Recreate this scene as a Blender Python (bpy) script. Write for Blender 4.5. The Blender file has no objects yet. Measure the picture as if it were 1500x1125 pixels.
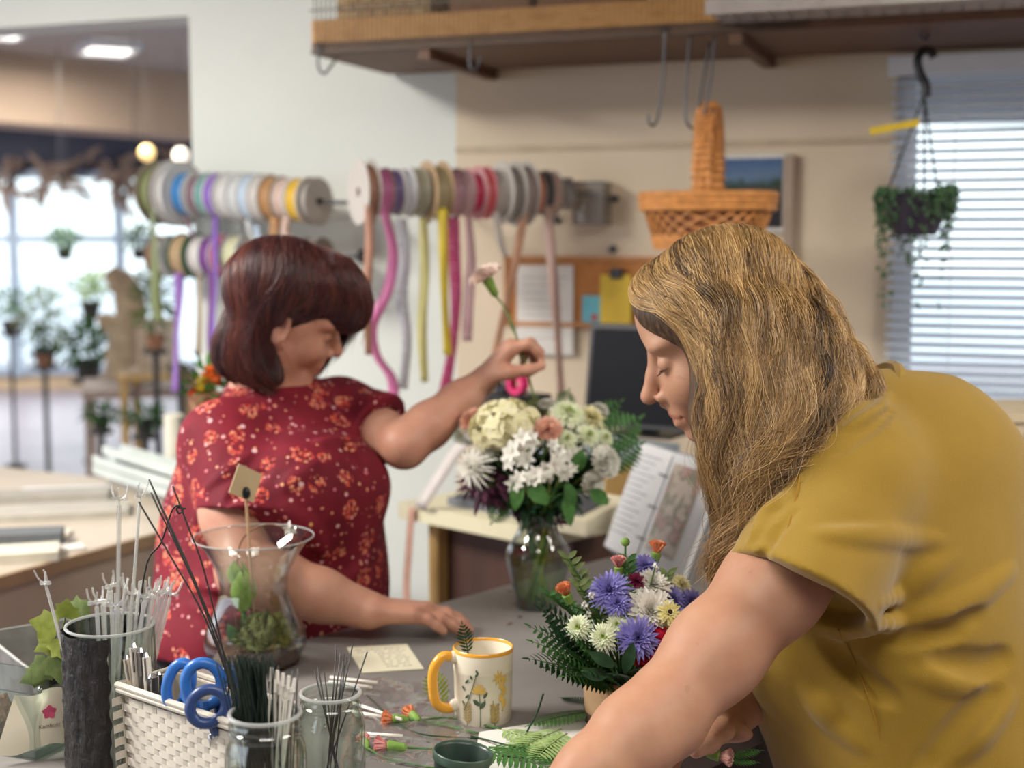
import bpy, bmesh, math, random
import numpy as np
from mathutils import Vector, Matrix
C = bpy.context.scene.collection
R = math.radians
rnd = random.Random(7)
# ---------------------------------------------------------------- camera
CAM_Z = 1.55; PITCH = math.atan(212.5/2000.0); FPX = 2000.0
cd = bpy.data.cameras.new('camera'); cam = bpy.data.objects.new('camera', cd); C.objects.link(cam)
cd.sensor_width = 36.0; cd.lens = 48.0; cd.clip_start = 0.05; cd.clip_end = 200
cam.location = (0, 0, CAM_Z); cam.rotation_euler = (math.pi/2 - PITCH, 0, 0)
cd.dof.use_dof = True; cd.dof.focus_distance = 1.60; cd.dof.aperture_fstop = 3.2
bpy.context.scene.camera = cam
# ---------------------------------------------------------------- world and light
sc = bpy.context.scene
vs = sc.view_settings
vs.view_transform = 'Standard'; vs.look = 'None'; vs.gamma = 1.0; vs.exposure = 0.0; vs.use_curve_mapping = False
sc.cycles.use_denoising = True
sc.cycles.max_bounces = 10; sc.cycles.transparent_max_bounces = 24; sc.cycles.transmission_bounces = 8
sc.cycles.sample_clamp_indirect = 6.0
w = bpy.data.worlds.new('world'); sc.world = w; w.use_nodes = True
bg = w.node_tree.nodes['Background']; bg.inputs[0].default_value = (0.86, 0.92, 1.0, 1); bg.inputs[1].default_value = 2.6

def area_lamp(name, loc, target, size, power, col=(1, .95, .88)):
    d = bpy.data.lights.new(name, 'AREA'); d.shape = 'RECTANGLE'; d.size = size[0]; d.size_y = size[1]
    d.energy = power; d.color = col
    o = bpy.data.objects.new(name, d); C.objects.link(o); o.location = loc
    o.rotation_euler = (Vector(target) - Vector(loc)).to_track_quat('-Z', 'Y').to_euler()
    return o
# ceiling troffers of the work room and the shop, all overhead out of the frame but one
LAMPS = [((-2.3, 1.9, 2.66), (0.62, 1.25), 185), ((1.9, 1.3, 2.66), (0.62, 1.25), 52), ((0.1, 0.2, 2.66), (1.25, .62), 24)]
for L, S, Pw in LAMPS:
    area_lamp('ceiling_lamp_light', (L[0], L[1], L[2]-.02), (L[0], L[1], 0), S, Pw)
area_lamp('shop_lamp_light', (-2.6, 8.6, 2.70), (-2.6, 8.6, 0), (.4, .4), 55)
area_lamp('shop_lamp_light', (-5.2, 11.5, 2.70), (-5.2, 11.5, 0), (.6, .6), 160)

# ---------------------------------------------------------------- pixel helpers: real points on the photograph's rays
cp, sp = math.cos(PITCH), math.sin(PITCH)
def P(px, py, D):
    xc = (px-750)/FPX*D; yc = -(py-562.5)/FPX*D
    return Vector((xc, D*cp + yc*sp, CAM_Z - D*sp + yc*cp))
def pix(v):
    v = Vector(v) - Vector((0, 0, CAM_Z))
    D = v.y*cp - v.z*sp; yc = v.y*sp + v.z*cp
    return (750 + v.x/D*FPX, 562.5 - yc/D*FPX, D)
def onz(px, py, z):
    a = P(px, py, 1.0) - Vector((0, 0, CAM_Z)); t = (z-CAM_Z)/a.z
    return Vector((0, 0, CAM_Z)) + a*t
TZ = 0.92
def T(px, py, dz=0.0): return onz(px, py, TZ+dz)
WO = Vector((-.15, 3.8, 0)); WU = Vector((.94, -.342, 0)).normalized(); WN = Vector((-WU.y*-1, 0, 0))
WN = Vector((WU.y, -WU.x, 0))          # towards the camera
def Wl(px, py, d=0.0):                  # point of the wall plane (d metres in front of it) on a ray
    e = Vector((0, 0, CAM_Z)); a = P(px, py, 1.0) - e; o = WO + WN*d
    t = (o-e).dot(WN)/a.dot(WN)
    return e + a*t
def W(t, d, z): return WO + WU*t + WN*d + Vector((0, 0, z))
def wt(p): return (Vector(p)-WO).dot(WU)

# ---------------------------------------------------------------- materials
def hexc(h):
    h = h.lstrip('#'); o = []
    for i in (0, 2, 4):
        c = int(h[i:i+2], 16)/255; o.append(c/12.92 if c <= .04045 else ((c+.055)/1.055)**2.4)
    return (*o, 1)
def newmat(name):
    m = bpy.data.materials.new(name); m.use_nodes = True
    nt = m.node_tree; return m, nt, nt.nodes['Principled BSDF']
def coords(nt, scale=(1, 1, 1), rot=(0, 0, 0), gen=False):
    tc = nt.nodes.new('ShaderNodeTexCoord'); mp = nt.nodes.new('ShaderNodeMapping')
    mp.inputs['Scale'].default_value = scale; mp.inputs['Rotation'].default_value = rot
    nt.links.new(tc.outputs['Generated' if gen else 'Object'], mp.inputs[0]); return mp.outputs[0]
def noise(nt, vec, scale, detail=3, rough=.55):
    n = nt.nodes.new('ShaderNodeTexNoise'); n.inputs['Scale'].default_value = scale
    n.inputs['Detail'].default_value = detail; n.inputs['Roughness'].default_value = rough
    if vec: nt.links.new(vec, n.inputs['Vector'])
    return n.outputs['Fac']
def ramp(nt, fac, stops):
    r = nt.nodes.new('ShaderNodeValToRGB'); e = r.color_ramp.elements
    while len(e) < len(stops): e.new(.5)
    for k, (p, c) in enumerate(stops): e[k].position = p; e[k].color = c if not isinstance(c, str) else hexc(c)
    nt.links.new(fac, r.inputs[0]); return r.outputs[0]
def bump(nt, b, h, strength=.3, dist=.002):
    n = nt.nodes.new('ShaderNodeBump'); n.inputs['Strength'].default_value = strength; n.inputs['Distance'].default_value = dist
    nt.links.new(h, n.inputs['Height']); nt.links.new(n.outputs[0], b.inputs['Normal'])
def math_(nt, op, a, b=None, c=None):
    n = nt.nodes.new('ShaderNodeMath'); n.operation = op
    for k, v in enumerate((a, b, c)):
        if v is None: continue
        if isinstance(v, (int, float)): n.inputs[k].default_value = v
        else: nt.links.new(v, n.inputs[k])
    return n.outputs[0]
def mixc(nt, f, a, b):
    n = nt.nodes.new('ShaderNodeMix'); n.data_type = 'RGBA'
    for k, v in ((0, f), (6, a), (7, b)):
        if isinstance(v, str): v = hexc(v)
        if isinstance(v, (int, float, tuple)): n.inputs[k].default_value = v
        else: nt.links.new(v, n.inputs[k])
    return n.outputs[2]
MATS = {}
def mat(name, col, rough=.55, var=.12, vscale=12, metal=0, bstr=0, bscale=200, bdist=.001, sss=0, trans=0, spec=.5, stretch=(1, 1, 1), sheen=0):
    """a plain procedural surface: one colour with a soft noise variation and an optional bump"""
    if name in MATS: return MATS[name]
    m, nt, b = newmat(name); c = hexc(col) if isinstance(col, str) else col
    v = coords(nt, stretch)
    f = noise(nt, v, vscale)
    lo = tuple(max(0, x*(1-var)) for x in c[:3])+(1,); hi = tuple(min(1, x*(1+var)) for x in c[:3])+(1,)
    nt.links.new(ramp(nt, f, [(.3, lo), (.7, hi)]), b.inputs['Base Color'])
    b.inputs['Roughness'].default_value = rough; b.inputs['Metallic'].default_value = metal
    b.inputs['Specular IOR Level'].default_value = spec
    if sss: b.inputs['Subsurface Weight'].default_value = sss; b.inputs['Subsurface Radius'].default_value = (.012, .005, .003); b.inputs['Subsurface Scale'].default_value = 1
    if trans: b.inputs['Transmission Weight'].default_value = trans
    if sheen: b.inputs['Sheen Weight'].default_value = sheen
    if bstr: bump(nt, b, noise(nt, v, bscale, 2), bstr, bdist)
    MATS[name] = m; return m
def petal_mat(name, col, col2=None, rough=.6, trans=.25):
    if name in MATS: return MATS[name]
    m, nt, b = newmat(name)
    f = noise(nt, coords(nt), 90, 2)
    nt.links.new(ramp(nt, f, [(.3, hexc(col)), (.75, hexc(col2 or col))]), b.inputs['Base Color'])
    b.inputs['Roughness'].default_value = rough; b.inputs['Specular IOR Level'].default_value = .25
    t = nt.nodes.new('ShaderNodeBsdfTranslucent'); t.inputs[0].default_value = hexc(col)
    mx = nt.nodes.new('ShaderNodeMixShader'); mx.inputs[0].default_value = trans
    nt.links.new(b.outputs[0], mx.inputs[1]); nt.links.new(t.outputs[0], mx.inputs[2])
    nt.links.new(mx.outputs[0], nt.nodes['Material Output'].inputs[0])
    MATS[name] = m; return m
def thin_glass(name, tint='#f4f8f6', refl=1.0, rough=.02, body=0.0, edge=.75):
    """thin clear sheet: transparent with a fresnel reflection, a little milky body for plastics"""
    if name in MATS: return MATS[name]
    m, nt, b = newmat(name); nt.nodes.remove(b)
    tr = nt.nodes.new('ShaderNodeBsdfTransparent')
    gl = nt.nodes.new('ShaderNodeBsdfGlossy'); gl.inputs['Roughness'].default_value = rough
    fr = nt.nodes.new('ShaderNodeLayerWeight'); fr.inputs['Blend'].default_value = .5
    mx = nt.nodes.new('ShaderNodeMixShader')
    f = math_(nt, 'MULTIPLY', math_(nt, 'MULTIPLY_ADD', math_(nt, 'POWER', fr.outputs['Facing'], 4.5), .62, .045), refl)
    tc_ = hexc(tint); nt.links.new(mixc(nt, math_(nt, 'MULTIPLY', math_(nt, 'POWER', fr.outputs['Facing'], 3.0), edge), tc_, tuple(x*.35 for x in tc_[:3])+(1,)), tr.inputs[0])
    bump_n = nt.nodes.new('ShaderNodeBump'); bump_n.inputs['Strength'].default_value = .15; bump_n.inputs['Distance'].default_value = .002
    nt.links.new(noise(nt, coords(nt), 30, 1), bump_n.inputs['Height']); nt.links.new(bump_n.outputs[0], gl.inputs['Normal'])
    nt.links.new(f, mx.inputs[0]); nt.links.new(tr.outputs[0], mx.inputs[1]); nt.links.new(gl.outputs[0], mx.inputs[2])
    out = mx.outputs[0]
    if body:
        df = nt.nodes.new('ShaderNodeBsdfDiffuse'); df.inputs[0].default_value = hexc('#eef0ee')
        m2 = nt.nodes.new('ShaderNodeMixShader'); m2.inputs[0].default_value = body
        nt.links.new(out, m2.inputs[1]); nt.links.new(df.outputs[0], m2.inputs[2]); out = m2.outputs[0]
    nt.links.new(out, nt.nodes['Material Output'].inputs[0]); MATS[name] = m; return m
def emit(name, col, s):
    if name in MATS: return MATS[name]
    m, nt, b = newmat(name); b.inputs['Base Color'].default_value = hexc(col)
    b.inputs['Emission Color'].default_value = hexc(col); b.inputs['Emission Strength'].default_value = s
    MATS[name] = m; return m
def wood(name, c1, c2, scale=18, rough=.5, axis=(1, .08, 1), rot=(0, 0, 0)):
    if name in MATS: return MATS[name]
    m, nt, b = newmat(name)
    v = coords(nt, axis, rot); f = noise(nt, v, scale, 6, .6)
    nt.links.new(ramp(nt, f, [(.3, hexc(c1)), (.55, hexc(c2)), (.75, hexc(c1))]), b.inputs['Base Color'])
    b.inputs['Roughness'].default_value = rough; bump(nt, b, f, .2, .002); MATS[name] = m; return m

# ---------------------------------------------------------------- mesh building
class MB:
    def __init__(s): s.v = []; s.f = []; s.mi = []; s.cur = 0
    def add(s, verts, faces):
        o = len(s.v); s.v += [Vector(x) for x in verts]
        for f in faces: s.f.append([i+o for i in f]); s.mi.append(s.cur)
        return o
    def box(s, c, d, ax=None):
        c = Vector(c); X, Y, Z = ax or (Vector((1, 0, 0)), Vector((0, 1, 0)), Vector((0, 0, 1)))
        vs_ = [c + X*(d[0]/2*i) + Y*(d[1]/2*j) + Z*(d[2]/2*k) for i in (-1, 1) for j in (-1, 1) for k in (-1, 1)]
        s.add(vs_, [(0, 1, 3, 2), (4, 6, 7, 5), (0, 4, 5, 1), (2, 3, 7, 6), (0, 2, 6, 4), (1, 5, 7, 3)]); return s
    def tube(s, path, r, seg=8, cap=True, flat=1.0):
        path = [Vector(p) for p in path]; n = len(path)
        if not hasattr(r, '__len__'): r = [r]*n
        t0 = (path[1]-path[0]).normalized()
        u = t0.orthogonal().normalized(); rings = []
        for i, p in enumerate(path):
            t = (path[min(i+1, n-1)] - path[max(i-1, 0)])
            if t.length < 1e-9: t = t0
            t.normalize(); u = (u - t*u.dot(t))
            u = u.normalized() if u.length > 1e-6 else t.orthogonal().normalized()
            w_ = t.cross(u)
            rings.append([p + (u*math.cos(a) + w_*math.sin(a)*flat)*r[i] for a in [2*math.pi*k/seg for k in range(seg)]])
        o = len(s.v)
        fs = [(i*seg+k, i*seg+(k+1) % seg, (i+1)*seg+(k+1) % seg, (i+1)*seg+k) for i in range(n-1) for k in range(seg)]
        if cap: fs += [tuple(range(seg))[::-1], tuple((n-1)*seg+k for k in range(seg))]
        s.add([q for g in rings for q in g], fs); return s
    def lathe(s, prof, c=(0, 0, 0), seg=32, ax=None, a0=0, a1=2*math.pi, wob=None):
        c = Vector(c); X, Y, Z = ax or (Vector((1, 0, 0)), Vector((0, 1, 0)), Vector((0, 0, 1)))
        full = abs(a1-a0-2*math.pi) < 1e-6; ns = seg if full else seg+1; vs_ = []
        for (r, z) in prof:
            for k in range(ns):
                a = a0 + (a1-a0)*k/seg; rr = r*(1 + (wob(a, z) if wob else 0))
                vs_.append(c + X*(rr*math.cos(a)) + Y*(rr*math.sin(a)) + Z*z)
        fs = []
        for i in range(len(prof)-1):
            for k in range(seg):
                k2 = (k+1) % ns
                fs.append((i*ns+k, i*ns+k2, (i+1)*ns+k2, (i+1)*ns+k))
        s.add(vs_, fs); return s
    def ball(s, c, r, seg=12, rings=8, ax=None):
        if not hasattr(r, '__len__'): r = (r, r, r)
        c = Vector(c); X, Y, Z = ax or (Vector((1, 0, 0)), Vector((0, 1, 0)), Vector((0, 0, 1)))
        vs_ = [c - Z*r[2]]; 
        for i in range(1, rings):
            p = -math.pi/2 + math.pi*i/rings
            for k in range(seg):
                a = 2*math.pi*k/seg; vs_.append(c + X*(r[0]*math.cos(p)*math.cos(a)) + Y*(r[1]*math.cos(p)*math.sin(a)) + Z*(r[2]*math.sin(p)))
        vs_.append(c + Z*r[2]); fs = []
        for k in range(seg):
            fs.append((0, 1+(k+1) % seg, 1+k)); t = 1+(rings-2)*seg; fs.append((t+k, t+(k+1) % seg, len(vs_)-1))
        for i in range(rings-2):
            for k in range(seg): fs.append((1+i*seg+k, 1+i*seg+(k+1) % seg, 1+(i+1)*seg+(k+1) % seg, 1+(i+1)*seg+k))
        s.add(vs_, fs); return s
    def strip(s, path, width, side, th=.0006):
        """a ribbon: a thin closed band along a path; side is a vector or one vector per point"""
        path = [Vector(p) for p in path]; n = len(path); vs_ = []
        for i, p in enumerate(path):
            sd = Vector(side[i] if isinstance(side, list) else side)
            t = path[min(i+1, n-1)] - path[max(i-1, 0)]
            sd = (sd - t*(sd.dot(t)/max(t.length_squared, 1e-12))).normalized(); nn = t.normalized().cross(sd)*th
            wd = width[i] if isinstance(width, list) else width
            vs_ += [p-sd*wd/2-nn, p+sd*wd/2-nn, p+sd*wd/2+nn, p-sd*wd/2+nn]
        fs = [(i*4+k, i*4+(k+1) % 4, i*4+4+(k+1) % 4, i*4+4+k) for i in range(n-1) for k in range(4)]
        fs += [(3, 2, 1, 0), (n*4-4, n*4-3, n*4-2, n*4-1)]
        s.add(vs_, fs); return s
    def leaf(s, base, d, up, L, wd, curl=.2, n=5, fold=.15):
        """a leaf blade that starts at base, grows along d and bends away from up"""
        base = Vector(base); d = Vector(d).normalized(); up = Vector(up); up = (up - d*up.dot(d)).normalized(); sd = d.cross(up)
        vs_ = []
        for i in range(n+1):
            t = i/n; w_ = wd/2*math.sin(math.pi*min(1, (t*.92+.06)))**.8
            c = base + d*(L*t) - up*(curl*L*t*t)
            vs_ += [c-sd*w_+up*(fold*w_), c-up*(.0002), c+sd*w_+up*(fold*w_)]
        fs = []
        for i in range(n): fs += [(i*3, i*3+1, i*3+4, i*3+3), (i*3+1, i*3+2, i*3+5, i*3+4)]
        s.add(vs_, fs); return s

def wloc(o):
    l = Vector((0, 0, 0))
    while o is not None: l = l + o.location; o = o.parent
    return l
def link(name, mb, m, parent=None, smooth=40, at=None):
    """one mesh object; the builder's world points become local to the parent (or to at)"""
    me = bpy.data.meshes.new(name)
    org = Vector(at) if at is not None else (wloc(parent) if parent is not None else (sum(mb.v, Vector())/max(1, len(mb.v)) if at is None else at))
    if parent is not None and at is None: org = wloc(parent)
    me.from_pydata([tuple(v-org) for v in mb.v], [], mb.f)
    ms = m if isinstance(m, (list, tuple)) else [m]
    for x in ms: me.materials.append(x)
    if len(ms) > 1: me.polygons.foreach_set('material_index', mb.mi)
    if smooth:
        me.polygons.foreach_set('use_smooth', [True]*len(me.polygons))
        if smooth < 180: me.set_sharp_from_angle(angle=R(smooth))
    me.update()
    o = bpy.data.objects.new(name, me); C.objects.link(o)
    if parent is not None: o.parent = parent; o.location = org - wloc(parent)
    else: o.location = org
    return o
def tag(o, label, cat, group=None):
    o['label'] = label; o['category'] = cat
    if group: o['group'] = group
    return o
def thing(name, label, cat, loc, group=None):
    o = bpy.data.objects.new(name, None); C.objects.link(o); o.location = loc; o.empty_display_size = .05
    return tag(o, label, cat, group)
def solo(name, mb, m, label, cat, group=None, smooth=40): return tag(link(name, mb, m, None, smooth), label, cat, group)
def struct(name, mb, m, parent=None, smooth=0):
    o = link(name, mb, m, parent, smooth)
    if parent is None: o['kind'] = 'structure'
    return o
def dup(root, M, label=None, group=None):
    r = root.copy(); C.objects.link(r); r.matrix_world = M
    if label: r['label'] = label
    if group: r['group'] = group
    for ch in list(root.children):
        c = ch.copy(); C.objects.link(c); c.parent = r
        for g in list(ch.children):
            d = g.copy(); C.objects.link(d); d.parent = c
    return r
def frame(d, up=(0, 0, 1)):
    """rotation whose +Z is d"""
    z = Vector(d).normalized(); u = Vector(up); x = u.cross(z)
    if x.length < 1e-4: x = z.orthogonal()
    x.normalize(); y = z.cross(x); return Matrix((x, y, z)).transposed()
def TM(loc, rot=None, s=1.0):
    M = Matrix.Translation(Vector(loc))
    if rot is not None: M = M @ rot.to_4x4()
    return M @ Matrix.Scale(s, 4)
def catmull(pts, n=8):
    pts = [Vector(p) for p in pts]; q = [pts[0]*2-pts[1]] + pts + [pts[-1]*2-pts[-2]]; out = []
    for i in range(1, len(q)-2):
        a, b, c, d = q[i-1:i+3]
        for k in range(n):
            t = k/n; out.append(.5*((2*b) + (c-a)*t + (2*a-5*b+4*c-d)*t*t + (3*b-a-3*c+d)*t**3))
    out.append(pts[-1]); return out
# ================================================================ the setting
wall_m = mat('wall_paint_cool', '#d3d8d2', .7, .03, 2, bstr=.05, bscale=60)
beige_m = mat('wall_panel_beige', '#d0c0a8', .65, .04, 2, bstr=.05, bscale=60)
far_m = mat('soffit_tan', '#b39c86', .8, .05, 2)
ceil_m = mat('ceiling_white', '#bdb8b4', .85, .04, 4)
def floor_mat():
    m, nt, b = newmat('floor_brick_tiles')
    br = nt.nodes.new('ShaderNodeTexBrick'); br.inputs['Scale'].default_value = 3.2
    br.inputs['Color1'].default_value = hexc('#a49aa8'); br.inputs['Color2'].default_value = hexc('#8f8693'); br.inputs['Mortar'].default_value = hexc('#857c86')
    br.inputs['Mortar Size'].default_value = .02
    nt.links.new(coords(nt), br.inputs['Vector']); nt.links.new(br.outputs[0], b.inputs['Base Color'])
    b.inputs['Roughness'].default_value = .32; return m
floor_m = floor_mat()
struct('floor', MB().box((0, 6.5, -.05), (24, 22, .1)), floor_m)
struct('ceiling', MB().box((-1, 6, 2.83), (22, 18, .1)), ceil_m)
TL = wt(Wl(283, 300)); TC = wt(Wl(668, 150)); TR = wt(Wl(1310, 300))
WINL, WINR, WINB, WINT = TR, TR+1.25, .98, 1.985
AX = (WU, WN, Vector((0, 0, 1)))
wb = MB()
wb.cur = 0
HZ = 2.20
wb.box(W(TL-2.6, -.08, (HZ+2.78)/2), (5.2, .16, 2.78-HZ), AX)                       # header above the opening to the shop
wb.box(W((TL+TC)/2, -.08, 1.39), (TC-TL, .16, 2.78), AX)
wb.cur = 1
wb.box(W((TC+WINL)/2, -.078, 1.39), (WINL-TC, .156, 2.78), AX)
wb.box(W((WINL+WINR)/2, -.078, WINB/2), (WINR-WINL, .156, WINB), AX)
wb.box(W((WINL+WINR)/2, -.078, (WINT+2.78)/2), (WINR-WINL, .156, 2.78-WINT), AX)
wb.box(W(WINR+1.2, -.078, 1.39), (2.4, .156, 2.78), AX)
o = struct('wall_back', wb, [wall_m, beige_m])
# thin strip across the beige wall, slightly darker than it
zs = Wl(1000, 205).z
struct('trim_1', MB().box(W((TC+WINL)/2, .003, zs-.012), (WINL-TC, .006, .016), AX), mat('wall_strip_beige', '#b9a88f', .6))
zb = Wl(1155, 300)
struct('trim_2', MB().box(W(wt(Wl(1157, 300)), .012, 1.35), (.022, .024, .82), AX), mat('panel_strip', '#a08d7b', .6))
# ---- window on the right, with its blind
fr_m = mat('window_frame_white', '#dfe4ea', .45, .03)
wf = MB(); fw = .045
for t in (WINL+fw/2, WINR-fw/2, (WINL+WINR)/2): wf.box(W(t, -.06, (WINB+WINT)/2), (fw, .07, WINT-WINB), AX)
for z in (WINB+fw/2, WINT-fw/2): wf.box(W((WINL+WINR)/2, -.06, z), (WINR-WINL, .07, fw), AX)
win2 = struct('window_2', wf, fr_m)
struct('pane', MB().box(W((WINL+WINR)/2, -.07, (WINB+WINT)/2), (WINR-WINL-.06, .006, WINT-WINB-.06), AX), thin_glass('window_glass'), win2)
bt = thing('window_blind', 'white slatted blind drawn over the bright window beside the hanging plant', 'blind', W((WINL+WINR)/2, .03, WINB))
bl = MB(); nz = 42; L0 = WINR-WINL+.02
for k in range(nz):
    z = WINT-.06 - k*(WINT-WINB-.02)/nz
    ca, sa = math.cos(R(28)), math.sin(R(28))
    bl.box(W((WINL+WINR)/2, .03, z), (L0, .024, .0012), (WU, WN*ca+Vector((0, 0, -sa)), Vector((0, 0, ca))+WN*sa))
def blind_mat():
    m, nt, b = newmat('blind_slat_white'); b.inputs['Base Color'].default_value = hexc('#e6ecf4'); b.inputs['Roughness'].default_value = .5
    t = nt.nodes.new('ShaderNodeBsdfTranslucent'); t.inputs[0].default_value = hexc('#eef3fa')
    mx = nt.nodes.new('ShaderNodeMixShader'); f = noise(nt, coords(nt), 3, 1)
    nt.links.new(ramp(nt, f, [(.3, (.74, .74, .74, 1)), (.7, (.82, .82, .82, 1))]), mx.inputs[0])
    nt.links.new(b.outputs[0], mx.inputs[1]); nt.links.new(t.outputs[0], mx.inputs[2]); nt.links.new(mx.outputs[0], nt.nodes['Material Output'].inputs[0]); return m
bm_ = blind_mat()
link('slats', bl, bm_, bt, 0)
link('head_rail', MB().box(W((WINL+WINR)/2, .035, WINT-.02), (L0+.02, .05, .045), AX), fr_m, bt, 0)
cl = MB()
for t in (WINL+.14, (WINL+WINR)/2-.12): cl.tube([W(t, .045, WINT-.03), W(t, .045, WINB+.02)], .0012, 5)
link('ladder_cord', cl, fr_m, bt, 0)
struct('trim_3', MB().box(W((WINL+WINR)/2, .02, WINB-.02), (WINR-WINL+.1, .1, .03), AX), fr_m)
# ---- beyond: soffit, storefront glazing, fascia, street
A = P(-160, 175, 8.4); B = P(330, 200, 10.6)
def vslab(a, b, z0, z1, th):
    a = Vector((a[0], a[1], 0)); b = Vector((b[0], b[1], 0)); x = (b-a).normalized(); y = Vector((-x.y, x.x, 0))
    return MB().box((a+b)/2 + y*th/2 + Vector((0, 0, (z0+z1)/2)), ((b-a).length, th, z1-z0), (x, y, Vector((0, 0, 1))))
struct('trim_4', vslab(A, B, 2.32, 2.78, .5), far_m)
FA = Vector((-9.2, 13.2, 0)); FB = Vector((-2.0, 14.6, 0)); fx = (FB-FA).normalized(); fy = Vector((-fx.y, fx.x, 0)); FAX = (fx, fy, Vector((0, 0, 1)))
struct('trim_5', vslab(FA, FB, 2.22, 2.82, .2), mat('fascia_navy', '#2f3348', .6))
mull = mat('mullion_grey_blue', '#9fb0c4', .4)
gw = MB(); LF = (FB-FA).length
for k in range(8): gw.box(FA + fx*(LF*k/7) + Vector((0, 0, 1.2)), (.10, .1, 2.1), FAX)
for z in (.2, 1.55, 2.2): gw.box((FA+FB)/2 + Vector((0, 0, z)), (LF, .08, .08), FAX)
win1 = struct('window_1', gw, mull)
struct('pane', MB().box((FA+FB)/2 + Vector((0, 0, 1.2)), (LF, .01, 2.0), FAX), thin_glass('window_glass'), win1)
struct('wall_far', vslab(FB, FB+fx*6, 0, 2.82, .2), mat('far_wall_tan', '#bfa98c', .8))
struct('wall_far_base', vslab(FA, FB, 0, .2, .2), mat('far_wall_tan', '#bfa98c', .8))
ex = MB().box((-6, 40, -.3), (90, 50, .1)); struct('ground_outside', ex, mat('asphalt_pale', '#dde2ea', .8))
# ---- ceiling lamps
lamp_m = emit('lamp_diffuser_glow', '#fff8ee', 3.0)
def lamp(loc, s, label, rz=0):
    t = thing('ceiling_light', label, 'ceiling light', loc)
    x = Vector((math.cos(rz), math.sin(rz), 0)); y = Vector((-x.y, x.x, 0)); ax = (x, y, Vector((0, 0, 1)))
    l = Vector(loc); f = MB()
    for q in (-1, 1):
        f.box(l + x*(q*(s[0]/2+.015)) + Vector((0, 0, .03)), (.03, s[1]+.06, .05), ax); f.box(l + y*(q*(s[1]/2+.015)) + Vector((0, 0, .03)), (s[0], .03, .05), ax)
    link('frame', f, fr_m, t, 0); link('diffuser', MB().box(l + Vector((0, 0, .035)), (s[0], s[1], .02), ax), lamp_m, t, 0)
for (L, S, _), lb in zip(LAMPS, ('long ceiling light over the left end of the work room', 'long ceiling light over the right side of the work table', 'long ceiling light over the near edge of the work table')): lamp((L[0], L[1], L[2]+.04), S, lb)
q = P(158, 73, 8.66); lamp((q.x, q.y, 2.72), (.28, .40), 'bright square ceiling light in the shop beyond the opening', .5)
q = P(-4, 97, 8.0); lamp((q.x, q.y, 2.72), (.26, .3), 'ceiling light at the left edge beyond the opening', .5)

# ================================================================ the work table
ED = (T(640, 885) - T(445, 938)).normalized(); EP = Vector((-ED.y, ED.x, 0))   # far edge direction, outward normal
e0 = T(640, 885)
pa = e0 - ED*1.35; pb = e0 + ED*.82; pc = pb - EP*.715; pd = pa - EP*.715
tb = thing('work_table', 'large grey laminate florist work table covered with flowers, vases and clippings', 'table', ((pa+pc)/2).xy.to_3d())
def prism(poly, z0, z1):
    n = len(poly); m = MB(); m.add([(p[0], p[1], z0) for p in poly] + [(p[0], p[1], z1) for p in poly],
        [tuple(range(n))[::-1], tuple(range(n, 2*n))] + [(i, (i+1) % n, n+(i+1) % n, n+i) for i in range(n)]); return m
def table_mat():
    m, nt, b = newmat('table_grey_laminate'); v = coords(nt)
    f = noise(nt, v, 5, 5, .65); g = noise(nt, v, 260, 2)
    c = ramp(nt, f, [(.3, '#777370'), (.7, '#8a8683')]); d = ramp(nt, noise(nt, v, 11, 4, .7), [(.66, (0, 0, 0, 1)), (.74, (1, 1, 1, 1))])
    nt.links.new(mixc(nt, math_(nt, 'MULTIPLY', d, .35), c, '#6c5448'), b.inputs['Base Color'])
    nt.links.new(ramp(nt, f, [(.3, (.38, .38, .38, 1)), (.7, (.5, .5, .5, 1))]), b.inputs['Roughness']); bump(nt, b, g, .05, .0005); return m
tm = table_mat()
# clockwise order matters little: closed prism
link('table_top', prism([pd, pc, pb, pa], TZ-.04, TZ), tm, tb, 0)
dk = mat('table_leg_dark', '#3a3532', .6)
for p_, sx, sy in ((pa, 1, -1), (pb, -1, -1), (pc, -1, 1), (pd, 1, 1)):
    c_ = p_ + ED*(.08*sx) + EP*(.08*sy); link('leg', MB().box((c_.x, c_.y, (TZ-.04)/2), (.06, .06, TZ-.04), (ED, EP, Vector((0, 0, 1)))), dk, tb, 0)
cx = (pa+pc)/2; link('apron', MB().box((cx.x, cx.y, TZ-.09), (1.95, .6, .1), (ED, EP, Vector((0, 0, 1)))), dk, tb, 0)
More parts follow.
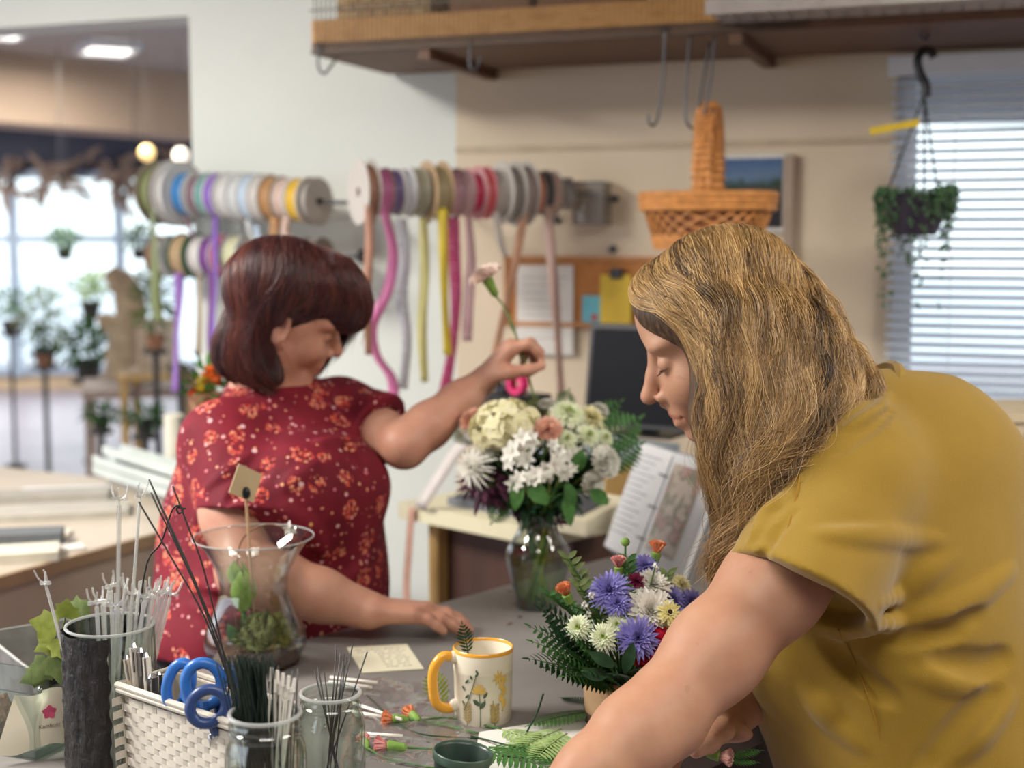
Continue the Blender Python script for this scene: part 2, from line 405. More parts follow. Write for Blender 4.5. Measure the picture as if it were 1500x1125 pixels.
# ================================================================ smooth solids: signed distance fields turned into one continuous mesh
class SDF:
    def __init__(s, lo, hi, h):
        s.lo = np.array(lo, np.float32); s.h = h
        s.n = np.ceil((np.array(hi)-np.array(lo))/h).astype(int)+1
        s.a = np.full(s.n, 1.0, np.float32)
    def _box(s, lo, hi):
        i0 = np.clip(np.floor((np.array(lo)-s.lo)/s.h).astype(int), 0, s.n); i1 = np.clip(np.ceil((np.array(hi)-s.lo)/s.h).astype(int)+1, 0, s.n)
        return i0, i1
    def _pts(s, i0, i1):
        ax = [s.lo[k] + s.h*np.arange(i0[k], i1[k], dtype=np.float32) for k in range(3)]
        return np.meshgrid(*ax, indexing='ij', sparse=True)
    def put(s, lo, hi, fn, k=.01, op='u'):
        pad = k*1.5 + s.h*4
        i0, i1 = s._box(np.array(lo)-pad, np.array(hi)+pad)
        if np.any(i1 <= i0): return s
        X, Y, Z = s._pts(i0, i1); d = fn(X, Y, Z).astype(np.float32)
        sl = tuple(slice(i0[q], i1[q]) for q in range(3)); a = s.a[sl]
        if op == 'u':
            hh = np.clip(.5+.5*(d-a)/k, 0, 1); s.a[sl] = d*(1-hh) + a*hh - k*hh*(1-hh)
        elif op == 's':
            d = -d; hh = np.clip(.5-.5*(d-a)/k, 0, 1); s.a[sl] = d*(1-hh) + a*hh + k*hh*(1-hh)
        elif op == 'i':
            hh = np.clip(.5-.5*(d-a)/k, 0, 1); s.a[sl] = d*(1-hh) + a*hh + k*hh*(1-hh)
        return s
    def cap(s, a, b, ra, rb=None, k=.01, op='u', flat=None):
        """tapered capsule; flat=(dir, q) squashes the section along dir by q"""
        rb = ra if rb is None else rb; a = np.array(a, np.float32); b = np.array(b, np.float32); ba = b-a; L2 = float(ba@ba) or 1e-9
        m = max(ra, rb)
        def fn(X, Y, Z):
            px, py, pz = X-a[0], Y-a[1], Z-a[2]
            if flat is not None:
                fd = np.array(flat[0], np.float32); fd = fd/np.linalg.norm(fd); q = 1/flat[1]-1
                e = (px*fd[0]+py*fd[1]+pz*fd[2]); be = float(ba@fd)
                t = np.clip((px*ba[0]+py*ba[1]+pz*ba[2])/L2, 0, 1)
                dx, dy, dz = px-t*ba[0], py-t*ba[1], pz-t*ba[2]
                e = dx*fd[0]+dy*fd[1]+dz*fd[2]; dx = dx+q*e*fd[0]; dy = dy+q*e*fd[1]; dz = dz+q*e*fd[2]
                return (np.sqrt(dx*dx+dy*dy+dz*dz) - (ra+(rb-ra)*t))*np.float32(max(flat[1], .5))
            t = np.clip((px*ba[0]+py*ba[1]+pz*ba[2])/L2, 0, 1)
            dx, dy, dz = px-t*ba[0], py-t*ba[1], pz-t*ba[2]
            return np.sqrt(dx*dx+dy*dy+dz*dz) - (ra+(rb-ra)*t)
        return s.put(np.minimum(a, b)-m, np.maximum(a, b)+m, fn, k, op)
    def chain(s, pts, rs, k=.01, op='u', flat=None):
        for i in range(len(pts)-1): s.cap(pts[i], pts[i+1], rs[i], rs[i+1], k, op, flat)
        return s
    def ell(s, c, r, M=None, k=.01, op='u'):
        c = np.array(c, np.float32); r = np.array(r, np.float32) if hasattr(r, '__len__') else np.array((r, r, r), np.float32)
        A = np.eye(3) if M is None else np.array(M, np.float32).T
        m = float(r.max())
        def fn(X, Y, Z):
            x, y, z = X-c[0], Y-c[1], Z-c[2]
            u = [(A[i, 0]*x+A[i, 1]*y+A[i, 2]*z) for i in range(3)]
            k0 = np.sqrt(sum((u[i]/r[i])**2 for i in range(3))); k1 = np.sqrt(sum((u[i]/r[i]**2)**2 for i in range(3)))+1e-9
            return k0*(k0-1)/k1
        return s.put(c-m, c+m, fn, k, op)
    def plane(s, p, n, lo, hi, k=.003):
        """cuts away everything on the side the normal points to, inside a box"""
        p = np.array(p, np.float32); n = np.array(n, np.float32); n = n/np.linalg.norm(n)
        return s.put(lo, hi, lambda X, Y, Z: (X-p[0])*n[0]+(Y-p[1])*n[1]+(Z-p[2])*n[2], k, 'i')
    def warp(s, fn, band=.03):
        X, Y, Z = s._pts(np.zeros(3, int), s.n); m = np.abs(s.a) < band
        s.a = np.where(m, s.a + fn(X, Y, Z).astype(np.float32), s.a); return s
    def like(s):
        o = SDF(s.lo, s.lo+1, s.h); o.n = s.n.copy(); o.a = np.full(s.n, 1.0, np.float32); return o
    def join(s, o, k):
        hh = np.clip(.5+.5*(o.a-s.a)/k, 0, 1); s.a = (o.a*(1-hh) + s.a*hh - k*hh*(1-hh)).astype(np.float32); return s
    def vals(s, p):
        i = np.clip(np.round((p-s.lo)/s.h).astype(int), 0, s.n-1); return s.a[i[:, 0], i[:, 1], i[:, 2]]
    def val(s, p):
        i = np.clip(np.round((np.array(p)-s.lo)/s.h).astype(int), 0, s.n-1); return s.a[tuple(i)]
    def hit(s, px, py, d0=1.0, d1=3.2):
        """the first solid point on a photograph ray"""
        e = Vector((0, 0, CAM_Z)); a = P(px, py, 1.0)-e
        for D in np.arange(d0, d1, s.h*.7):
            p = e + a*float(D)
            if np.all(np.array(p) > s.lo) and np.all(np.array(p) < s.lo + s.h*(s.n-1)) and s.val(p) < 0: return p
        return None
    def mesh(s):
        a = s.a; n = s.n; sg = a < 0
        c = np.zeros(tuple(n-1), np.int8)
        for i in (0, 1):
            for j in (0, 1):
                for q in (0, 1): c += sg[i:n[0]-1+i, j:n[1]-1+j, q:n[2]-1+q]
        act = (c > 0) & (c < 8); idx = np.argwhere(act); cid = np.full(tuple(n-1), -1, np.int32); cid[act] = np.arange(len(idx))
        I, J, K = idx.T; acc = np.zeros((len(idx), 3)); cnt = np.zeros(len(idx))
        cor = [(i, j, q) for i in (0, 1) for j in (0, 1) for q in (0, 1)]
        vals = {o: a[I+o[0], J+o[1], K+o[2]] for o in cor}
        for o in cor:
            for ax in range(3):
                if o[ax] == 0:
                    p = list(o); p[ax] = 1; p = tuple(p); v0, v1 = vals[o], vals[p]; mm = (v0 < 0) != (v1 < 0)
                    t = np.where(mm, v0/np.where(mm, v0-v1, 1), 0); pos = np.repeat(np.array([o], float), len(idx), 0); pos[:, ax] += t
                    acc[mm] += pos[mm]; cnt[mm] += 1
        V = (idx + acc/np.maximum(cnt, 1)[:, None])*s.h + s.lo
        F = []
        for ax in range(3):
            sl0 = [slice(1, n[q]-1) for q in range(3)]; sl1 = list(sl0); sl0[ax] = slice(0, n[ax]-1); sl1[ax] = slice(1, n[ax])
            s0 = sg[tuple(sl0)]; s1 = sg[tuple(sl1)]; e = np.argwhere(s0 != s1)
            if len(e) == 0: continue
            off = np.array([1, 1, 1]); off[ax] = 0; e = e+off; flip = sg[e[:, 0], e[:, 1], e[:, 2]]
            u, w_ = (ax+1) % 3, (ax+2) % 3
            def cc(du, dw):
                q = e.copy(); q[:, u] -= du; q[:, w_] -= dw; return cid[q[:, 0], q[:, 1], q[:, 2]]
            quad = np.stack([cc(1, 1), cc(0, 1), cc(0, 0), cc(1, 0)], 1)
            quad = np.where(flip[:, None], quad, quad[:, ::-1]); F.append(quad[(quad >= 0).all(1)])
        return V, np.concatenate(F)
    def obj(s, name, m, parent=None, relax=2, attr=None, at=None, keep_largest=True):
        V, F = s.mesh()
        # smoothing by neighbour average, then back half-way, keeps the volume
        if relax:
            ea = np.concatenate([F[:, [0, 1]], F[:, [1, 2]], F[:, [2, 3]], F[:, [3, 0]]])
            for lam in [.5, -.52]*relax:
                S = np.zeros_like(V); N = np.zeros(len(V))
                for col in range(3):
                    S[:, col] = np.bincount(ea[:, 0], V[ea[:, 1], col], len(V)) + np.bincount(ea[:, 1], V[ea[:, 0], col], len(V))
                N = np.bincount(ea[:, 0], None, len(V)) + np.bincount(ea[:, 1], None, len(V)); V = V + lam*(S/np.maximum(N, 1)[:, None]-V)
        org = np.array(wloc(parent)) if parent is not None else (np.array(at) if at is not None else V.mean(0))
        me = bpy.data.meshes.new(name); me.vertices.add(len(V)); me.vertices.foreach_set('co', (V-org).astype(np.float32).ravel())
        me.loops.add(F.size); me.loops.foreach_set('vertex_index', F.astype(np.int32).ravel())
        me.polygons.add(len(F)); me.polygons.foreach_set('loop_start', np.arange(0, F.size, 4, dtype=np.int32))
        me.polygons.foreach_set('use_smooth', np.ones(len(F), bool))
        if attr is not None:
            for nm, fn in attr.items():
                ca = me.attributes.new(nm, 'FLOAT', 'POINT'); ca.data.foreach_set('value', fn(V).astype(np.float32))
        me.update(calc_edges=True); me.validate()
        for x in (m if isinstance(m, list) else [m]): me.materials.append(x)
        o = bpy.data.objects.new(name, me); C.objects.link(o)
        if parent is not None: o.parent = parent
        else: o.location = org
        return o
def nrm(v): return Vector(v).normalized()
def hand(F, Wp, d, n, s, curl, thumb, sc=1.0, k=.006, lens=(.068, .076, .071, .055), spread=(.12, .03, -.05, -.14), ra=1.0):
    """palm and five fingers. Wp wrist, d towards the fingers, n out of the palm, s towards the thumb; curl: four triples of bends (rad)"""
    Wp, d, n, s = Vector(Wp), nrm(d), nrm(n), nrm(s); tips = []
    offs = (.028, .0095, -.009, -.026); ln = (.084, .087, .083, .075)
    for j in range(4):
        kn = Wp + d*ln[j]*sc + s*offs[j]*sc
        F.cap(Wp + d*.012*sc + s*offs[j]*.6*sc, kn, .0155*sc*ra, .0118*sc*ra, .012)
        p = kn; dd = (d + s*spread[j]).normalized(); ax = dd.cross(n).normalized(); a = 0
        rr = [.0098, .0088, .0078, .0066]; fr = (.46, .30, .24)
        if j == 3: rr = [x*.88 for x in rr]
        for q in range(3):
            a += curl[j][q]; e = Matrix.Rotation(a, 3, ax) @ dd; p2 = p + e*(lens[j]*fr[q]*sc)
            F.cap(p, p2, rr[q]*sc*ra, rr[q+1]*sc*ra, k if q else .008); p = p2
        tips.append((p, e))
    F.ell(Wp + d*.03*sc + s*.02*sc + n*.007*sc, (.03*sc, .018*sc, .014*sc), np.array(Matrix((d, s, n)).transposed()), .012)   # thumb mound
    b = Wp + d*.026*sc + s*.027*sc + n*.004*sc; p = b
    for (td, L, r0, r1) in thumb:
        e = (d*td[0] + s*td[1] + n*td[2]).normalized(); p2 = p + e*L*sc; F.cap(p, p2, r0*sc*ra, r1*sc*ra, .008); p = p2
    tips.append((p, e)); return tips
def head(F, Hc, M, s=1.0, ears=(1, 1), k=1.0):
    """head with brow, nose, lids, lips, chin and ears; M columns: forward, left, up"""
    Hc = np.array(Hc); M = np.array(M)
    g = lambda x, y, z: Hc + M @ (np.array((x, y, z))*s)
    A = lambda rx, ry, rz: (rx*s, ry*s, rz*s)
    F.ell(g(-.012, 0, .032), A(.096, .076, .086), M, .02)
    F.ell(g(.03, 0, -.025), A(.058, .060, .082), M, .03)
    for q in (1, -1):
        F.cap(g(-.005, .052*q, -.05), g(.062, .018*q, -.096), .016*s, .014*s, .03)
        F.ell(g(.058, .036*q, -.036), A(.026, .024, .026), M, .02)
        F.ell(g(.066, .034*q, .022), A(.026, .026, .012), M, .015)
    F.ell(g(.08, 0, -.1), A(.016, .019, .014), M, .018)
    F.ell(g(.07, 0, .05), A(.024, .045, .035), M, .03)
    F.cap(g(.078, 0, -.005), g(.08, 0, -.055), .019*s, .021*s, .02)
    for q in (1, -1): F.ell(g(.078, .018*q, -.042), A(.017, .016, .022), M, .015)
    for q in (1, -1): F.ell(g(.094, .032*q, -.001), A(.012, .017, .010), M, .010, 's')
    F.chain([g(.088, 0, .012), g(.102, 0, -.012), g(.1185, 0, -.034)], [.0085*s, .0088*s, .0112*s], .009)
    for q in (1, -1): F.ell(g(.101, .0125*q, -.041), A(.011, .0068, .0078), M, .006)
    F.ell(g(.1, 0, -.05), A(.012, .005, .008), M, .007)
    for q in (1, -1): F.ell(g(.1075, .0068*q, -.0475), A(.0058, .0032, .003), M, .003, 's')
    for q in (1, -1):
        F.ell(g(.0775, .0315*q, -.002), A(.0135, .0155, .0128), M, .004)          # closed, lowered lid over the eyeball
    F.ell(g(.086, 0, -.072), A(.0155, .024, .02), M, .014)
    for q in (1, -1): F.cap(g(.1, .0035*q, -.0665), g(.088, .022*q, -.0715), .0052*s, .003*s, .005)
    F.cap(g(.0975, -.009, -.0785), g(.0975, .009, -.0785), .0062*s, .0062*s, .007)
    for q in (1, -1): F.cap(g(.1055, 0, -.0728), g(.090, .023*q, -.0735), .0016*s, .0012*s, .003, 's')
    for q, on in zip((1, -1), ears):
        if on:
            ex = M @ np.array((.86, .5*q, 0)); ez = M[:, 2]; ey = np.cross(ez, ex)
            E = np.stack([ex, ey, ez], 1)
            F.ell(g(-.008, .074*q, -.008), A(.017, .008, .03), E, .004); F.ell(g(-.004, .083*q, -.004), A(.008, .006, .016), E, .004, 's')
            F.ell(g(.002, .072*q, -.034), A(.008, .006, .009), E, .004)
    return g
def skin_mat(name, base, blush, lip):
    m, nt, b = newmat(name); v = coords(nt)
    f = noise(nt, v, 22, 4); g = noise(nt, v, 7, 2)
    c = ramp(nt, f, [(.25, base), (.8, blush)])
    at = nt.nodes.new('ShaderNodeAttribute'); at.attribute_name = 'lip'
    c = mixc(nt, at.outputs['Fac'], c, lip)
    a2 = nt.nodes.new('ShaderNodeAttribute'); a2.attribute_name = 'rosy'
    c = mixc(nt, math_(nt, 'MULTIPLY', a2.outputs['Fac'], .55), c, blush)
    a3 = nt.nodes.new('ShaderNodeAttribute'); a3.attribute_name = 'dark'
    c = mixc(nt, a3.outputs['Fac'], c, '#4a3026')
    sp_ = ramp(nt, noise(nt, v, 55, 1), [(.73, (0, 0, 0, 1)), (.78, (1, 1, 1, 1))])
    c = mixc(nt, math_(nt, 'MULTIPLY', sp_, .25), c, '#8a5a42')
    nt.links.new(c, b.inputs['Base Color']); b.inputs['Roughness'].default_value = .48; b.inputs['Specular IOR Level'].default_value = .35
    b.inputs['Subsurface Weight'].default_value = .18; b.inputs['Subsurface Radius'].default_value = (1, .35, .2); b.inputs['Subsurface Scale'].default_value = .008
    bump(nt, b, noise(nt, v, 420, 3), .12, .0008); return m
def hair_mat(name, c0, c1, c2, rough=.38, spec=.5):
    """hair: streaks that run along the strand, colour varied from strand to strand"""
    m, nt, b = newmat(name)
    at = nt.nodes.new('ShaderNodeAttribute'); at.attribute_name = 'tone'
    nt.links.new(ramp(nt, at.outputs['Fac'], [(.0, c0), (.5, c1), (1., c2)]), b.inputs['Base Color'])
    b.inputs['Roughness'].default_value = rough; b.inputs['Specular IOR Level'].default_value = spec
    return m
def strands(name, guides, count, m, parent, rad=.00045, wave=.006, freq=3.0, jit=.010, npt=28, seed=1, fly=.03, tone=None, clump=90, out=None, ctr=None, amp0=.25, tvar=.17):
    """hair strands between neighbouring guide curves, as native curves"""
    rg = np.random.default_rng(seed)
    G = []
    for sheet in guides:
        cs = []
        for g in sheet:
            p = np.array([tuple(x) for x in catmull(g, 12)]); L = np.r_[0, np.cumsum(np.linalg.norm(np.diff(p, axis=0), axis=1))]
            u = np.linspace(0, L[-1], npt); cs.append(np.stack([np.interp(u, L, p[:, k]) for k in range(3)], 1))
        G.append(np.array(cs))
    pos = []; tn = []; ends = []
    wts = np.array([len(g)-1 for g in G], float); wts /= wts.sum()
    tt = np.linspace(0, 1, npt)[:, None]
    for s_, g in enumerate(G):
        N = int(count*wts[s_]); ncl = max(4, int(clump*wts[s_]))
        cu = rg.uniform(0, len(g)-1, ncl); cph = rg.uniform(0, 6.28, ncl); cfr = rg.uniform(.7, 1.35, ncl)*freq; cam_ = rg.uniform(.4, 1.3, ncl); cto = rg.normal(0, tvar, ncl)
        coff = rg.normal(0, jit*.7, (ncl, 3))
        for i in range(N):
            c = rg.integers(ncl); u = np.clip(cu[c] + rg.normal(0, .10), 0, len(g)-1.001); a = int(u); f = u-a
            # smooth blend across guides
            base = g[a]*(1-f) + g[a+1]*f
            d = np.gradient(base, axis=0); d /= np.linalg.norm(d, axis=1)[:, None]+1e-9
            o1 = np.cross(d, np.array((.1, .9, .2))); o1 /= np.linalg.norm(o1, axis=1)[:, None]+1e-9; o2 = np.cross(d, o1)
            ph = cph[c] + rg.normal(0, .35); env = amp0*np.minimum(1, tt*5) + (1-amp0)*tt
            pw = wave*cam_[c]*env*np.sin(6.283*cfr[c]*tt + ph)
            p = base + o1*pw + o2*(wave*.6*cam_[c]*env*np.cos(6.283*cfr[c]*tt*.9+ph)) + env*(coff[c] + rg.normal(0, jit*.45, 3))*.8
            if rg.random() < fly: p = p + env**1.5*rg.normal(0, .016, 3)*tt + .004*np.sin(tt*rg.uniform(4, 14)+ph)*env
            e = rg.uniform(.82, 1.0)
            if e < .999:
                q = np.linspace(0, e*(npt-1), npt); q0 = np.minimum(q.astype(int), npt-2); p = p[q0] + (p[q0+1]-p[q0])*(q-q0)[:, None]
            if out is not None:
                for _ in range(2):
                    v_ = out.vals(p); m_ = v_ < .0025; dr = p-ctr; dr /= np.linalg.norm(dr, axis=1)[:, None]+1e-9
                    p = p + np.where(m_, np.minimum(.0025-v_, .03) + rg.uniform(0, .003), 0)[:, None]*dr
                p[1:-1] = (p[:-2]+2*p[1:-1]+p[2:])/4
            pos.append(p); tn.append(np.clip(.5 + cto[c] + rg.normal(0, .14) + (tone(p) if tone else 0), 0, 1)*np.ones(npt))
    n = len(pos); pos = np.array(pos, np.float32)
    org = np.array(wloc(parent), np.float32)
    hc = bpy.data.hair_curves.new(name); hc.add_curves([npt]*n)
    hc.attributes['position'].data.foreach_set('vector', (pos-org).ravel())
    ra = hc.attributes.get('radius') or hc.attributes.new('radius', 'FLOAT', 'POINT')
    ra.data.foreach_set('value', np.tile((rad*np.linspace(1, .35, npt)).astype(np.float32), n))
    ta = hc.attributes.new('tone', 'FLOAT', 'POINT'); ta.data.foreach_set('value', np.array(tn, np.float32).ravel())
    hc.materials.append(m); o = bpy.data.objects.new(name, hc); C.objects.link(o); o.parent = parent
    return o
# ================================================================ the blond woman in the mustard top, leaning over the table
def V3(M, v): return Vector(M @ np.array(v))
skin1 = skin_mat('skin_warm_light', '#b98f73', '#ad7b61', '#96443f')
fw_root = thing('person', 'woman with long wavy blond hair in a mustard yellow top leaning over the table', 'person', (P(1320, 1000, 1.85).x, P(1320, 1000, 1.85).y, 0))
b_ = R(33); Ff = Vector((-math.cos(b_), math.sin(b_), 0)); Lf = Vector((0, 0, 1)).cross(Ff); TMf = np.array(Matrix((Ff, Lf, Vector((0, 0, 1)))).transposed())
# ---- head
yaw = R(7); ptc = R(25); hs = 1.04
hf = Vector((-math.cos(yaw)*math.cos(ptc), math.sin(yaw)*math.cos(ptc), -math.sin(ptc))); hl = Vector((0, 0, 1)).cross(hf).normalized(); hu = hf.cross(hl)
HM = np.array(Matrix((hf, hl, hu)).transposed())
HC1 = Vector(np.array(P(943.5, 585, 1.80)) - HM @ (np.array((.126, 0, -.035))*hs))
S = SDF((-.15, 1.20, .82), (.86, 2.08, 1.66), .0032)
g1 = head(S, HC1, HM, hs)
NB1 = P(1245, 640, 1.80)
S.chain([g1(-.02, 0, -.05), g1(-.03, 0, -.11), NB1], [.056, .052, .062], .03)
S.cap(NB1, P(1300, 740, 1.80), .08, .11, .03)
SH = P(1212, 768, 1.65); EL = P(972, 1042, 1.51); WR = P(800, 1190, 1.42)
S.chain([P(1260, 700, 1.74), SH, SH.lerp(EL, .35), SH.lerp(EL, .7), EL], [.05, .055, .0565, .051, .0455], .03)
S.chain([EL, EL.lerp(WR, .25), EL.lerp(WR, .62), WR], [.0435, .0455, .036, .0275], .02, flat=None)
S.ell(EL + Vector((.012, .004, -.02)), .03, None, .02)
hd = Vector((-.82, -.42, -.12)); hand(S, WR, hd, (.0, .12, -1), (-.35, .9, 0), [(.25, .3, .2), (.28, .35, .2), (.3, .35, .2), (.3, .4, .2)], [((.5, .8, .1), .042, .012, .0105), ((.8, .5, .15), .032, .0105, .0085), ((.9, .3, .2), .024, .0085, .007)])
# far arm, its hand rests on the table and holds a bud
S2 = P(1245, 700, 1.99); E2 = P(1215, 930, 1.96); W2 = P(1074, 1046, 1.735)
S.chain([P(1270, 680, 1.9), S2, S2.lerp(E2, .5), E2], [.06, .06, .054, .045], .03)
S.chain([E2, E2.lerp(W2, .3), E2.lerp(W2, .7), W2], [.044, .044, .034, .0285], .02)
hd2 = (P(978, 1086, 1.665)-W2).normalized()
tips2 = hand(S, W2, hd2, (-.12, -.35, -.93), (.15, -.92, .25), [(.35, .6, .5), (.45, .8, .6), (.5, .85, .6), (.5, .9, .6)], [((.42, .72, -.1), .045, .0135, .0118), ((.85, .42, .2), .034, .0118, .0095), ((.97, .1, .1), .024, .0095, .0075)], 1.08, ra=1.12)
def off_table(Fd, gap=.0015):
    """keeps a body clear of the table"""
    e = np.array(e0); n_ = np.array(EP); lo_ = Fd.lo; hi_ = Fd.lo + Fd.h*(Fd.n-1)
    def fn(X, Y, Z):
        s_ = (X-e[0])*n_[0]+(Y-e[1])*n_[1]; return np.maximum(np.maximum(s_-gap*2, -.715-gap*2-s_), np.maximum(Z-(TZ+gap), (TZ-.20)-Z))
    Fd.put((lo_[0], lo_[1], .70), (hi_[0], hi_[1], .93), fn, .004, 's')
off_table(S)
def near(g, pts, r0, r1):
    pts = np.array(pts)
    def fn(V):
        d = np.min(np.linalg.norm(V[:, None, :]-pts[None], axis=2), axis=1); return np.clip((r1-d)/(r1-r0), 0, 1)
    return fn
lips = [g1(.103-.013*abs(t)**1.5, .021*t, -.0668-.004*abs(t)) for t in np.linspace(-1, 1, 15)] + [g1(.103-.012*abs(t)**1.5, .017*t, -.079+.003*abs(t)) for t in np.linspace(-1, 1, 13)]
rosy = [g1(.075, .045*q, -.04) for q in (1, -1)] + [g1(.127, 0, -.038), g1(.1, .03, -.06)]
body1 = S.obj('body', skin1, fw_root, 2, {'lip': near(g1, lips, .0035, .0065), 'rosy': near(g1, rosy, .004, .034), 'dark': lambda V: np.zeros(len(V))})
# ---- lashes, brow
lm = mat('lash_brown', '#2c1c16', .6); brm = mat('brow_light_brown', '#6d4c36', .8)
for q, nm in ((1, 'lashes'), (-1, 'lashes')):
    arc = [g1(.0915-.010*abs(t+.1)**1.6, (.0315+.0135*t)*q, -.0065-.0025*(1-t*t)) for t in np.linspace(-1, 1, 9)]
    mb = MB().tube([Vector(a) for a in arc], [.0004, .0009, .0011, .0012, .0012, .0012, .0012, .001, .0004], 5)
    for i, t in enumerate(np.linspace(-.9, 1, 15)):
        a = Vector(g1(.0915-.010*abs(t+.1)**1.6, (.0315+.0135*t)*q, -.0065-.0025*(1-t*t))); e = Vector(HM @ np.array((.006, .0025*q*(t+.3), -.0045)))
        mb.tube([a, a+e*.6, a+e+Vector(HM @ np.array((.001, 0, .001)))], [.0004, .0003, .0001], 4)
    link(nm, mb, lm, body1)
    mb = MB()
    for i, t in enumerate(np.linspace(-1, 1, 34)):
        for r_ in range(3):
            z = .0185+.003*(1-t*t)+.0014*(r_-1); x = .0945-.0115*abs(t+.25)**1.7
            a = Vector(g1(x, (.0335+.0165*t)*q, z)); e = Vector(HM @ np.array((-.0008, .0058*q, .0012)))
            mb.tube([a, a+e], [.00045, .0002], 4)
    link('eyebrow', mb, brm, body1)
# ---- top
def knit_mat(name, c1, c2):
    m, nt, b = newmat(name); v = coords(nt); f = noise(nt, v, 6, 4); g = noise(nt, v, 900, 2)
    c = ramp(nt, f, [(.3, c1), (.7, c2)])
    sp_ = ramp(nt, g, [(.62, (0, 0, 0, 1)), (.75, (1, 1, 1, 1))]); nt.links.new(mixc(nt, math_(nt, 'MULTIPLY', sp_, .22), c, '#d8bb62'), b.inputs['Base Color'])
    b.inputs['Roughness'].default_value = .85; b.inputs['Specular IOR Level'].default_value = .2; b.inputs['Sheen Weight'].default_value = .25
    bump(nt, b, g, .25, .0012); return m
yel = knit_mat('knit_mustard', '#876a1c', '#967828')
Q = SDF((.22, 1.36, .72), (.98, 2.24, 1.46), .0042)
Q.cap(P(1232, 706, 1.675), P(1262, 690, 1.96), .066, .066, .05)                              # shoulder yoke
Q.cap(P(1290, 612, 1.81), P(1330, 640, 1.83), .062, .075, .05)                               # base of the neck
Q.ell(P(1300, 770, 1.81), (.150, .185, .18), TMf, .05)
Q.ell(P(1372, 700, 1.83), (.118, .15, .125), TMf, .06)
Q.ell(P(1312, 980, 1.81), (.182, .19, .25), TMf, .08)
Q.ell(P(1195, 930, 1.80), (.075, .135, .13), TMf, .06)                                        # bust
Q.ell(P(1335, 1180, 1.83) + Vector((.035, -.028, 0)), (.175, .195, .24), TMf, .08)
SA = P(1246, 690, 1.70); SB = P(1172, 875, 1.585)
SL = Q.like()
SL.cap(SA, SB + (SB-SA)*.45, .086, .098, .045)
sd_ = (SB-SA).normalized()
lo = np.minimum(np.array(SB), np.array(SA))-.16
hp = P(1172, 872, 1.585); hn = nrm(P(1100, 1008, 1.545)-hp)
# the hem of the sleeve: cut square to the arm, only round the sleeve itself
ax_c = np.array(SB); 
def sleeve_cut(S_, A_, B_, hp, hn, rin, r_out, k=.004):
    """cuts a sleeve open at its hem and hollows it"""
    A_ = np.array(A_); B_ = np.array(B_); hp_ = np.array(hp); hn_ = np.array(hn)
    e = np.array(hp)+hn_*.32
    def fn(X, Y, Z):
        al = (X-hp_[0])*hn_[0]+(Y-hp_[1])*hn_[1]+(Z-hp_[2])*hn_[2]
        rx, ry, rz = X-hp_[0]-al*hn_[0], Y-hp_[1]-al*hn_[1], Z-hp_[2]-al*hn_[2]
        rad = np.sqrt(rx*rx+ry*ry+rz*rz)
        return np.maximum(np.maximum(-al, rad-r_out), al-.32)
    S_.put(np.minimum(hp_, e)-r_out, np.maximum(hp_, e)+r_out, fn, k, 's')
    def f2(X, Y, Z):
        al = (X-hp_[0])*hn_[0]+(Y-hp_[1])*hn_[1]+(Z-hp_[2])*hn_[2]
        rx, ry, rz = X-hp_[0]-al*hn_[0], Y-hp_[1]-al*hn_[1], Z-hp_[2]-al*hn_[2]
        return np.maximum(np.sqrt(rx*rx+ry*ry+rz*rz)-rin, np.abs(al)-.028)
    S_.put(hp_-rin-.04, hp_+rin+.04, f2, .006, 's')
sleeve_cut(SL, SA, SB, hp, hn, .075, .2)
Q.join(SL, .035)
# far sleeve
FA_ = P(1262, 700, 1.97); FB_ = P(1230, 830, 2.00); Q.cap(FA_, FB_, .07, .088, .04)
# folds of the cloth
def folds(Fd, lines, r=.012, dep=.005, k=.02, op='u', n=3):
    for ln in lines:
        pts = []
        for i in range(len(ln)-1):
            for t in np.linspace(0, 1, n, endpoint=False):
                h = Fd.hit(ln[i][0]*(1-t)+ln[i+1][0]*t, ln[i][1]*(1-t)+ln[i+1][1]*t)
                if h is not None: pts.append(h)
        vd = Vector((0, 1, 0))
        pts = [p + vd*(r-dep) if op == 'u' else p - vd*(r-dep) for p in pts]
        if len(pts) > 2: pts = catmull(pts, 4)
        m_ = len(pts)
        if m_ > 2: yield pts, [r*(.35+.65*math.sin(math.pi*(i+.5)/m_)) for i in range(m_)], k, op
def do_folds(Fd, specs):
    todo = []
    for lines, r, dep, k, op in specs: todo += list(folds(Fd, lines, r, dep*.55, k*.4, op))
    for pts, rs, k, op in todo: Fd.chain(pts, rs, k, op)
do_folds(Q, [
    ([[(1282, 920), (1380, 905), (1440, 868), (1498, 822)]], .016, .008, .03, 'u'),
    ([[(1290, 890), (1360, 842), (1425, 800)]], .013, .006, .025, 'u'),
    ([[(1200, 790), (1300, 790), (1420, 796)]], .010, .004, .03, 'u'),
    ([[(1290, 940), (1390, 925), (1460, 885)]], .014, .007, .025, 's'),
    ([[(1330, 990), (1420, 1010), (1495, 1015)]], .014, .005, .03, 'u'),
    ([[(1360, 960), (1450, 970), (1498, 950)]], .013, .005, .03, 's'),
    ([[(1400, 1120), (1450, 1060), (1500, 1000)]], .016, .007, .03, 'u'),
    ([[(1350, 1120), (1420, 1045), (1490, 985)]], .012, .005, .03, 's'),
    ([[(1180, 1000), (1230, 1060), (1300, 1124)]], .014, .006, .03, 'u'),
    ([[(1205, 940), (1270, 1000), (1330, 1040)]], .012, .005, .03, 's'),
    ([[(1225, 640), (1290, 600), (1310, 570)]], .008, .004, .012, 'u'),
    ([[(1218, 662), (1285, 618), (1312, 592)]], .007, .003, .012, 's'),
    ([[(1100, 800), (1125, 755), (1165, 715)]], .008, .004, .015, 'u'),
    ([[(1112, 818), (1140, 770), (1175, 735)]], .007, .003, .014, 's'),
])
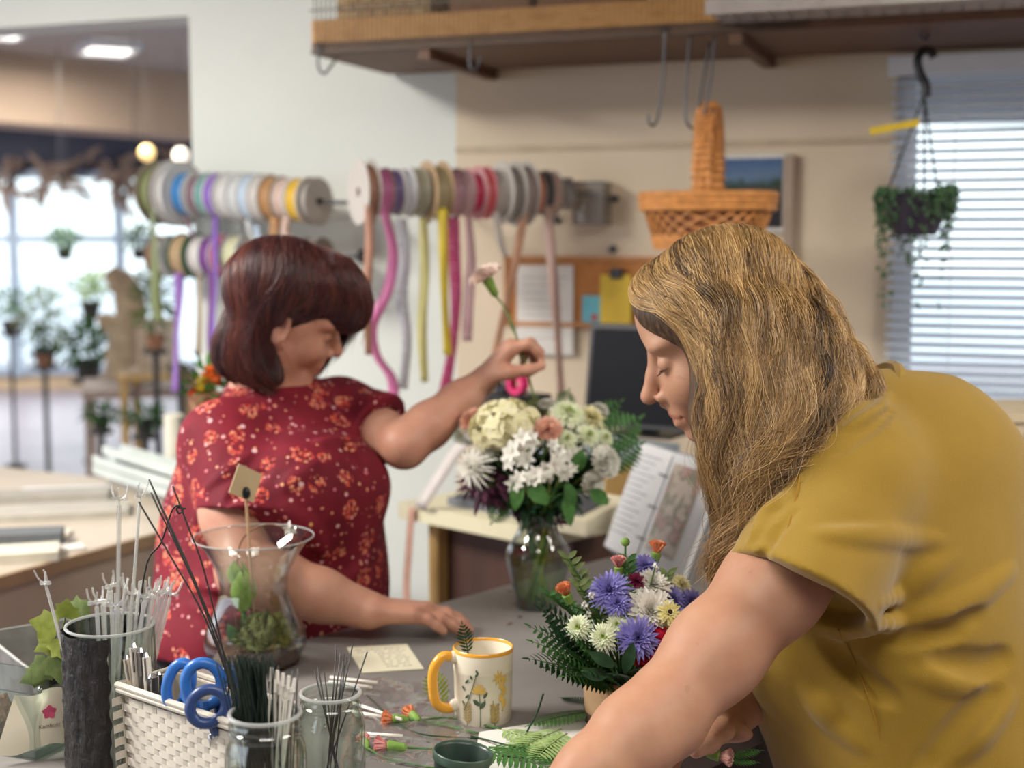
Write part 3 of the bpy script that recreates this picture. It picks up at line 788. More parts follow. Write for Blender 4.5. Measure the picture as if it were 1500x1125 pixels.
rgw = np.random.default_rng(4)
def wr(X, Y, Z):
    o = 0
    for _ in range(7):
        kx, ky, kz = rgw.normal(0, 26, 3); o = o + np.sin(kx*X+ky*Y+kz*Z*.7+rgw.uniform(0, 6))
    return o*.0007
Q.warp(wr); off_table(Q)
top1 = Q.obj('knit_top', yel, fw_root, 2); top1['label'] = 'mustard yellow short sleeved knit top'
# seam of the cap sleeve, hem stitching and collar
sm_ = mat('knit_seam_dark', '#8a6510', .9)
seam = [Q.hit(*p) for p in [(1172, 690), (1168, 720), (1160, 755), (1152, 785), (1147, 812)]]
link('seam', MB().tube(catmull([p - Vector((0, .0004, 0)) for p in seam if p], 6), .0016, 6), sm_, top1)
s2 = [Q.hit(*p) for p in [(1228, 922), (1255, 975), (1275, 1030), (1290, 1085), (1296, 1124)]]
link('seam', MB().tube(catmull([p - Vector((0, .0002, 0)) for p in s2 if p], 6), .0012, 6), sm_, top1)
col = MB(); cc = P(1266, 600, 1.81); cx_ = nrm(P(1300, 560, 1.81)-P(1230, 650, 1.81)); cy_ = Vector((0, 1, .1)).normalized()
ring = [cc + cx_*(.068*math.cos(a)) + cy_*(.074*math.sin(a)) for a in np.linspace(0, 2*math.pi, 33)[:-1]]
col.tube(ring + [ring[0]], .010, 8, cap=False); link('collar', col, yel, top1)
# trousers, down to the floor behind the table
den = mat('denim_dark', '#23262e', .85, .15, 30)
J = SDF((.2, 1.5, 0), (1.0, 2.3, .95), .009)
hipc = P(1335, 1180, 1.86) + Vector((.075, -.058, 0))
J.ell((hipc.x, hipc.y, .82), (.165, .18, .16), TMf, .04)
for q in (1, -1):
    h0 = Vector((hipc.x, hipc.y, .8)) + Lf*.09*q; J.chain([h0, h0+Vector((.02, 0, -.36))+Ff*.03, Vector((h0.x+.03, h0.y, .09))], [.095, .068, .052], .03)
off_table(J, .004); J.obj('trousers', den, fw_root, 1)
for q in (1, -1):
    h0 = Vector((hipc.x+.03, hipc.y, 0)) + Lf*.09*q; s_ = MB(); s_.ball(h0 + Ff*.06 + Vector((0, 0, .038)), (.13, .046, .038), 14, 8, (Ff, Lf, Vector((0, 0, 1)))); link('shoe', s_, dk, fw_root)
# ---- hair
hm1 = hair_mat('hair_blond', '#38281a', '#957344', '#d0ad76', .38, .45)
gp = lambda L: [P(*q) for q in L]
GA = [gp(x) for x in (
    [(948, 398, 1.80), (931, 418, 1.775), (938, 444, 1.745), (975, 462, 1.715), (1018, 480, 1.70), (1040, 540, 1.69), (1034, 635, 1.695), (1062, 702, 1.70), (1070, 758, 1.70), (1052, 868, 1.70)],
    [(968, 384, 1.81), (950, 405, 1.76), (972, 440, 1.71), (1018, 480, 1.685), (1050, 560, 1.675), (1050, 650, 1.68), (1074, 735, 1.685), (1072, 790, 1.69), (1042, 866, 1.70)],
    [(1000, 368, 1.81), (992, 395, 1.74), (1020, 440, 1.685), (1050, 510, 1.665), (1056, 600, 1.66), (1060, 690, 1.665), (1084, 765, 1.675), (1072, 838, 1.69)],
    [(1040, 355, 1.81), (1050, 385, 1.73), (1072, 450, 1.665), (1084, 540, 1.65), (1084, 630, 1.648), (1086, 710, 1.65), (1092, 765, 1.66), (1078, 815, 1.675)],
    [(1080, 349, 1.81), (1100, 378, 1.73), (1122, 450, 1.66), (1124, 545, 1.64), (1118, 630, 1.632), (1102, 700, 1.632), (1088, 750, 1.64), (1072, 800, 1.655)],
    [(1118, 353, 1.815), (1150, 395, 1.74), (1168, 470, 1.675), (1170, 560, 1.64), (1155, 635, 1.622), (1128, 690, 1.618), (1108, 730, 1.62), (1090, 765, 1.635)],
    [(1145, 368, 1.82), (1185, 420, 1.76), (1205, 490, 1.70), (1212, 560, 1.665), (1198, 615, 1.645), (1165, 655, 1.628), (1135, 690, 1.612), (1115, 720, 1.61)],
    [(1160, 382, 1.83), (1205, 440, 1.80), (1232, 505, 1.765), (1252, 560, 1.73), (1248, 595, 1.705), (1220, 628, 1.68), (1180, 662, 1.645), (1150, 690, 1.62)],
    [(1165, 388, 1.845), (1214, 450, 1.845), (1248, 520, 1.82), (1276, 572, 1.775), (1290, 600, 1.755), (1270, 625, 1.735), (1225, 655, 1.70), (1180, 690, 1.655)])]
GB = [gp(x) for x in (     # far side of the parting
    [(948, 398, 1.805), (940, 412, 1.85), (965, 440, 1.885), (1010, 490, 1.905), (1025, 580, 1.91), (1040, 680, 1.90), (1070, 790, 1.86)],
    [(1040, 355, 1.815), (1060, 380, 1.875), (1085, 450, 1.925), (1100, 560, 1.94), (1110, 680, 1.925), (1110, 780, 1.90)],
    [(1118, 353, 1.82), (1155, 392, 1.88), (1180, 470, 1.93), (1200, 570, 1.94), (1210, 660, 1.93), (1200, 720, 1.93)],
    [(1165, 388, 1.85), (1218, 455, 1.885), (1252, 525, 1.90), (1288, 585, 1.885), (1300, 620, 1.89), (1290, 650, 1.92)])]
HS = SDF((.08, 1.5, 1.05), (.60, 2.08, 1.68), .004)
def ggf(x, y, z): return np.array(HC1) + HM @ (np.array((x, y, z))*hs)
HS.ell(ggf(-.016, 0, .040), (.097*hs, .080*hs, .086*hs), HM, .02)
for sheet in (GA, GB):
    for gd in sheet:
        p = catmull(gd, 5); n_ = len(p); q = [x + (Vector(HC1)-x).normalized()*.026 for x in p]
        HS.chain(q, [.013+.006*math.sin(math.pi*min(1, i/n_*1.2)) - (.008*max(0, i/n_-.75)*4) for i in range(n_)], .022)
def hw(X, Y, Z): return .0016*np.sin(X*260+8*np.sin(Z*36)+Y*90) + .001*np.sin(X*520-Y*300+6*np.sin(Z*50))
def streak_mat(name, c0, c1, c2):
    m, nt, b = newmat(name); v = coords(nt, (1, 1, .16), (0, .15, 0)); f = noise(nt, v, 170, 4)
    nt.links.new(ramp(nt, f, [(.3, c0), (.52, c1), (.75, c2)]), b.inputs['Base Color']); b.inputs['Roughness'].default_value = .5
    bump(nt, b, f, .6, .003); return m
hair1 = HS.obj('hair', streak_mat('hair_mass_gap_shade', '#241910', '#45311e', '#6b5030'), fw_root, 1); hair1['label'] = 'long wavy blond hair with darker roots'  # mass coloured dark to stand for shade deep between the strands
def tone1(p):
    t = np.linspace(0, 1, len(p)).mean(); return 0
strands('hair_strands', [GA, GB], 19000, hm1, hair1, .0005, .0155, 4.0, .014, 40, 3, .08, clump=150, tvar=.26, out=HS, ctr=np.array(HC1))
# ================================================================ the dark haired woman in the red flowered shirt, behind the table
skin2 = skin_mat('skin_pink_light', '#c2947c', '#b67e6a', '#a05c54')
b0 = P(400, 900, 2.40)
bw_root = thing('person', 'woman with auburn bob in a red flowered shirt holding up a carnation', 'person', (b0.x, b0.y, 0))
Fb = Vector((.80, -.60, 0)).normalized(); Lb = Vector((0, 0, 1)).cross(Fb); TB = np.array(Matrix((Fb, Lb, Vector((0, 0, 1)))).transposed())
yw, pt, rl = R(20), R(21), R(18)
hf2 = Vector((math.cos(yw)*math.cos(pt), math.sin(yw)*math.cos(pt), -math.sin(pt))); hl2 = Vector((0, 0, 1)).cross(hf2).normalized(); hu2 = hf2.cross(hl2)
rm = Matrix.Rotation(rl, 3, hf2); hl2 = Matrix.Rotation(-rl, 3, hf2) @ hl2; hu2 = hf2.cross(hl2)
HM2 = np.array(Matrix((hf2, hl2, hu2)).transposed()); hs2 = .955
HC2 = Vector(np.array(P(499, 517, 2.392)) - HM2 @ (np.array((.126, 0, -.035))*hs2))
if True:
    # the near ear must be the lower one
    if (HM2 @ np.array((0, -1, 0)))[2] > 0:
        hl2 = Matrix.Rotation(2*rl, 3, hf2) @ hl2; hu2 = hf2.cross(hl2); HM2 = np.array(Matrix((hf2, hl2, hu2)).transposed()); HC2 = Vector(np.array(P(499, 517, 2.392)) - HM2 @ (np.array((.126, 0, -.035))*hs2))
B = SDF((-.66, 1.92, .86), (.14, 2.72, 1.62), .0036)
g2 = head(B, HC2, HM2, hs2)
NB2 = P(396, 612, 2.42)
B.chain([g2(-.005, 0, -.06), g2(-.005, 0, -.09), NB2], [.056, .054, .056], .02)
B.ell(g2(.045, 0, -.10), (.03, .03, .02), HM2, .02)
B.cap(NB2, P(400, 720, 2.40), .09, .1, .03)
n1 = P(326, 672, 2.27); e1 = P(362, 838, 2.15); w1 = P(540, 894, 2.15)
B.chain([P(350, 640, 2.34), n1, n1.lerp(e1, .5), e1], [.045, .05, .051, .046], .03)
B.chain([e1, e1.lerp(w1, .25), e1.lerp(w1, .6), w1], [.046, .0475, .040, .0305], .02)
hand(B, w1, P(648, 906, 2.17)-w1 + Vector((0, 0, .008)), (.05, -.12, -1), (.2, .97, -.1), [(.16, .22, .12), (.18, .25, .15), (.2, .25, .15), (.22, .28, .15)], [((.6, .75, .1), .04, .0125, .011), ((.85, .4, .2), .03, .0105, .009), ((.95, .2, .2), .022, .0088, .007)], 1.02, ra=1.12)
n2 = P(516, 622, 2.50); e2 = P(592, 652, 2.33); w2 = P(706, 560, 2.42)
B.chain([P(480, 620, 2.50), n2, n2.lerp(e2, .55), e2], [.055, .05, .043, .038], .03)
B.chain([e2, e2.lerp(w2, .3), e2.lerp(w2, .7), w2], [.0375, .0385, .032, .0255], .02)
# the raised hand pinches the stem between thumb and fingers
hd3 = nrm(Vector((.62, -.08, .78))); hn3 = nrm(Vector((.78, .1, -.62))); hs3 = nrm(hn3.cross(hd3))
PINCH = P(766, 522, 2.375)
hand(B, w2, hd3, hn3, hs3, [(.55, .95, .5), (.75, 1.0, .6), (.9, 1.05, .6), (1.0, 1.1, .6)], [((.72, .5, .45), .040, .0125, .0112), ((.7, .0, .7), .033, .011, .0092), ((.75, -.3, .6), .024, .009, .007)], .98, ra=1.08)
lips2 = [g2(.103-.013*abs(t)**1.5, .021*t, -.0668-.004*abs(t)) for t in np.linspace(-1, 1, 15)] + [g2(.103-.012*abs(t)**1.5, .017*t, -.079+.003*abs(t)) for t in np.linspace(-1, 1, 13)]
rosy2 = [g2(.075, .045*q, -.04) for q in (1, -1)] + [g2(.127, 0, -.038)]
off_table(B)
body2 = B.obj('body', skin2, bw_root, 2, {'lip': near(g2, lips2, .004, .007), 'rosy': near(g2, rosy2, .004, .034), 'dark': lambda V: np.zeros(len(V))})
for q in (1, -1):
    arc = [g2(.0915-.010*abs(t+.1)**1.6, (.0315+.0135*t)*q, -.0065-.0025*(1-t*t)) for t in np.linspace(-1, 1, 9)]
    link('lashes', MB().tube([Vector(a) for a in arc], [.0005, .001, .0013, .0013, .0013, .0013, .0013, .001, .0005], 5), lm, body2)
# ---- shirt
def flower_print():
    m, nt, b = newmat('shirt_red_flowered'); v = coords(nt); L = nt.links.new
    base = ramp(nt, noise(nt, v, 14, 3), [(.3, '#601020'), (.7, '#7c1a2a')])
    def vor(scale, seed=0):
        n = nt.nodes.new('ShaderNodeTexVoronoi'); n.inputs['Scale'].default_value = scale; mp = nt.nodes.new('ShaderNodeMapping')
        mp.inputs['Location'].default_value = (seed, seed*.7, seed*1.3); L(v, mp.inputs[0]); L(mp.outputs[0], n.inputs['Vector']); return n
    big = vor(23, .3); fine = vor(150, 1.1)
    sepc = nt.nodes.new('ShaderNodeSeparateColor'); L(big.outputs['Color'], sepc.inputs[0])
    inb = math_(nt, 'LESS_THAN', big.outputs['Distance'], math_(nt, 'MULTIPLY_ADD', sepc.outputs[0],   .36, .20))
    flo = math_(nt, 'LESS_THAN', fine.outputs['Distance'], .50)
    cl = math_(nt, 'MULTIPLY', inb, flo); cl = math_(nt, 'MULTIPLY', cl, math_(nt, 'GREATER_THAN', sepc.outputs[1], .22))
    fc = nt.nodes.new('ShaderNodeSeparateColor'); L(fine.outputs['Color'], fc.inputs[0])
    oc = ramp(nt, fc.outputs[0], [(.2, '#b8443a'), (.5, '#cf5c44'), (.8, '#d08a6c')])
    c = mixc(nt, cl, base, oc)
    d = vor(78, 4.2); ds = nt.nodes.new('ShaderNodeSeparateColor'); L(d.outputs['Color'], ds.inputs[0])
    dm = math_(nt, 'MULTIPLY', math_(nt, 'LESS_THAN', d.outputs['Distance'], math_(nt, 'MULTIPLY_ADD', ds.outputs[2], .20, .08)), math_(nt, 'GREATER_THAN', ds.outputs[0], .12))
    dc = ramp(nt, ds.outputs[1], [(.25, '#d9a2a0'), (.5, '#dca06a'), (.75, '#c8707a')])
    c = mixc(nt, dm, c, dc)
    e = vor(38, 7.7); es = nt.nodes.new('ShaderNodeSeparateColor'); L(e.outputs['Color'], es.inputs[0])
    em = math_(nt, 'MULTIPLY', math_(nt, 'LESS_THAN', e.outputs['Distance'], .17), math_(nt, 'GREATER_THAN', es.outputs[0], .78))
    c = mixc(nt, em, c, '#d8b0b0')
    L(c, b.inputs['Base Color']); b.inputs['Roughness'].default_value = .75; b.inputs['Specular IOR Level'].default_value = .25
    bump(nt, b, noise(nt, v, 40, 3), .25, .004); return m
red = flower_print()
K = SDF((-.72, 1.96, .70), (-.02, 2.78, 1.42), .0045)
K.cap(P(322, 652, 2.30), P(505, 612, 2.50), .062, .058, .05)
K.cap(P(388, 585, 2.42), P(395, 640, 2.42), .068, .09, .04)
K.ell(P(415, 700, 2.41), (.135, .185, .17), TB, .05)
K.ell(P(492, 712, 2.31), (.085, .10, .085), TB, .06); K.ell(P(440, 722, 2.235), (.085, .09, .085), TB, .06)
K.ell(P(425, 850, 2.36), (.150, .195, .2), TB, .08)
K.ell(P(380, 925, 2.36), (.165, .205, .12), TB, .08)
K.ell(P(345, 800, 2.42), (.10, .15, .18), TB, .08)
hb = P(340, 948, 2.36)
K.plane((hb.x, hb.y, max(.87, P(340, 950, 2.36).z)), (0, 0, -1), (-.75, 1.9, .6), (0, 2.8, 1.0))
KL = K.like()
a_, b2_ = P(330, 650, 2.29), P(357, 748, 2.205); KL.cap(a_, b2_+(b2_-a_)*.6, .068, .074, .03); sleeve_cut(KL, a_, b2_, b2_, nrm(Vector((.012, -.25, -1))), .05, .14); K.join(KL, .035)
KL = K.like()
a_, b2_ = P(500, 606, 2.51), P(556, 628, 2.42); KL.cap(a_, b2_+(b2_-a_)*.6, .064, .066, .03); sleeve_cut(KL, a_, b2_, b2_, nrm(b2_-a_ + Vector((0, .03, -.03))), .043, .14); K.join(KL, .03)
do_folds(K, [
    ([[(300, 720), (340, 690), (380, 660)]], .012, .006, .02, 'u'), ([[(330, 735), (370, 700), (400, 680)]], .01, .005, .02, 's'),
    ([[(410, 720), (440, 700), (470, 680)]], .014, .006, .025, 'u'), ([[(412, 745), (450, 770), (480, 830)]], .014, .006, .03, 'u'),
    ([[(280, 850), (330, 870), (400, 865)]], .013, .006, .025, 'u'), ([[(275, 890), (340, 905), (420, 890)]], .013, .006, .025, 'u'), ([[(285, 870), (340, 888), (410, 878)]], .011, .005, .02, 's'),
    ([[(430, 870), (500, 850), (555, 800)]], .013, .005, .025, 'u'), ([[(505, 640), (525, 670), (545, 700)]], .01, .004, .02, 's'), ([[(460, 650), (490, 650), (520, 640)]], .01, .005, .02, 'u'),
    ([[(440, 800), (480, 890), (520, 880)]], .012, .005, .02, 's')])
K.warp(wr); off_table(K, .003)
sh2 = K.obj('shirt', red, bw_root, 2); sh2['label'] = 'dark red shirt printed with small orange and pink flowers'
cb = MB(); cc = P(388, 590, 2.42); cx_ = nrm(Vector((.85, -.55, -.25))); cy_ = nrm(Vector((.5, .85, 0)))
ring = [cc + Vector((0, 0, -.004)) + cx_*(.072*math.cos(a)) + cy_*(.073*math.sin(a)) for a in np.linspace(0, 2*math.pi, 33)[:-1]]
cb.tube(ring+[ring[0]], .0065, 8, cap=False); link('collar', cb, red, sh2)
nk = MB(); nk.tube(catmull([P(396, 566, 2.35), P(410, 600, 2.31), P(428, 612, 2.30), P(442, 596, 2.33), P(448, 578, 2.37)], 6), .0009, 5); link('necklace', nk, mat('necklace_silver', '#d8c8a8', .3, metal=1), bw_root)
blk = mat('trousers_black', '#17161a', .85, .15, 30)
J = SDF((-.75, 1.9, 0), (.05, 2.8, .96), .009); hc = P(372, 940, 2.38)
J.ell((hc.x, hc.y, .84), (.155, .19, .15), TB, .04)
for q in (1, -1):
    h0 = Vector((hc.x, hc.y, .8)) + Lb*.09*q; J.chain([h0, h0+Vector((0, 0, -.36))+Fb*.02, Vector((h0.x, h0.y, .08))], [.095, .07, .055], .03)
off_table(J, .004); J.obj('trousers', blk, bw_root, 1)
for q in (1, -1):
    h0 = Vector((hc.x, hc.y, 0)) + Lb*.09*q; s_ = MB(); s_.ball(h0 + Fb*.06 + Vector((0, 0, .038)), (.13, .046, .038), 14, 8, (Fb, Lb, Vector((0, 0, 1)))); link('shoe', s_, dk, bw_root)
# ---- hair: a bob with bangs
hm2 = hair_mat('hair_auburn', '#1d1012', '#452326', '#8a4c3c', .34, .5)
GA2, GA3 = [
    [(470, 372, 2.36), (500, 384, 2.335), (525, 410, 2.325), (536, 442, 2.325), (530, 468, 2.33), (516, 484, 2.34)],
    [(455, 366, 2.36), (480, 380, 2.32), (504, 406, 2.305), (514, 438, 2.31), (507, 462, 2.32), (494, 476, 2.33)],
    [(440, 364, 2.36), (458, 380, 2.31), (480, 405, 2.285), (488, 430, 2.29), (482, 448, 2.30), (470, 460, 2.31)],
    [(425, 366, 2.36), (434, 386, 2.305), (448, 412, 2.275), (450, 434, 2.278), (440, 450, 2.285), (428, 458, 2.292)]], [
    [(425, 366, 2.36), (432, 388, 2.30), (440, 412, 2.275), (430, 436, 2.278), (414, 452, 2.285), (400, 462, 2.29)],
    [(418, 367, 2.36), (418, 392, 2.30), (416, 420, 2.275), (402, 446, 2.278), (384, 470, 2.29), (382, 512, 2.295), (392, 545, 2.30), (408, 570, 2.31)],
    [(405, 372, 2.365), (390, 400, 2.305), (382, 438, 2.28), (370, 480, 2.28), (366, 522, 2.285), (378, 555, 2.295), (400, 573, 2.305)],
    [(395, 378, 2.37), (368, 410, 2.32), (354, 455, 2.295), (341, 500, 2.29), (338, 530, 2.30), (356, 556, 2.31), (385, 568, 2.315)],
    [(388, 385, 2.38), (358, 425, 2.355), (340, 470, 2.34), (326, 510, 2.335), (326, 535, 2.34), (345, 554, 2.35), (372, 562, 2.35)],
    [(386, 386, 2.40), (354, 428, 2.40), (334, 475, 2.40), (322, 512, 2.40), (326, 534, 2.40), (345, 550, 2.405), (372, 555, 2.405)]]
GA2, GA3 = [gp(x) for x in GA2], [gp(x) for x in GA3]
GB2 = [gp(x) for x in (
    [(470, 372, 2.37), (498, 390, 2.39), (525, 425, 2.40), (532, 460, 2.40), (522, 485, 2.395)],
    [(440, 364, 2.375), (470, 385, 2.43), (490, 430, 2.46), (490, 480, 2.465), (470, 530, 2.46), (455, 560, 2.45)],
    [(410, 370, 2.39), (420, 395, 2.45), (420, 450, 2.49), (410, 520, 2.49), (405, 560, 2.48)],
    [(388, 386, 2.40), (365, 430, 2.43), (350, 480, 2.45), (345, 520, 2.45), (360, 555, 2.45)])]
HS2 = SDF((-.60, 2.1, 1.26), (-.16, 2.62, 1.64), .004)
h2g = lambda x, y, z: np.array(HC2) + HM2 @ (np.array((x, y, z))*hs2)
HS2.ell(h2g(-.018, 0, .038), (.104*hs2, .081*hs2, .094*hs2), HM2, .02)
for sheet in (GA2, GA3, GB2):
    for gd in sheet:
        p = catmull(gd, 5); n_ = len(p); q = [x + (Vector(HC2)-x).normalized()*.017 for x in p]
        HS2.chain(q, [.013+.004*math.sin(math.pi*min(1, i/n_*1.2)) - (.009*max(0, i/n_-.75)*4) for i in range(n_)], .016)
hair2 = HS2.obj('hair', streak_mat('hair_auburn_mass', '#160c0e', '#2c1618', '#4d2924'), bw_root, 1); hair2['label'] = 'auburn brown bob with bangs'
strands('hair_strands', [GA2, GA3, GB2], 9000, hm2, hair2, .00055, .003, 1.5, .007, 26, 5, .03, clump=110, out=HS2, ctr=np.array(HC2))
# ================================================================ shelf above the back wall
w_or = wood('shelf_pine_orange', '#b9803c', '#cf9a52', 9, .55, (1, 6, 6), (0, 0, R(20)))
w_dk = wood('shelf_wood_dark', '#4a3426', '#6a4a34', 9, .6, (1, 6, 6), (0, 0, R(20)))
wire_m = mat('wire_grey', '#4f463a', .5, metal=.3); hook_m = mat('hook_steel', '#55565a', .4, metal=.8)
ZS = Wl(679, 106).z; SD = .46
ts0 = wt(Wl(457, 76, SD)); ts1 = 1.95
sh = thing('wall_shelf', 'orange pine shelf high on the back wall fenced with a wire grid', 'shelf', W((ts0+ts1)/2, SD/2, ZS))
link('shelf_board', MB().box(W((ts0+ts1)/2, SD/2+.01, ZS+.014), (ts1-ts0, SD-.02, .028), AX), w_dk, sh, 0)  # board coloured darker than the front one, its shade put into the wood
link('front_board', MB().box(W((ts0+ts1)/2, SD-.012, ZS+.052), (ts1-ts0, .024, .062), AX), w_or, sh, 0)
for tb_ in (ts0+.30, ts0+1.05, ts0+1.7):
    link('bracket', MB().box(W(tb_, SD/2, ZS-.012), (.03, SD, .024), AX), w_dk, sh, 0)
wp = MB(); tw1 = wt(Wl(1180, 30, SD)); n_ = int((tw1-ts0)/.0125)
for k in range(n_): wp.box(W(ts0+.012+k*.0125, SD+.006, ZS+.19), (.0025, .0025, .37), AX)
for z in (ZS+.004, ZS+.105, ZS+.2, ZS+.37): wp.box(W((ts0+tw1)/2, SD+.009, z), (tw1-ts0, .0035, .0035), AX)
link('wire_grid', wp, wire_m, sh, 0)
ws = MB(); tq0 = wt(Wl(1045, 55, SD+.1))
for k in range(26): ws.box(W((tq0+ts1)/2, SD-.02+k*.008, ZS+.02+.0006*k), (ts1-tq0, .0028, .0028), AX)
for k in range(30): ws.box(W(tq0+(ts1-tq0)*k/29, SD+.08, ZS+.023), (.0035, .22, .0035), AX)
ws.box(W((tq0+ts1)/2, SD+.185, ZS+.028), (ts1-tq0, .006, .03), AX)
link('wire_ledge', ws, mat('wire_pale', '#a39a94', .4, metal=.4), sh, 0)
# baskets and crates that stand on it
def weave_mat(name, c1, c2, sc=60):
    m, nt, b = newmat(name); v = coords(nt); br = nt.nodes.new('ShaderNodeTexBrick'); br.inputs['Scale'].default_value = sc*.25
    br.inputs['Color1'].default_value = hexc(c1); br.inputs['Color2'].default_value = hexc(c2); br.inputs['Mortar'].default_value = hexc('#5a4028'); br.inputs['Mortar Size'].default_value = .03
    mp = nt.nodes.new('ShaderNodeMapping'); mp.inputs['Rotation'].default_value = (R(90), 0, 0); nt.links.new(v, mp.inputs[0]); nt.links.new(mp.outputs[0], br.inputs[0])
    nt.links.new(br.outputs[0], b.inputs['Base Color']); b.inputs['Roughness'].default_value = .7; bump(nt, b, br.outputs['Fac'], .5, .004); return m
wv = weave_mat('weave_tan', '#c9a878', '#b8925e')
def open_box(c, d, ax, th=.008, taper=1.0):
    c = Vector(c); X, Y, Z = ax; m = MB(); h = d[2]
    def ring(sx, sy, z): return [c + X*(sx*i/2) + Y*(sy*j/2) + Z*z for i, j in ((-1, -1), (1, -1), (1, 1), (-1, 1))]
    a = ring(d[0]*taper, d[1]*taper, 0); b = ring(d[0], d[1], h); e = ring(d[0]-2*th, d[1]-2*th, h); f = ring(d[0]*taper-2*th, d[1]*taper-2*th, th)
    q = lambda o, p: [(o+i, o+(i+1) % 4, p+(i+1) % 4, p+i) for i in range(4)]
    m.add(a+b+e+f, [(3, 2, 1, 0)] + q(0, 4) + q(4, 8) + q(8, 12) + [(12, 13, 14, 15)]); return m
def on_shelf(px, d): return wt(Wl(px, 20, d))
t1 = (on_shelf(505, .3)+on_shelf(662, .3))/2
bs = thing('shelf_basket', 'tan woven basket standing on the left end of the wire fenced shelf', 'basket', W(t1, .27, ZS+.03))
link('basket_body', open_box(W(t1, .27, ZS+.03), (.26, .24, .16), AX, .01, .92), wv, bs, 0)
rr_ = MB(); cnr = [W(t1+.13*i, .27+.12*j, ZS+.19) for i, j in ((-1, -1), (1, -1), (1, 1), (-1, 1), (-1, -1))]; rr_.tube(cnr, .011, 8); link('rim', rr_, wv, bs)
cr = wood('crate_brown', '#6b4526', '#8a5d35', 14, .6, (1, 5, 5))
for px_, lb in ((735, 'brown slatted crate beside the tan basket on the shelf'), (865, 'brown slatted crate in the middle of the high shelf'), (1080, 'brown slatted crate above the wicker basket on the high shelf')):
    t2 = on_shelf(px_, .3); ct = thing('wooden_crate', lb, 'crate', W(t2, .26, ZS+.03), 'crates on the high shelf')
    m_ = MB()
    for k in range(3):
        for j in (-1, 1): m_.box(W(t2, .26+.12*j, ZS+.055+k*.06), (.2, .012, .045), AX); m_.box(W(t2+.1*j, .26, ZS+.055+k*.06), (.012, .24, .045), AX)
    link('slats', m_, cr, ct, 0)
    for i in (-1, 1):
        for j in (-1, 1): link('corner_post', MB().box(W(t2+.088*i, .26+.106*j, ZS+.115), (.024, .02, .17), AX), w_dk, ct, 0)
    link('bottom', MB().box(W(t2, .26, ZS+.037), (.2, .23, .012), AX), cr, ct, 0)
# hooks
def hook(pts, D, lb, r=.0032):
    p = catmull([P(x, y, D) for x, y in pts], 6); return solo('hook', MB().tube(p, r, 7), hook_m, lb, 'hook', None, 180)
DS = pix(W(.6, SD+.012, ZS))[2]
hook([(468, 62), (466, 95), (474, 108), (484, 98), (494, 84)], pix(W(ts0+.03, SD+.012, ZS))[2], 'short wire hook hanging at the left end of the high shelf')
hook([(690, 60), (688, 92), (693, 103), (700, 96), (704, 80)], pix(W(.2, SD+.012, ZS))[2], 'short wire hook under the shelf left of the long hooks')
hook([(974, 40), (972, 100), (965, 165), (958, 183), (951, 180), (950, 168)], DS-.03, 'long wire hook hanging free left of the wicker basket')
hook([(1012, 45), (1006, 110), (1004, 165), (1009, 184), (1017, 186), (1022, 172), (1030, 118), (1040, 62)], DS-.03, 'tall u shaped wire hook just left of the basket handle')
hook([(1047, 55), (1044, 90), (1036, 148), (1032, 166), (1040, 172), (1046, 160)], DS-.05, 'long wire hook that carries the wicker basket')
hook([(1352, 15), (1350, 40), (1348, 52), (1356, 58), (1360, 48)], 3.0, 'small wire hook on the ledge above the hanging plant')

# ================================================================ wicker basket on its hook
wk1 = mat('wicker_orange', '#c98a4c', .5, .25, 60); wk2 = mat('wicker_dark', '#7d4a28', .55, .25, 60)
KD = 3.12; kc = P(1036, 366, KD); k_ax = nrm(Vector((.95, -.30, 0))); k_ay = Vector((-k_ax.y, k_ax.x, 0)); kz = Vector((0, 0, 1))
kb = thing('wicker_basket', 'orange wicker basket with a tall arched handle hanging from a hook', 'basket', kc)
KW, KH = .148, .125
def kring(f, z, n=48):
    o = []
    for i in range(n):
        a = 2*math.pi*i/n; e = .72
        x = abs(math.cos(a))**e*math.copysign(1, math.cos(a)); y = abs(math.sin(a))**e*math.copysign(1, math.sin(a))
        o.append(kc + k_ax*(x*KW*f) + k_ay*(y*KW*.62*f) + kz*z)
    return o
bd = MB()
for lv in range(5):                                       # solid wound base
    r_ = kring(.80+.012*lv, .004+.006*lv); bd.tube(r_+[r_[0]], .0045, 6, cap=False)
link('base_weave', bd, wk1, kb)
lt = MB(); N_ = 26
for sgn in (1, -1):
    for i in range(N_):
        path = []
        for k in range(7):
            t = k/6; a = 2*math.pi*(i/N_ + sgn*t*.11); f = .83+.16*t; e = .72
            x = abs(math.cos(a))**e*math.copysign(1, math.cos(a)); y = abs(math.sin(a))**e*math.copysign(1, math.sin(a))
            path.append(kc + k_ax*(x*KW*(f+sgn*.006)) + k_ay*(y*KW*.62*(f+sgn*.006)) + kz*(.03+t*(KH-.05)))
        lt.tube(path, .0042, 5, flat=.6)
link('lattice_weave', lt, wk1, kb)
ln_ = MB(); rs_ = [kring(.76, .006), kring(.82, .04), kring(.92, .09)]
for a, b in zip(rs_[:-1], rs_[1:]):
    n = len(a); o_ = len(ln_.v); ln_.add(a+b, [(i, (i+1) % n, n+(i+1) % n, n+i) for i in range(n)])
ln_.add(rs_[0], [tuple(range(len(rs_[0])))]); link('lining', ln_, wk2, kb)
rm_ = MB()
for q in range(3):
    r_ = kring(1.0+.01*q, KH-.03+.014*q); rm_.tube(r_+[r_[0]], .009, 8, cap=False)
link('rim', rm_, wk1, kb)
hd_ = MB(); HH = KD*(366-160)/FPX
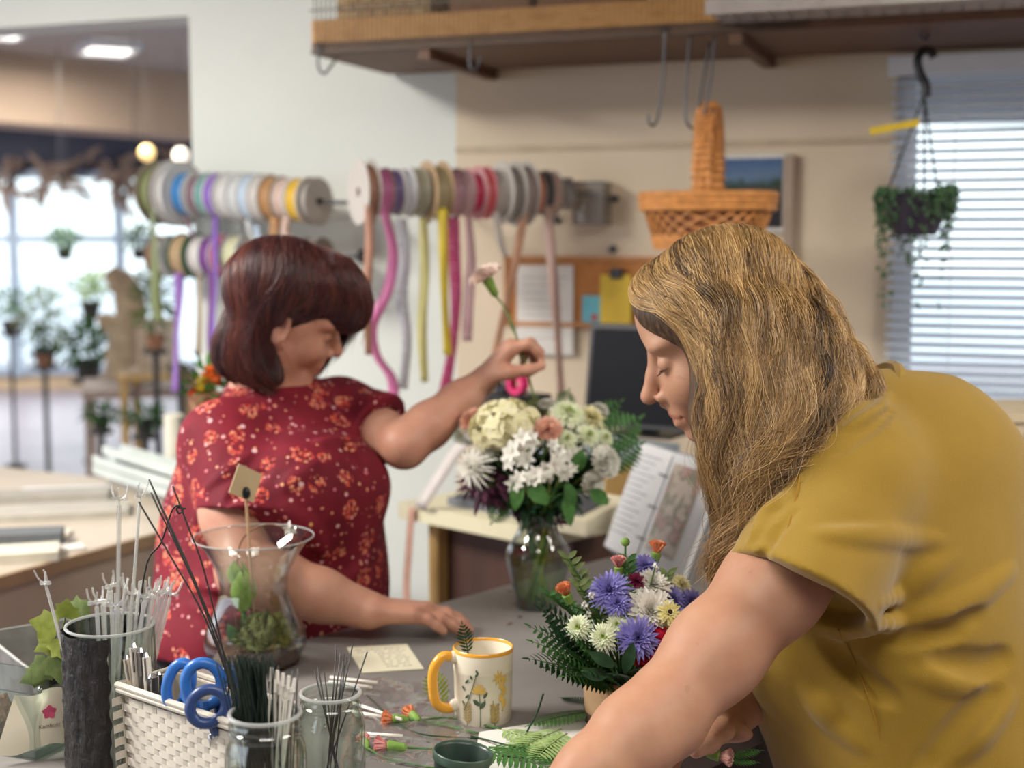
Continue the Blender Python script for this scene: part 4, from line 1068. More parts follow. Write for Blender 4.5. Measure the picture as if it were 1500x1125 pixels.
for off in (-.013, 0, .013):
    pts = []
    for k in range(21):
        a = math.pi*k/20; pts.append(kc + k_ay*(math.cos(a)*KW*.60) + k_ax*(off+.002*math.sin(k*2.2+off*300)) + kz*(KH-.03 + (HH-KH+.03)*abs(math.sin(a))**.75))
    hd_.tube(pts, .0085, 8)
for k in range(40):
    a = math.pi*(k+.5)/40; c_ = kc + k_ay*(math.cos(a)*KW*.60) + kz*(KH-.03 + (HH-KH+.03)*abs(math.sin(a))**.75)
    a2 = a+.05; c2 = kc + k_ay*(math.cos(a2)*KW*.60) + kz*(KH-.03 + (HH-KH+.03)*abs(math.sin(a2))**.75); tn_ = (c2-c_).normalized(); bn = tn_.cross(k_ax)
    hd_.tube([c_ + k_ax*(.024*math.cos(u)) + bn*(.0115*math.sin(u)) + tn_*(.004*u/6.3) for u in np.linspace(0, 6.283, 9)], .003, 5, cap=False)
link('handle', hd_, wk1, kb)
# framed print behind it, cork board and papers
def wall_quad(x0, y0, x1, y1, d): 
    a = Wl(x0, y0, d); b = Wl(x1, y0, d); c = Wl(x0, y1, d); return (wt(a)+wt(b))/2, abs(wt(b)-wt(a)), (a.z+c.z)/2, abs(a.z-c.z)
def wall_box(x0, y0, x1, y1, d, th):
    t, w_, z, h_ = wall_quad(x0, y0, x1, y1, d); return MB().box(W(t, d, z), (w_, th, h_), AX)
def picture_mat():
    m, nt, b = newmat('print_landscape'); tc = nt.nodes.new('ShaderNodeTexCoord'); s_ = nt.nodes.new('ShaderNodeSeparateXYZ'); nt.links.new(tc.outputs['Generated'], s_.inputs[0])
    f = noise(nt, tc.outputs['Generated'], 7, 3); k = math_(nt, 'MULTIPLY_ADD', f, .28, math_(nt, 'SUBTRACT', s_.outputs[2], .14))
    nt.links.new(ramp(nt, k, [(.0, '#2a2b30'), (.5, '#33353a'), (.56, '#4a4a48'), (.62, '#27402c'), (.74, '#5f7894'), (1.0, '#3d5c88')]), b.inputs['Base Color']); b.inputs['Roughness'].default_value = .3; return m
pt_ = thing('framed_print', 'framed dark landscape print on the wall behind the wicker basket', 'picture', Wl(1086, 285, .012))
link('mount', wall_box(1016, 228, 1153, 340, .010, .012), mat('mount_white', '#d4d2cc', .6), pt_, 0)
link('picture', wall_box(1024, 234, 1146, 333, .018, .006), picture_mat(), pt_, 0)
ck = thing('cork_board', 'orange brown cork board with notes on the beige wall', 'notice board', Wl(865, 425, .01))
def cork_mat():
    m, nt, b = newmat('cork'); f = noise(nt, coords(nt), 130, 4, .7); nt.links.new(ramp(nt, f, [(.3, '#9c6234'), (.7, '#c2854c')]), b.inputs['Base Color']); b.inputs['Roughness'].default_value = .9; return m
link('cork', wall_box(745, 380, 1000, 474, .008, .014), cork_mat(), ck, 0)
cf = MB(); cf_m = wood('cork_frame', '#a06a3a', '#b77e48', 20)
for q in ((740, 375, 1005, 382), (740, 470, 1005, 477), (740, 375, 746, 477), (999, 375, 1005, 477)):
    x = wall_box(*q, .012, .022); cf.add(x.v, x.f)
link('frame', cf, cf_m, ck, 0)
pap = mat('paper_white', '#d9d6d0', .8, .02)
pp = solo('paper_sheet', wall_box(757, 388, 840, 518, .021, .0015), pap, 'tall white paper sheet pinned on the cork board', 'paper', None, 0)
lnm = mat('print_grey', '#b5b2b0', .8)
m_ = MB()
for k in range(9): x = wall_box(766, 405+k*11, 830-(k*7 % 23), 407+k*11, .0225, .0004); m_.add(x.v, x.f)
link('printed_lines', m_, lnm, pp, 0)
bc = solo('paper_card', wall_box(853, 433, 880, 472, .0225, .0015), mat('paper_cyan', '#6ab6c6', .7), 'small light blue card pinned on the cork board', 'card', None, 0)
link('print_mark', wall_box(866, 460, 875, 470, .0236, .0005), mat('mark_red', '#b0504e', .7), bc, 0)
yp = thing('note_pad', 'yellow paper pad on a black clip on the cork board', 'note pad', Wl(903, 437, .022))
link('sheets', wall_box(880, 402, 925, 475, .026, .008), mat('paper_yellow', '#d2b23c', .7), yp, 0)
link('clip', wall_box(895, 393, 911, 408, .030, .018), mat('clip_black', '#26262a', .4), yp, 0)
for k, (x, y, lb) in enumerate([(900, 291, 'dark bolt on the wall right of the ribbon rods'), (897, 365, 'lower dark bolt on the wall above the cork board'), (815, 322, 'dark bolt head half hidden under the ribbon rack')]):
    p = Wl(x, y, .004); solo('bolt', MB().lathe([(0, .008), (.008, .007), (.011, .002), (.011, -.004), (0, -.004)], p, 12, (WU, Vector((0, 0, 1)), WN)), hook_m, lb, 'bolt')

# ================================================================ ribbon spools on their rods
rb_cache = {}
def rib_m(c, pat=None):
    key = (c, pat)
    if key in rb_cache: return rb_cache[key]
    m, nt, b = newmat('ribbon_'+c.strip('#')); v = coords(nt)
    f = noise(nt, v, 30, 2); hc_ = hexc(c); col = ramp(nt, f, [(.3, tuple(x*.88 for x in hc_[:3])+(1,)), (.7, hc_)])
    if pat:
        wv_ = nt.nodes.new('ShaderNodeTexVoronoi' if pat[0] == 'dots' else 'ShaderNodeTexWave'); wv_.inputs['Scale'].default_value = pat[2]; nt.links.new(v, wv_.inputs['Vector'])
        if pat[0] == 'dots': g = math_(nt, 'LESS_THAN', wv_.outputs['Distance'], .35)
        else: wv_.bands_direction = 'Z'; g = math_(nt, 'GREATER_THAN', wv_.outputs['Fac'], .55)
        col = mixc(nt, math_(nt, 'MULTIPLY', g, .8), col, pat[1])
    nt.links.new(col, b.inputs['Base Color']); b.inputs['Roughness'].default_value = .45; b.inputs['Sheen Weight'].default_value = .2
    t = nt.nodes.new('ShaderNodeBsdfTranslucent'); nt.links.new(col, t.inputs[0]); mx = nt.nodes.new('ShaderNodeMixShader'); mx.inputs[0].default_value = .25
    nt.links.new(b.outputs[0], mx.inputs[1]); nt.links.new(t.outputs[0], mx.inputs[2]); nt.links.new(mx.outputs[0], nt.nodes['Material Output'].inputs[0])
    rb_cache[key] = m; return m
def rod_point(a, dr, px):
    """point of the rod (a + dr*s) that lies at picture column px"""
    lo_, hi_ = -2.0, 2.0
    for _ in range(50):
        md = (lo_+hi_)/2
        if pix(a+dr*md)[0] < px: lo_ = md
        else: hi_ = md
    return a + dr*((lo_+hi_)/2)
fl_m = {k: mat('spool_card_'+n, k, .7, .04) for k, n in (('#b9b3ac', 'grey'), ('#e0e2e2', 'white'), ('#b59a78', 'tan'), ('#a9a090', 'olive'), ('#2f6a45', 'green'), ('#c98a90', 'pink'), ('#5a5a5c', 'dark'), ('#8f857e', 'brown'))}
def fit(a, dr, rows):
    ps = [rod_point(a, dr, q[0]) for q in rows]; n = len(ps)
    return [.95*min([(ps[i]-ps[j]).length for j in (i-1, i+1) if 0 <= j < n]) for i in range(n)]
def spool(a, dr, px, rpx, wid, flange, ribbon, label, group, tail=None, tw=.022, inner=.8, pat=None, tcol=None, wmax=1):
    wid = min(wid*1.7, wmax)
    c = rod_point(a, dr, px); D = pix(c)[2]; r = rpx*D/FPX; X = nrm(Vector((-dr.y, dr.x, 0))); ax = (X, Vector((0, 0, 1)), nrm(dr))
    t = thing('ribbon_spool', label, 'ribbon spool', c - Vector((0, 0, r)), group); fm = fl_m[flange]
    for q in (-1, 1):
        z = q*wid/2; th = .0009
        link('flange', MB().lathe([(.012, z-th), (r, z-th), (r, z+th), (.012, z+th), (.012, z-th)], c, 30, ax), fm, t, 30)
    ri = r*inner
    link('winding', MB().lathe([(.010, -wid/2+.002), (ri, -wid/2+.002), (ri*1.004, 0), (ri, wid/2-.002), (.010, wid/2-.002)], c, 30, ax), rib_m(ribbon, pat), t, 40)
    if tail:
        e = P(1, 1, 1)
        pts = [c - X*0 + Vector((0, -ri*.96 if abs(dr.y) < .99 else 0, 0))*0 + Vector((0, 0, 0))]
        side_c = P(px, pix(c)[1], D)
        Dt = D - .9*ri
        pth = [P(x, y, Dt + (.0 if len(q_) < 3 else q_[2])) for q_ in tail for x, y in [q_[:2]]]
        pth = catmull(pth, 7); n_ = len(pth)
        sds = [nrm(dr)*math.cos(.0+.5*math.sin(i*.22+px)) + Vector((0, -1, 0))*math.sin(.5*math.sin(i*.22+px)) for i in range(n_)]
        link('loose_end', MB().strip(pth, tw, sds, .0004), rib_m(tcol or ribbon, pat), t, 180)
    return t
GL = 'ribbon spools on the upper left rod'; GM = 'ribbon spools on the lower left rod'; GR = 'ribbon spools on the right rod'
LD = nrm(Vector((.80, -.45, 0))); LA = P(505, 297, 3.62)
# a straight rod through both ends; the spools hang on it
def rod(a, b, lb, mounts):
    t = thing('ribbon_rod', lb, 'rod', (Vector(a)+Vector(b))/2)
    link('bar', MB().tube([a, b], .006, 10), hook_m, t)
    for p in mounts:
        wq = p - WN*((p-WO).dot(WN)); link('bracket', MB().tube([p, wq + WN*.004], .005, 8).ball(wq + WN*.0075, (.02, .02, .006), 12, 6, (WU, Vector((0, 0, 1)), WN)), hook_m, t)
LB = rod_point(LA, LD, 226); LB.z = P(226, 282, pix(LB)[2]).z; LDT = nrm(LA-LB)
rod(LA, LB, 'steel rod that carries the upper left row of ribbon spools', [LA.lerp(LB, .04), LA.lerp(LB, .70)])
up = [(240, 47, .028, '#a9a090', '#7f8a5c', 'large olive green ribbon spool at the left end of the upper rod', [(222, 300), (226, 370), (228, 430), (232, 470)], .03),
      (262, 48, .02, '#e0e2e2', '#dcdcd8', 'large white card ribbon spool second from the left on the upper rod', None, 0),
      (279, 33, .024, '#e0e2e2', '#2f7fc0', 'spool of bright blue ribbon on the upper left rod', None, 0),
      (299, 32, .018, '#e0e2e2', '#7a5a6a', 'spool of mauve ribbon between the blue and the teal ones', [(272, 318), (278, 335), (284, 352)], .012),
      (312, 34, .016, '#e0e2e2', '#5a9c98', 'narrow spool of teal ribbon beside the violet one', None, 0),
      (325, 34, .018, '#e0e2e2', '#8a62c2', 'spool of violet ribbon with a long violet end hanging down', [(316, 318), (315, 370), (316, 420), (312, 480), (316, 556)], .017),
      (344, 35, .02, '#e0e2e2', '#d2d2d0', 'white ribbon spool just right of the violet one', None, 0),
      (361, 36, .018, '#e0e2e2', '#cfd3d4', 'white ribbon spool in the middle of the upper left rod', [(362, 322), (366, 340), (374, 352)], .014),
      (376, 36, .018, '#e0e2e2', '#bcd0e4', 'white card spool of pale blue ribbon with its end hanging', [(374, 330), (378, 350), (376, 385), (370, 410)], .02),
      (391, 36, .018, '#e0e2e2', '#cdc8c4', 'off white ribbon spool left of the tan one', None, 0),
      (407, 34, .022, '#b59a78', '#b98a58', 'spool of tan ribbon with a tan end hanging', [(404, 318), (400, 345), (392, 375), (388, 395)], .03),
      (425, 32, .02, '#e0e2e2', '#d9bcae', 'spool of blush flowered ribbon left of the yellow one', [(420, 318), (418, 345), (424, 372), (418, 400)], .024),
      (444, 33, .024, '#e0e2e2', '#e8bd2e', 'spool of yellow ribbon near the right end of the upper rod', None, 0),
      (461, 35, .016, '#b9b3ac', '#b9b3ac', 'grey faced ribbon spool at the right end of the upper left rod', None, 0)]
for (px, rp, wd, fl, rb, lb, tl, tw), wm_ in zip(up, fit(LB, LDT, up)): spool(LB, LDT, px, rp, wd, fl, rb, lb, GL, tl, tw or .02, .80 if rp > 40 or px == 461 else .95, wmax=wm_)
LA2 = P(490, 378, 3.66); LB2 = rod_point(LA2, LD, 228); LB2.z = P(228, 374, pix(LB2)[2]).z; LD2 = nrm(LA2-LB2)
rod(LA2, LB2, 'steel rod that carries the lower left row of ribbon spools', [LA2.lerp(LB2, .04), LA2.lerp(LB2, .70)])
lowr = [(240, 30, .026, '#8f857e', '#8a6a50', 'brown ribbon spool at the left end of the lower rod', None, 0),
        (256, 31, .02, '#e0e2e2', '#e0e0dc', 'white ribbon spool second from the left on the lower rod', [(262, 400), (262, 440), (258, 500), (256, 575)], .028, '#9a6cc0'),
        (278, 34, .03, '#2f6a45', '#b59a78', 'spool with a green card face and tan ribbon on the lower rod', [(290, 400), (292, 450), (290, 520)], .02, '#b8a890'),
        (301, 30, .02, '#e0e2e2', '#d8d4d0', 'white ribbon spool between the green one and the purple one', None, 0),
        (318, 32, .022, '#e0e2e2', '#7a3f90', 'spool of deep purple ribbon on the lower rod', [(310, 395), (311, 440), (306, 500), (310, 560)], .022),
        (335, 34, .024, '#e0e2e2', '#b05a78', 'spool of rose ribbon with a white face on the lower rod', None, 0),
        (354, 32, .028, '#e0e2e2', '#d6d6b0', 'spool of pale cream ribbon at the right of the lower rod', None, 0),
        (462, 30, .03, '#8f857e', '#8f857e', 'grey spool behind the head of the dark haired woman', None, 0)]
for q, wm_ in zip(lowr, fit(LB2, LD2, lowr)): spool(LB2, LD2, q[0], q[1], q[2], q[3], q[4], q[5], GM, q[6], q[7] or .02, .92, tcol=q[8] if len(q) > 8 else None, wmax=wm_)
RA = Wl(884, 284, .03); RB_ = P(527, 281, 3.30); RD = nrm(RA-RB_)
rod(RB_, RA, 'steel rod that carries the right row of ribbon spools', [RA.lerp(RB_, .03), RB_.lerp(RA, .04)])
right = [(534, 48, .018, '#b9b3ac', '#a8745a', 'large grey faced spool with a copper plaid end at the left of the right rod', [(541, 300), (541, 360), (538, 430), (540, 520)], .022, ('stripe', '#d8a890', 60)),
         (556, 36, .022, '#c98a90', '#dd7fb4', 'spool of pink ribbon with a curling pink and violet end', [(556, 262), (566, 320), (576, 370), (568, 425), (546, 475), (552, 520), (574, 555), (577, 598)], .026, None),
         (574, 35, .018, '#b9b3ac', '#7d6a9a', 'spool of dusky purple ribbon right of the pink curl', None, 0, None),
         (590, 36, .018, '#e0e2e2', '#d6d8e0', 'spool of white lace ribbon with its lace end hanging', [(588, 320), (592, 380), (588, 440), (596, 500), (590, 570)], .03, ('dots', '#b9b9c0', 90)),
         (609, 37, .026, '#a9a090', '#a9a58e', 'olive grey ribbon spool with a pale yellow end', [(620, 320), (622, 400), (618, 480), (622, 560)], .024, None),
         (636, 46, .03, '#b59a78', '#c2b48c', 'large tan spool with a bright yellow end hanging', [(648, 305), (650, 380), (652, 450), (656, 520)], .024, None),
         (660, 36, .02, '#b9b3ac', '#c9a0a8', 'spool of mauve ribbon with a hot pink dotted end', [(664, 318), (666, 380), (668, 440), (664, 500), (650, 580)], .030, ('dots', '#e090b4', 120)),
         (677, 36, .02, '#c98a90', '#dcd0d0', 'spool of red and white striped ribbon with a fringed end', [(686, 318), (690, 380), (686, 450), (684, 500)], .026, ('stripe', '#c05068', 55)),
         (692, 31, .02, '#e0e2e2', '#d8205e', 'spool of hot pink ribbon in the middle of the right rod', None, 0, None),
         (706, 39, .018, '#c98a90', '#e0656a', 'spool of coral ribbon with a pink patterned face', None, 0, None),
         (724, 36, .02, '#b9b3ac', '#c8c0b8', 'spool of ivory ribbon with an ivory end hanging straight', [(726, 310), (732, 350), (740, 375)], .018, None),
         (743, 46, .022, '#b9b3ac', '#a8a29c', 'large grey spool left of the orange one', None, 0, None),
         (762, 47, .022, '#b9b3ac', '#b8a8a2', 'large grey spool touching the orange one', None, 0, None),
         (780, 33, .02, '#b9b3ac', '#e58a5c', 'spool of orange ribbon with a long peach end slanting down', [(776, 262), (768, 310), (752, 400), (734, 480), (716, 560)], .024, None),
         (792, 31, .016, '#5a5a5c', '#6a6468', 'dark narrow spool right of the orange one', None, 0, None),
         (804, 34, .018, '#b9b3ac', '#d8b8ac', 'spool of blush ribbon with a long blush end on the far right', [(803, 300), (806, 360), (812, 430), (818, 510), (822, 580)], .026, None),
         (826, 24, .016, '#b9b3ac', '#b0acae', 'small grey spool at the right end of the right rod', None, 0, None)]
tc_ = {540: None}
for (px, rp, wd, fl, rb, lb, tl, tw, pt2), wm_ in zip(right, fit(RB_, RD, right)):
    tcol = {609: '#d8d28e', 636: '#e2cc3a', 660: '#d04a86', 780: '#eec0a0', 556: '#dd7fb4'}.get(px)
    spool(RB_, RD, px, rp, wd, fl, rb, lb, GR, tl, tw or .02, .82 if rp > 44 else .94, pt2, tcol, wm_)
# clear bracket box at the end of the right rod
hb_ = thing('acrylic_holder', 'clear acrylic holder screwed to the wall right of the ribbon rods', 'holder', Wl(868, 330, .05))
t_, w_, z_, h_ = wall_quad(845, 268, 890, 330, .05)
link('box', open_box(W(t_, .05, z_-h_/2), (w_, .08, h_), AX, .003), thin_glass('acrylic_clear', '#e6e0da', 1.0, .05, .12), hb_, 0)
link('rim', MB().tube([W(t_+w_/2*i, .05+.04*j, z_+h_/2) for i, j in ((-1, -1), (1, -1), (1, 1), (-1, 1), (-1, -1))], .002, 6), hook_m, hb_)
# ================================================================ enclosing walls of the work room (behind and beside the camera)
dim_m = mat('wall_tan_dim', '#8d8072', .8)
struct('wall_rear', MB().box((0, -2.6, 1.39), (9, .12, 2.78)), dim_m)
struct('wall_right', MB().box((3.4, .2, 1.39), (.12, 5.6, 2.78)), dim_m)
# ================================================================ desk with monitor behind the bouquet
cream = mat('desk_edge_cream', '#d6d0b0', .5, .04); dwood = wood('desk_wood_dark', '#3a2620', '#4d3328', 8, .55, (1, 1, .15)); ywood = wood('desk_post_yellow', '#a8834a', '#bd9a5c', 10, .6, (1, 1, .15))
DZ = .95; dX = -EP; dY = ED; dAX = (dX, dY, kz); c0 = onz(583, 736, DZ)
def dpt(x, y, z): return Vector((c0.x, c0.y, 0)) + dX*x + dY*y + kz*z
dsk = thing('side_desk', 'dark wood desk with a cream edged top behind the tall bouquet', 'desk', dpt(.23, .25, 0))
link('desk_top', MB().box(dpt(.225, .23, DZ-.018), (.45, .46, .036), dAX), cream, dsk, 0)
link('front_panel', MB().box(dpt(.26, .10, (DZ-.036)/2), (.38, .02, DZ-.036), dAX), dwood, dsk, 0)
link('side_panel', MB().box(dpt(.075, .26, (DZ-.036)/2), (.02, .34, DZ-.036), dAX), dwood, dsk, 0)
link('side_panel', MB().box(dpt(.44, .26, (DZ-.036)/2), (.02, .34, DZ-.036), dAX), dwood, dsk, 0)
link('back_panel', MB().box(dpt(.26, .44, (DZ-.036)/2), (.36, .02, DZ-.036), dAX), dwood, dsk, 0)
link('corner_post', MB().box(dpt(.055, .075, (DZ-.036)/2), (.032, .032, DZ-.036), dAX), ywood, dsk, 0)
rs = thing('monitor_riser', 'blue grey riser shelf that stands on the cream edged desk', 'shelf', dpt(.26, .3, DZ))
link('riser_top', MB().box(dpt(.27, .31, DZ+.125), (.40, .26, .02), dAX), mat('riser_blue_grey', '#8f9aa0', .5), rs, 0)
for x in (.09, .45): link('riser_side', MB().box(dpt(x, .31, DZ+.0575), (.018, .25, .115), dAX), ywood, rs, 0)
kyb = thing('keyboard', 'dark grey keyboard lying on the cream desk top', 'keyboard', dpt(.25, .13, DZ))
link('case', MB().box(dpt(.24, .11, DZ+.009), (.27, .11, .018), dAX), mat('keyboard_grey', '#6c7078', .5), kyb, 0)
m_ = MB()
for i in range(13):
    for j in range(4): m_.box(dpt(.125+i*.019, .076+j*.023, DZ+.021), (.015, .018, .006), dAX)
link('keys', m_, mat('keys_dark', '#41444c', .5), kyb, 0)
cm = thing('card_machine', 'cream desktop machine with a dark keypad at the end of the desk', 'machine', dpt(.40, .02, DZ))
mx_ = onz(845, 752, DZ+.03)
def at_(p, z): return Vector((p.x, p.y, z))
m_ = MB(); q = [at_(mx_, DZ) + dX*a + dY*b for a, b in ((-.10, -.055), (.07, -.055), (.07, .09), (-.10, .09))]
m_.add([p for p in q] + [q[0]+kz*.03, q[1]+kz*.03, q[2]+kz*.06, q[3]+kz*.06], [(3, 2, 1, 0), (4, 5, 6, 7), (0, 1, 5, 4), (1, 2, 6, 5), (2, 3, 7, 6), (3, 0, 4, 7)])
link('casing', m_, mat('machine_cream', '#cfc8ac', .5), cm, 0)
m_ = MB(); s_ = [q[0]+kz*.0325 + dX*.03+dY*.02, q[0]+kz*.0325 + dX*.14+dY*.02, q[0] + dX*.14+dY*.115+kz*.0545, q[0]+dX*.03+dY*.115+kz*.0545]
m_.add(s_ + [p+kz*.004 for p in s_], [(3, 2, 1, 0), (4, 5, 6, 7), (0, 1, 5, 4), (1, 2, 6, 5), (2, 3, 7, 6), (3, 0, 4, 7)]); link('keypad', m_, mat('keypad_dark', '#4a4c50', .5), cm, 0)
# monitor
mo = P(930, 552, 3.22); mX = nrm(P(1010, 0, 3.14).xy.to_3d() - P(850, 0, 3.28).xy.to_3d()); mY = Vector((-mX.y, mX.x, 0)); mt = R(9)
mZ = (kz*math.cos(mt) + mY*math.sin(mt)).normalized(); mN = mX.cross(mZ); mAX = (mX, mN*-1, mZ)
mot = thing('monitor', 'black computer monitor standing behind the bouquet and the open binder', 'monitor', at_(mo + mY*.03, DZ+.135) )
MW, MH_ = .29, .245; mc = P(940, 552, 3.22)
black = mat('plastic_black', '#121318', .45, .1); scr = mat('screen_navy', '#0b0d15', .5, .05, spec=.12)
link('housing', MB().box(mc + mY*.012, (MW, .022, MH_), (mX, mY, mZ)), black, mot, 0)
link('screen', MB().box(mc, (MW-.02, .004, MH_-.024), (mX, mY, mZ)), scr, mot, 0)
ft = at_(mc + mY*.05, DZ+.137); link('foot', MB().box(ft, (.16, .12, .008), (mX, mY, kz)), black, mot, 0)
link('neck', MB().box(ft + kz*.05 + mY*.0, (.04, .02, .10), (mX, mY, kz)), black, mot, 0)
black = mat('plastic_black', '#121318', .45, .1)
sbx = thing('supply_box', 'small dark box on the riser under the tape rolls', 'box', dpt(.11, .26, DZ+.137)); rz_ = .095
link('box_body', MB().box(dpt(.11, .27, DZ+.137+rz_/2), (.14, .10, rz_-.002), dAX), dwood, sbx, 0); link('lid', MB().box(dpt(.11, .27, DZ+.136+rz_), (.146, .106, .012), dAX), black, sbx, 0)
for x_, d_, cl_, lb in ((.14, .012, '#d02a68', 'hot pink tape roll beside the raised hand'), (.075, .03, '#26222c', 'black tape roll behind the tall bouquet')):
    p = dpt(x_, .24+d_, DZ+.143+rz_+.026); solo('tape_roll', MB().lathe([(.014, -.012), (.026, -.012), (.026, .012), (.014, .012), (.014, -.012)], p, 20, (dX, kz, dY)), mat('roll_'+cl_[1:], cl_, .5), lb, 'roll')
rb = MB().strip(catmull([P(690, 640, 2.95), P(668, 662, 2.97), P(640, 704, 3.01), P(616, 742, 3.045)], 6) + [dpt(.07, -.004, DZ+.004)], .03, dX, .0005)
solo('ribbon_strip', rb, rib_m('#e4dcd6'), 'white ribbon strip slanting over the left corner of the desk', 'ribbon', None, 180)
rb = MB().strip(catmull([dpt(.055, -.008, DZ-.002), dpt(.05, -.013, DZ-.09), dpt(.045, -.018, DZ-.2), dpt(.058, -.016, DZ-.27), dpt(.075, -.010, DZ-.25)], 7), .022, dX, .0005)
solo('ribbon_strip', rb, rib_m('#dcae98'), 'blush ribbon hanging in a loop over the left corner of the desk', 'ribbon', None, 180)

# ================================================================ open binder on the table
bA = T(884, 803); bB = T(1000, 858); bx = nrm(bB-bA); by = Vector((-bx.y, bx.x, 0)); 
if by.x < 0: by = -by
lean = R(22); bz = (kz*math.cos(lean) + by*math.sin(lean)).normalized(); bn = bx.cross(bz)
if bn.x > 0: bn = -bn
bw_, bh_ = (bB-bA).length, .235
bk = thing('open_binder', 'open white picture binder propped on the table behind the flower arrangement', 'binder', (bA+bB)/2)
cov = mat('binder_grey', '#8c8f92', .5); pg_m = mat('page_white', '#dfe0e0', .6, .02)
gut = bA + bx*(bw_*.44)
for nm, a, b, dv in (('left_cover', bA, gut, .012), ('right_cover', gut, bB, .012)):
    d = b-a; link(nm, MB().box((a+b)/2 + bz*(bh_/2) - bn*.010, (d.length, .006, bh_), (bx, bn, bz)), cov, bk, 0)
def leafpage(a, b, bulge):
    m = MB(); n = 10; vs_ = []
    for i in range(n+1):
        t = i/n; off = .004 + bulge*math.sin(math.pi*t)**.8
        for z in (.006, bh_-.006): vs_.append(a.lerp(b, t) + bz*z + bn*off)
        for z in (bh_-.006, .006): vs_.append(a.lerp(b, t) + bz*z - bn*.006)
    fs = [(i*4+k, i*4+(k+1) % 4, i*4+4+(k+1) % 4, i*4+4+k) for i in range(n) for k in range(4)] + [(3, 2, 1, 0), (n*4, n*4+1, n*4+2, n*4+3)]
    m.add(vs_, fs); return m
l_ = link('left_page', leafpage(bA + bx*.004, gut - bx*.004, .016), pg_m, bk, 60); r_ = link('right_page', leafpage(gut + bx*.004, bB - bx*.004, .014), pg_m, bk, 60)
m_ = MB()
for k in range(14):
    z = bh_*.88 - k*.0125; L_ = (gut-bA).length; a0_ = .16; a1_ = .86 - (k*37 % 11)*.02
    p = [bA.lerp(gut, a0_+(a1_-a0_)*t) + bz*z + bn*(.0055+.016*math.sin(math.pi*(a0_+(a1_-a0_)*t))**.8) for t in np.linspace(0, 1, 6)]
    m_.strip(p, .003, bz, .0003)
link('text_lines', m_, mat('print_light', '#b4b6ba', .7), l_, 0)
def photo_mat():
    m, nt, b = newmat('printed_photo'); v = coords(nt); f = noise(nt, v, 24, 3); g = noise(nt, v, 46, 2)
    c = ramp(nt, f, [(.25, '#c6b7a8'), (.45, '#c9bbae'), (.52, '#6f7a5c'), (.58, '#b9898a'), (.70, '#b6aa9c'), (.85, '#cfc0a0')])
    nt.links.new(mixc(nt, math_(nt, 'MULTIPLY', g, .4), c, '#b8a690'), b.inputs['Base Color']); b.inputs['Roughness'].default_value = .35; return m
m_ = MB(); p = [gut.lerp(bB, .17+.62*t) + bz*(bh_*.52) + bn*(.0055+.014*math.sin(math.pi*(.17+.62*t))**.8) for t in np.linspace(0, 1, 8)]
m_.strip(p, bh_*.74, bz, .0003); link('photo', m_, photo_mat(), r_, 0)
rg_ = MB()
for z in (.05, .115, .18): rg_.tube([gut + bz*z + bn*(.004+.014*math.sin(a)) + bx*(.014*math.cos(a)) for a in np.linspace(0, math.pi, 9)], .0016, 6)
link('rings', rg_, hook_m, bk); es = MB().box((bA+bB)/2 + bz*(bh_*.4) - bn*.02 + by*.05, (.02, .012, .2), (bx, by, kz)); 
link('easel_strut', MB().tube([(bA+bB)/2 + bz*(bh_*.75) - bn*.014, at_((bA+bB)/2 + by*.17, TZ+.004)], .006, 8), cov, bk)

# ================================================================ counter on the left, behind
CZ = .90; ca_ = onz(0, 842, CZ); cb_ = onz(280, 765, CZ); cd_ = nrm(cb_-ca_); cn_ = Vector((-cd_.y, cd_.x, 0))
q0 = ca_ - cd_*.8; q1 = cb_ + cd_*.35; q2 = q1 + cn_*1.0; q3 = q0 + cn_*1.0
ct = thing('back_counter', 'long beige counter along the opening covered with papers and tools', 'counter', ((q0+q2)/2).xy.to_3d())
ctm = mat('counter_beige', '#b3a898', .5, .08, 6); ctf = mat('counter_front_cream', '#b9ac9a', .6, .04)
link('counter_top', prism([q0, q1, q2, q3], CZ-.03, CZ), ctm, ct, 0)
link('edge_strip', MB().box(at_((q0+q1)/2 - cn_*.004, CZ-.014), ((q1-q0).length, .008, .026), (cd_, cn_, kz)), mat('counter_edge_tan', '#a58c6e', .5), ct, 0)
link('front_board', MB().box(at_((q0+q1)/2 + cn_*.02, CZ-.09), ((q1-q0).length, .02, .12), (cd_, cn_, kz)), ctf, ct, 0)
for t in (.02, .98): 
    for o_ in (.06, .94): link('leg', MB().box(at_(q0.lerp(q1, t) + cn_*o_, (CZ-.03)/2), (.06, .06, CZ-.03), (cd_, cn_, kz)), ctf, ct, 0)
def onc(x, y, dz=0): return onz(x, y, CZ+dz)
def slab_thing(name, x, y, sx, sy, h, c, lb, cat, rz=0, z=CZ):
    p = onz(x, y, z); X = Vector((math.cos(rz), math.sin(rz), 0)); return solo(name, MB().box(at_(p, z+h/2+.0005), (sx, sy, h), (X, Vector((-X.y, X.x, 0)), kz)), mat(name+c[1:], c, .6), lb, cat, None, 0)
slab_thing('paper_pad', 30, 818, .15, .10, .02, '#c9c6b4', 'cream paper pad at the near edge of the beige counter', 'paper pad', .3)
slab_thing('tool_tray', 35, 798, .16, .08, .03, '#5f6468', 'dark tool tray behind the cream pad on the counter', 'tray', .2)
slab_thing('paper_slip', 90, 806, .09, .05, .006, '#dcdad4', 'white paper slip on the counter beside the dark tray', 'paper', .5)
slab_thing('paper_slip', 72, 785, .09, .05, .008, '#d8d2c4', 'small cream slip behind the white one on the counter', 'paper', .1)
slab_thing('paper_stack', 60, 755, .40, .14, .015, '#a9a59a', 'grey stack of papers lying across the counter', 'papers', .25)
slab_thing('paper_stack', 70, 732, .30, .10, .02, '#98948c', 'darker papers at the back of the counter', 'papers', .2)
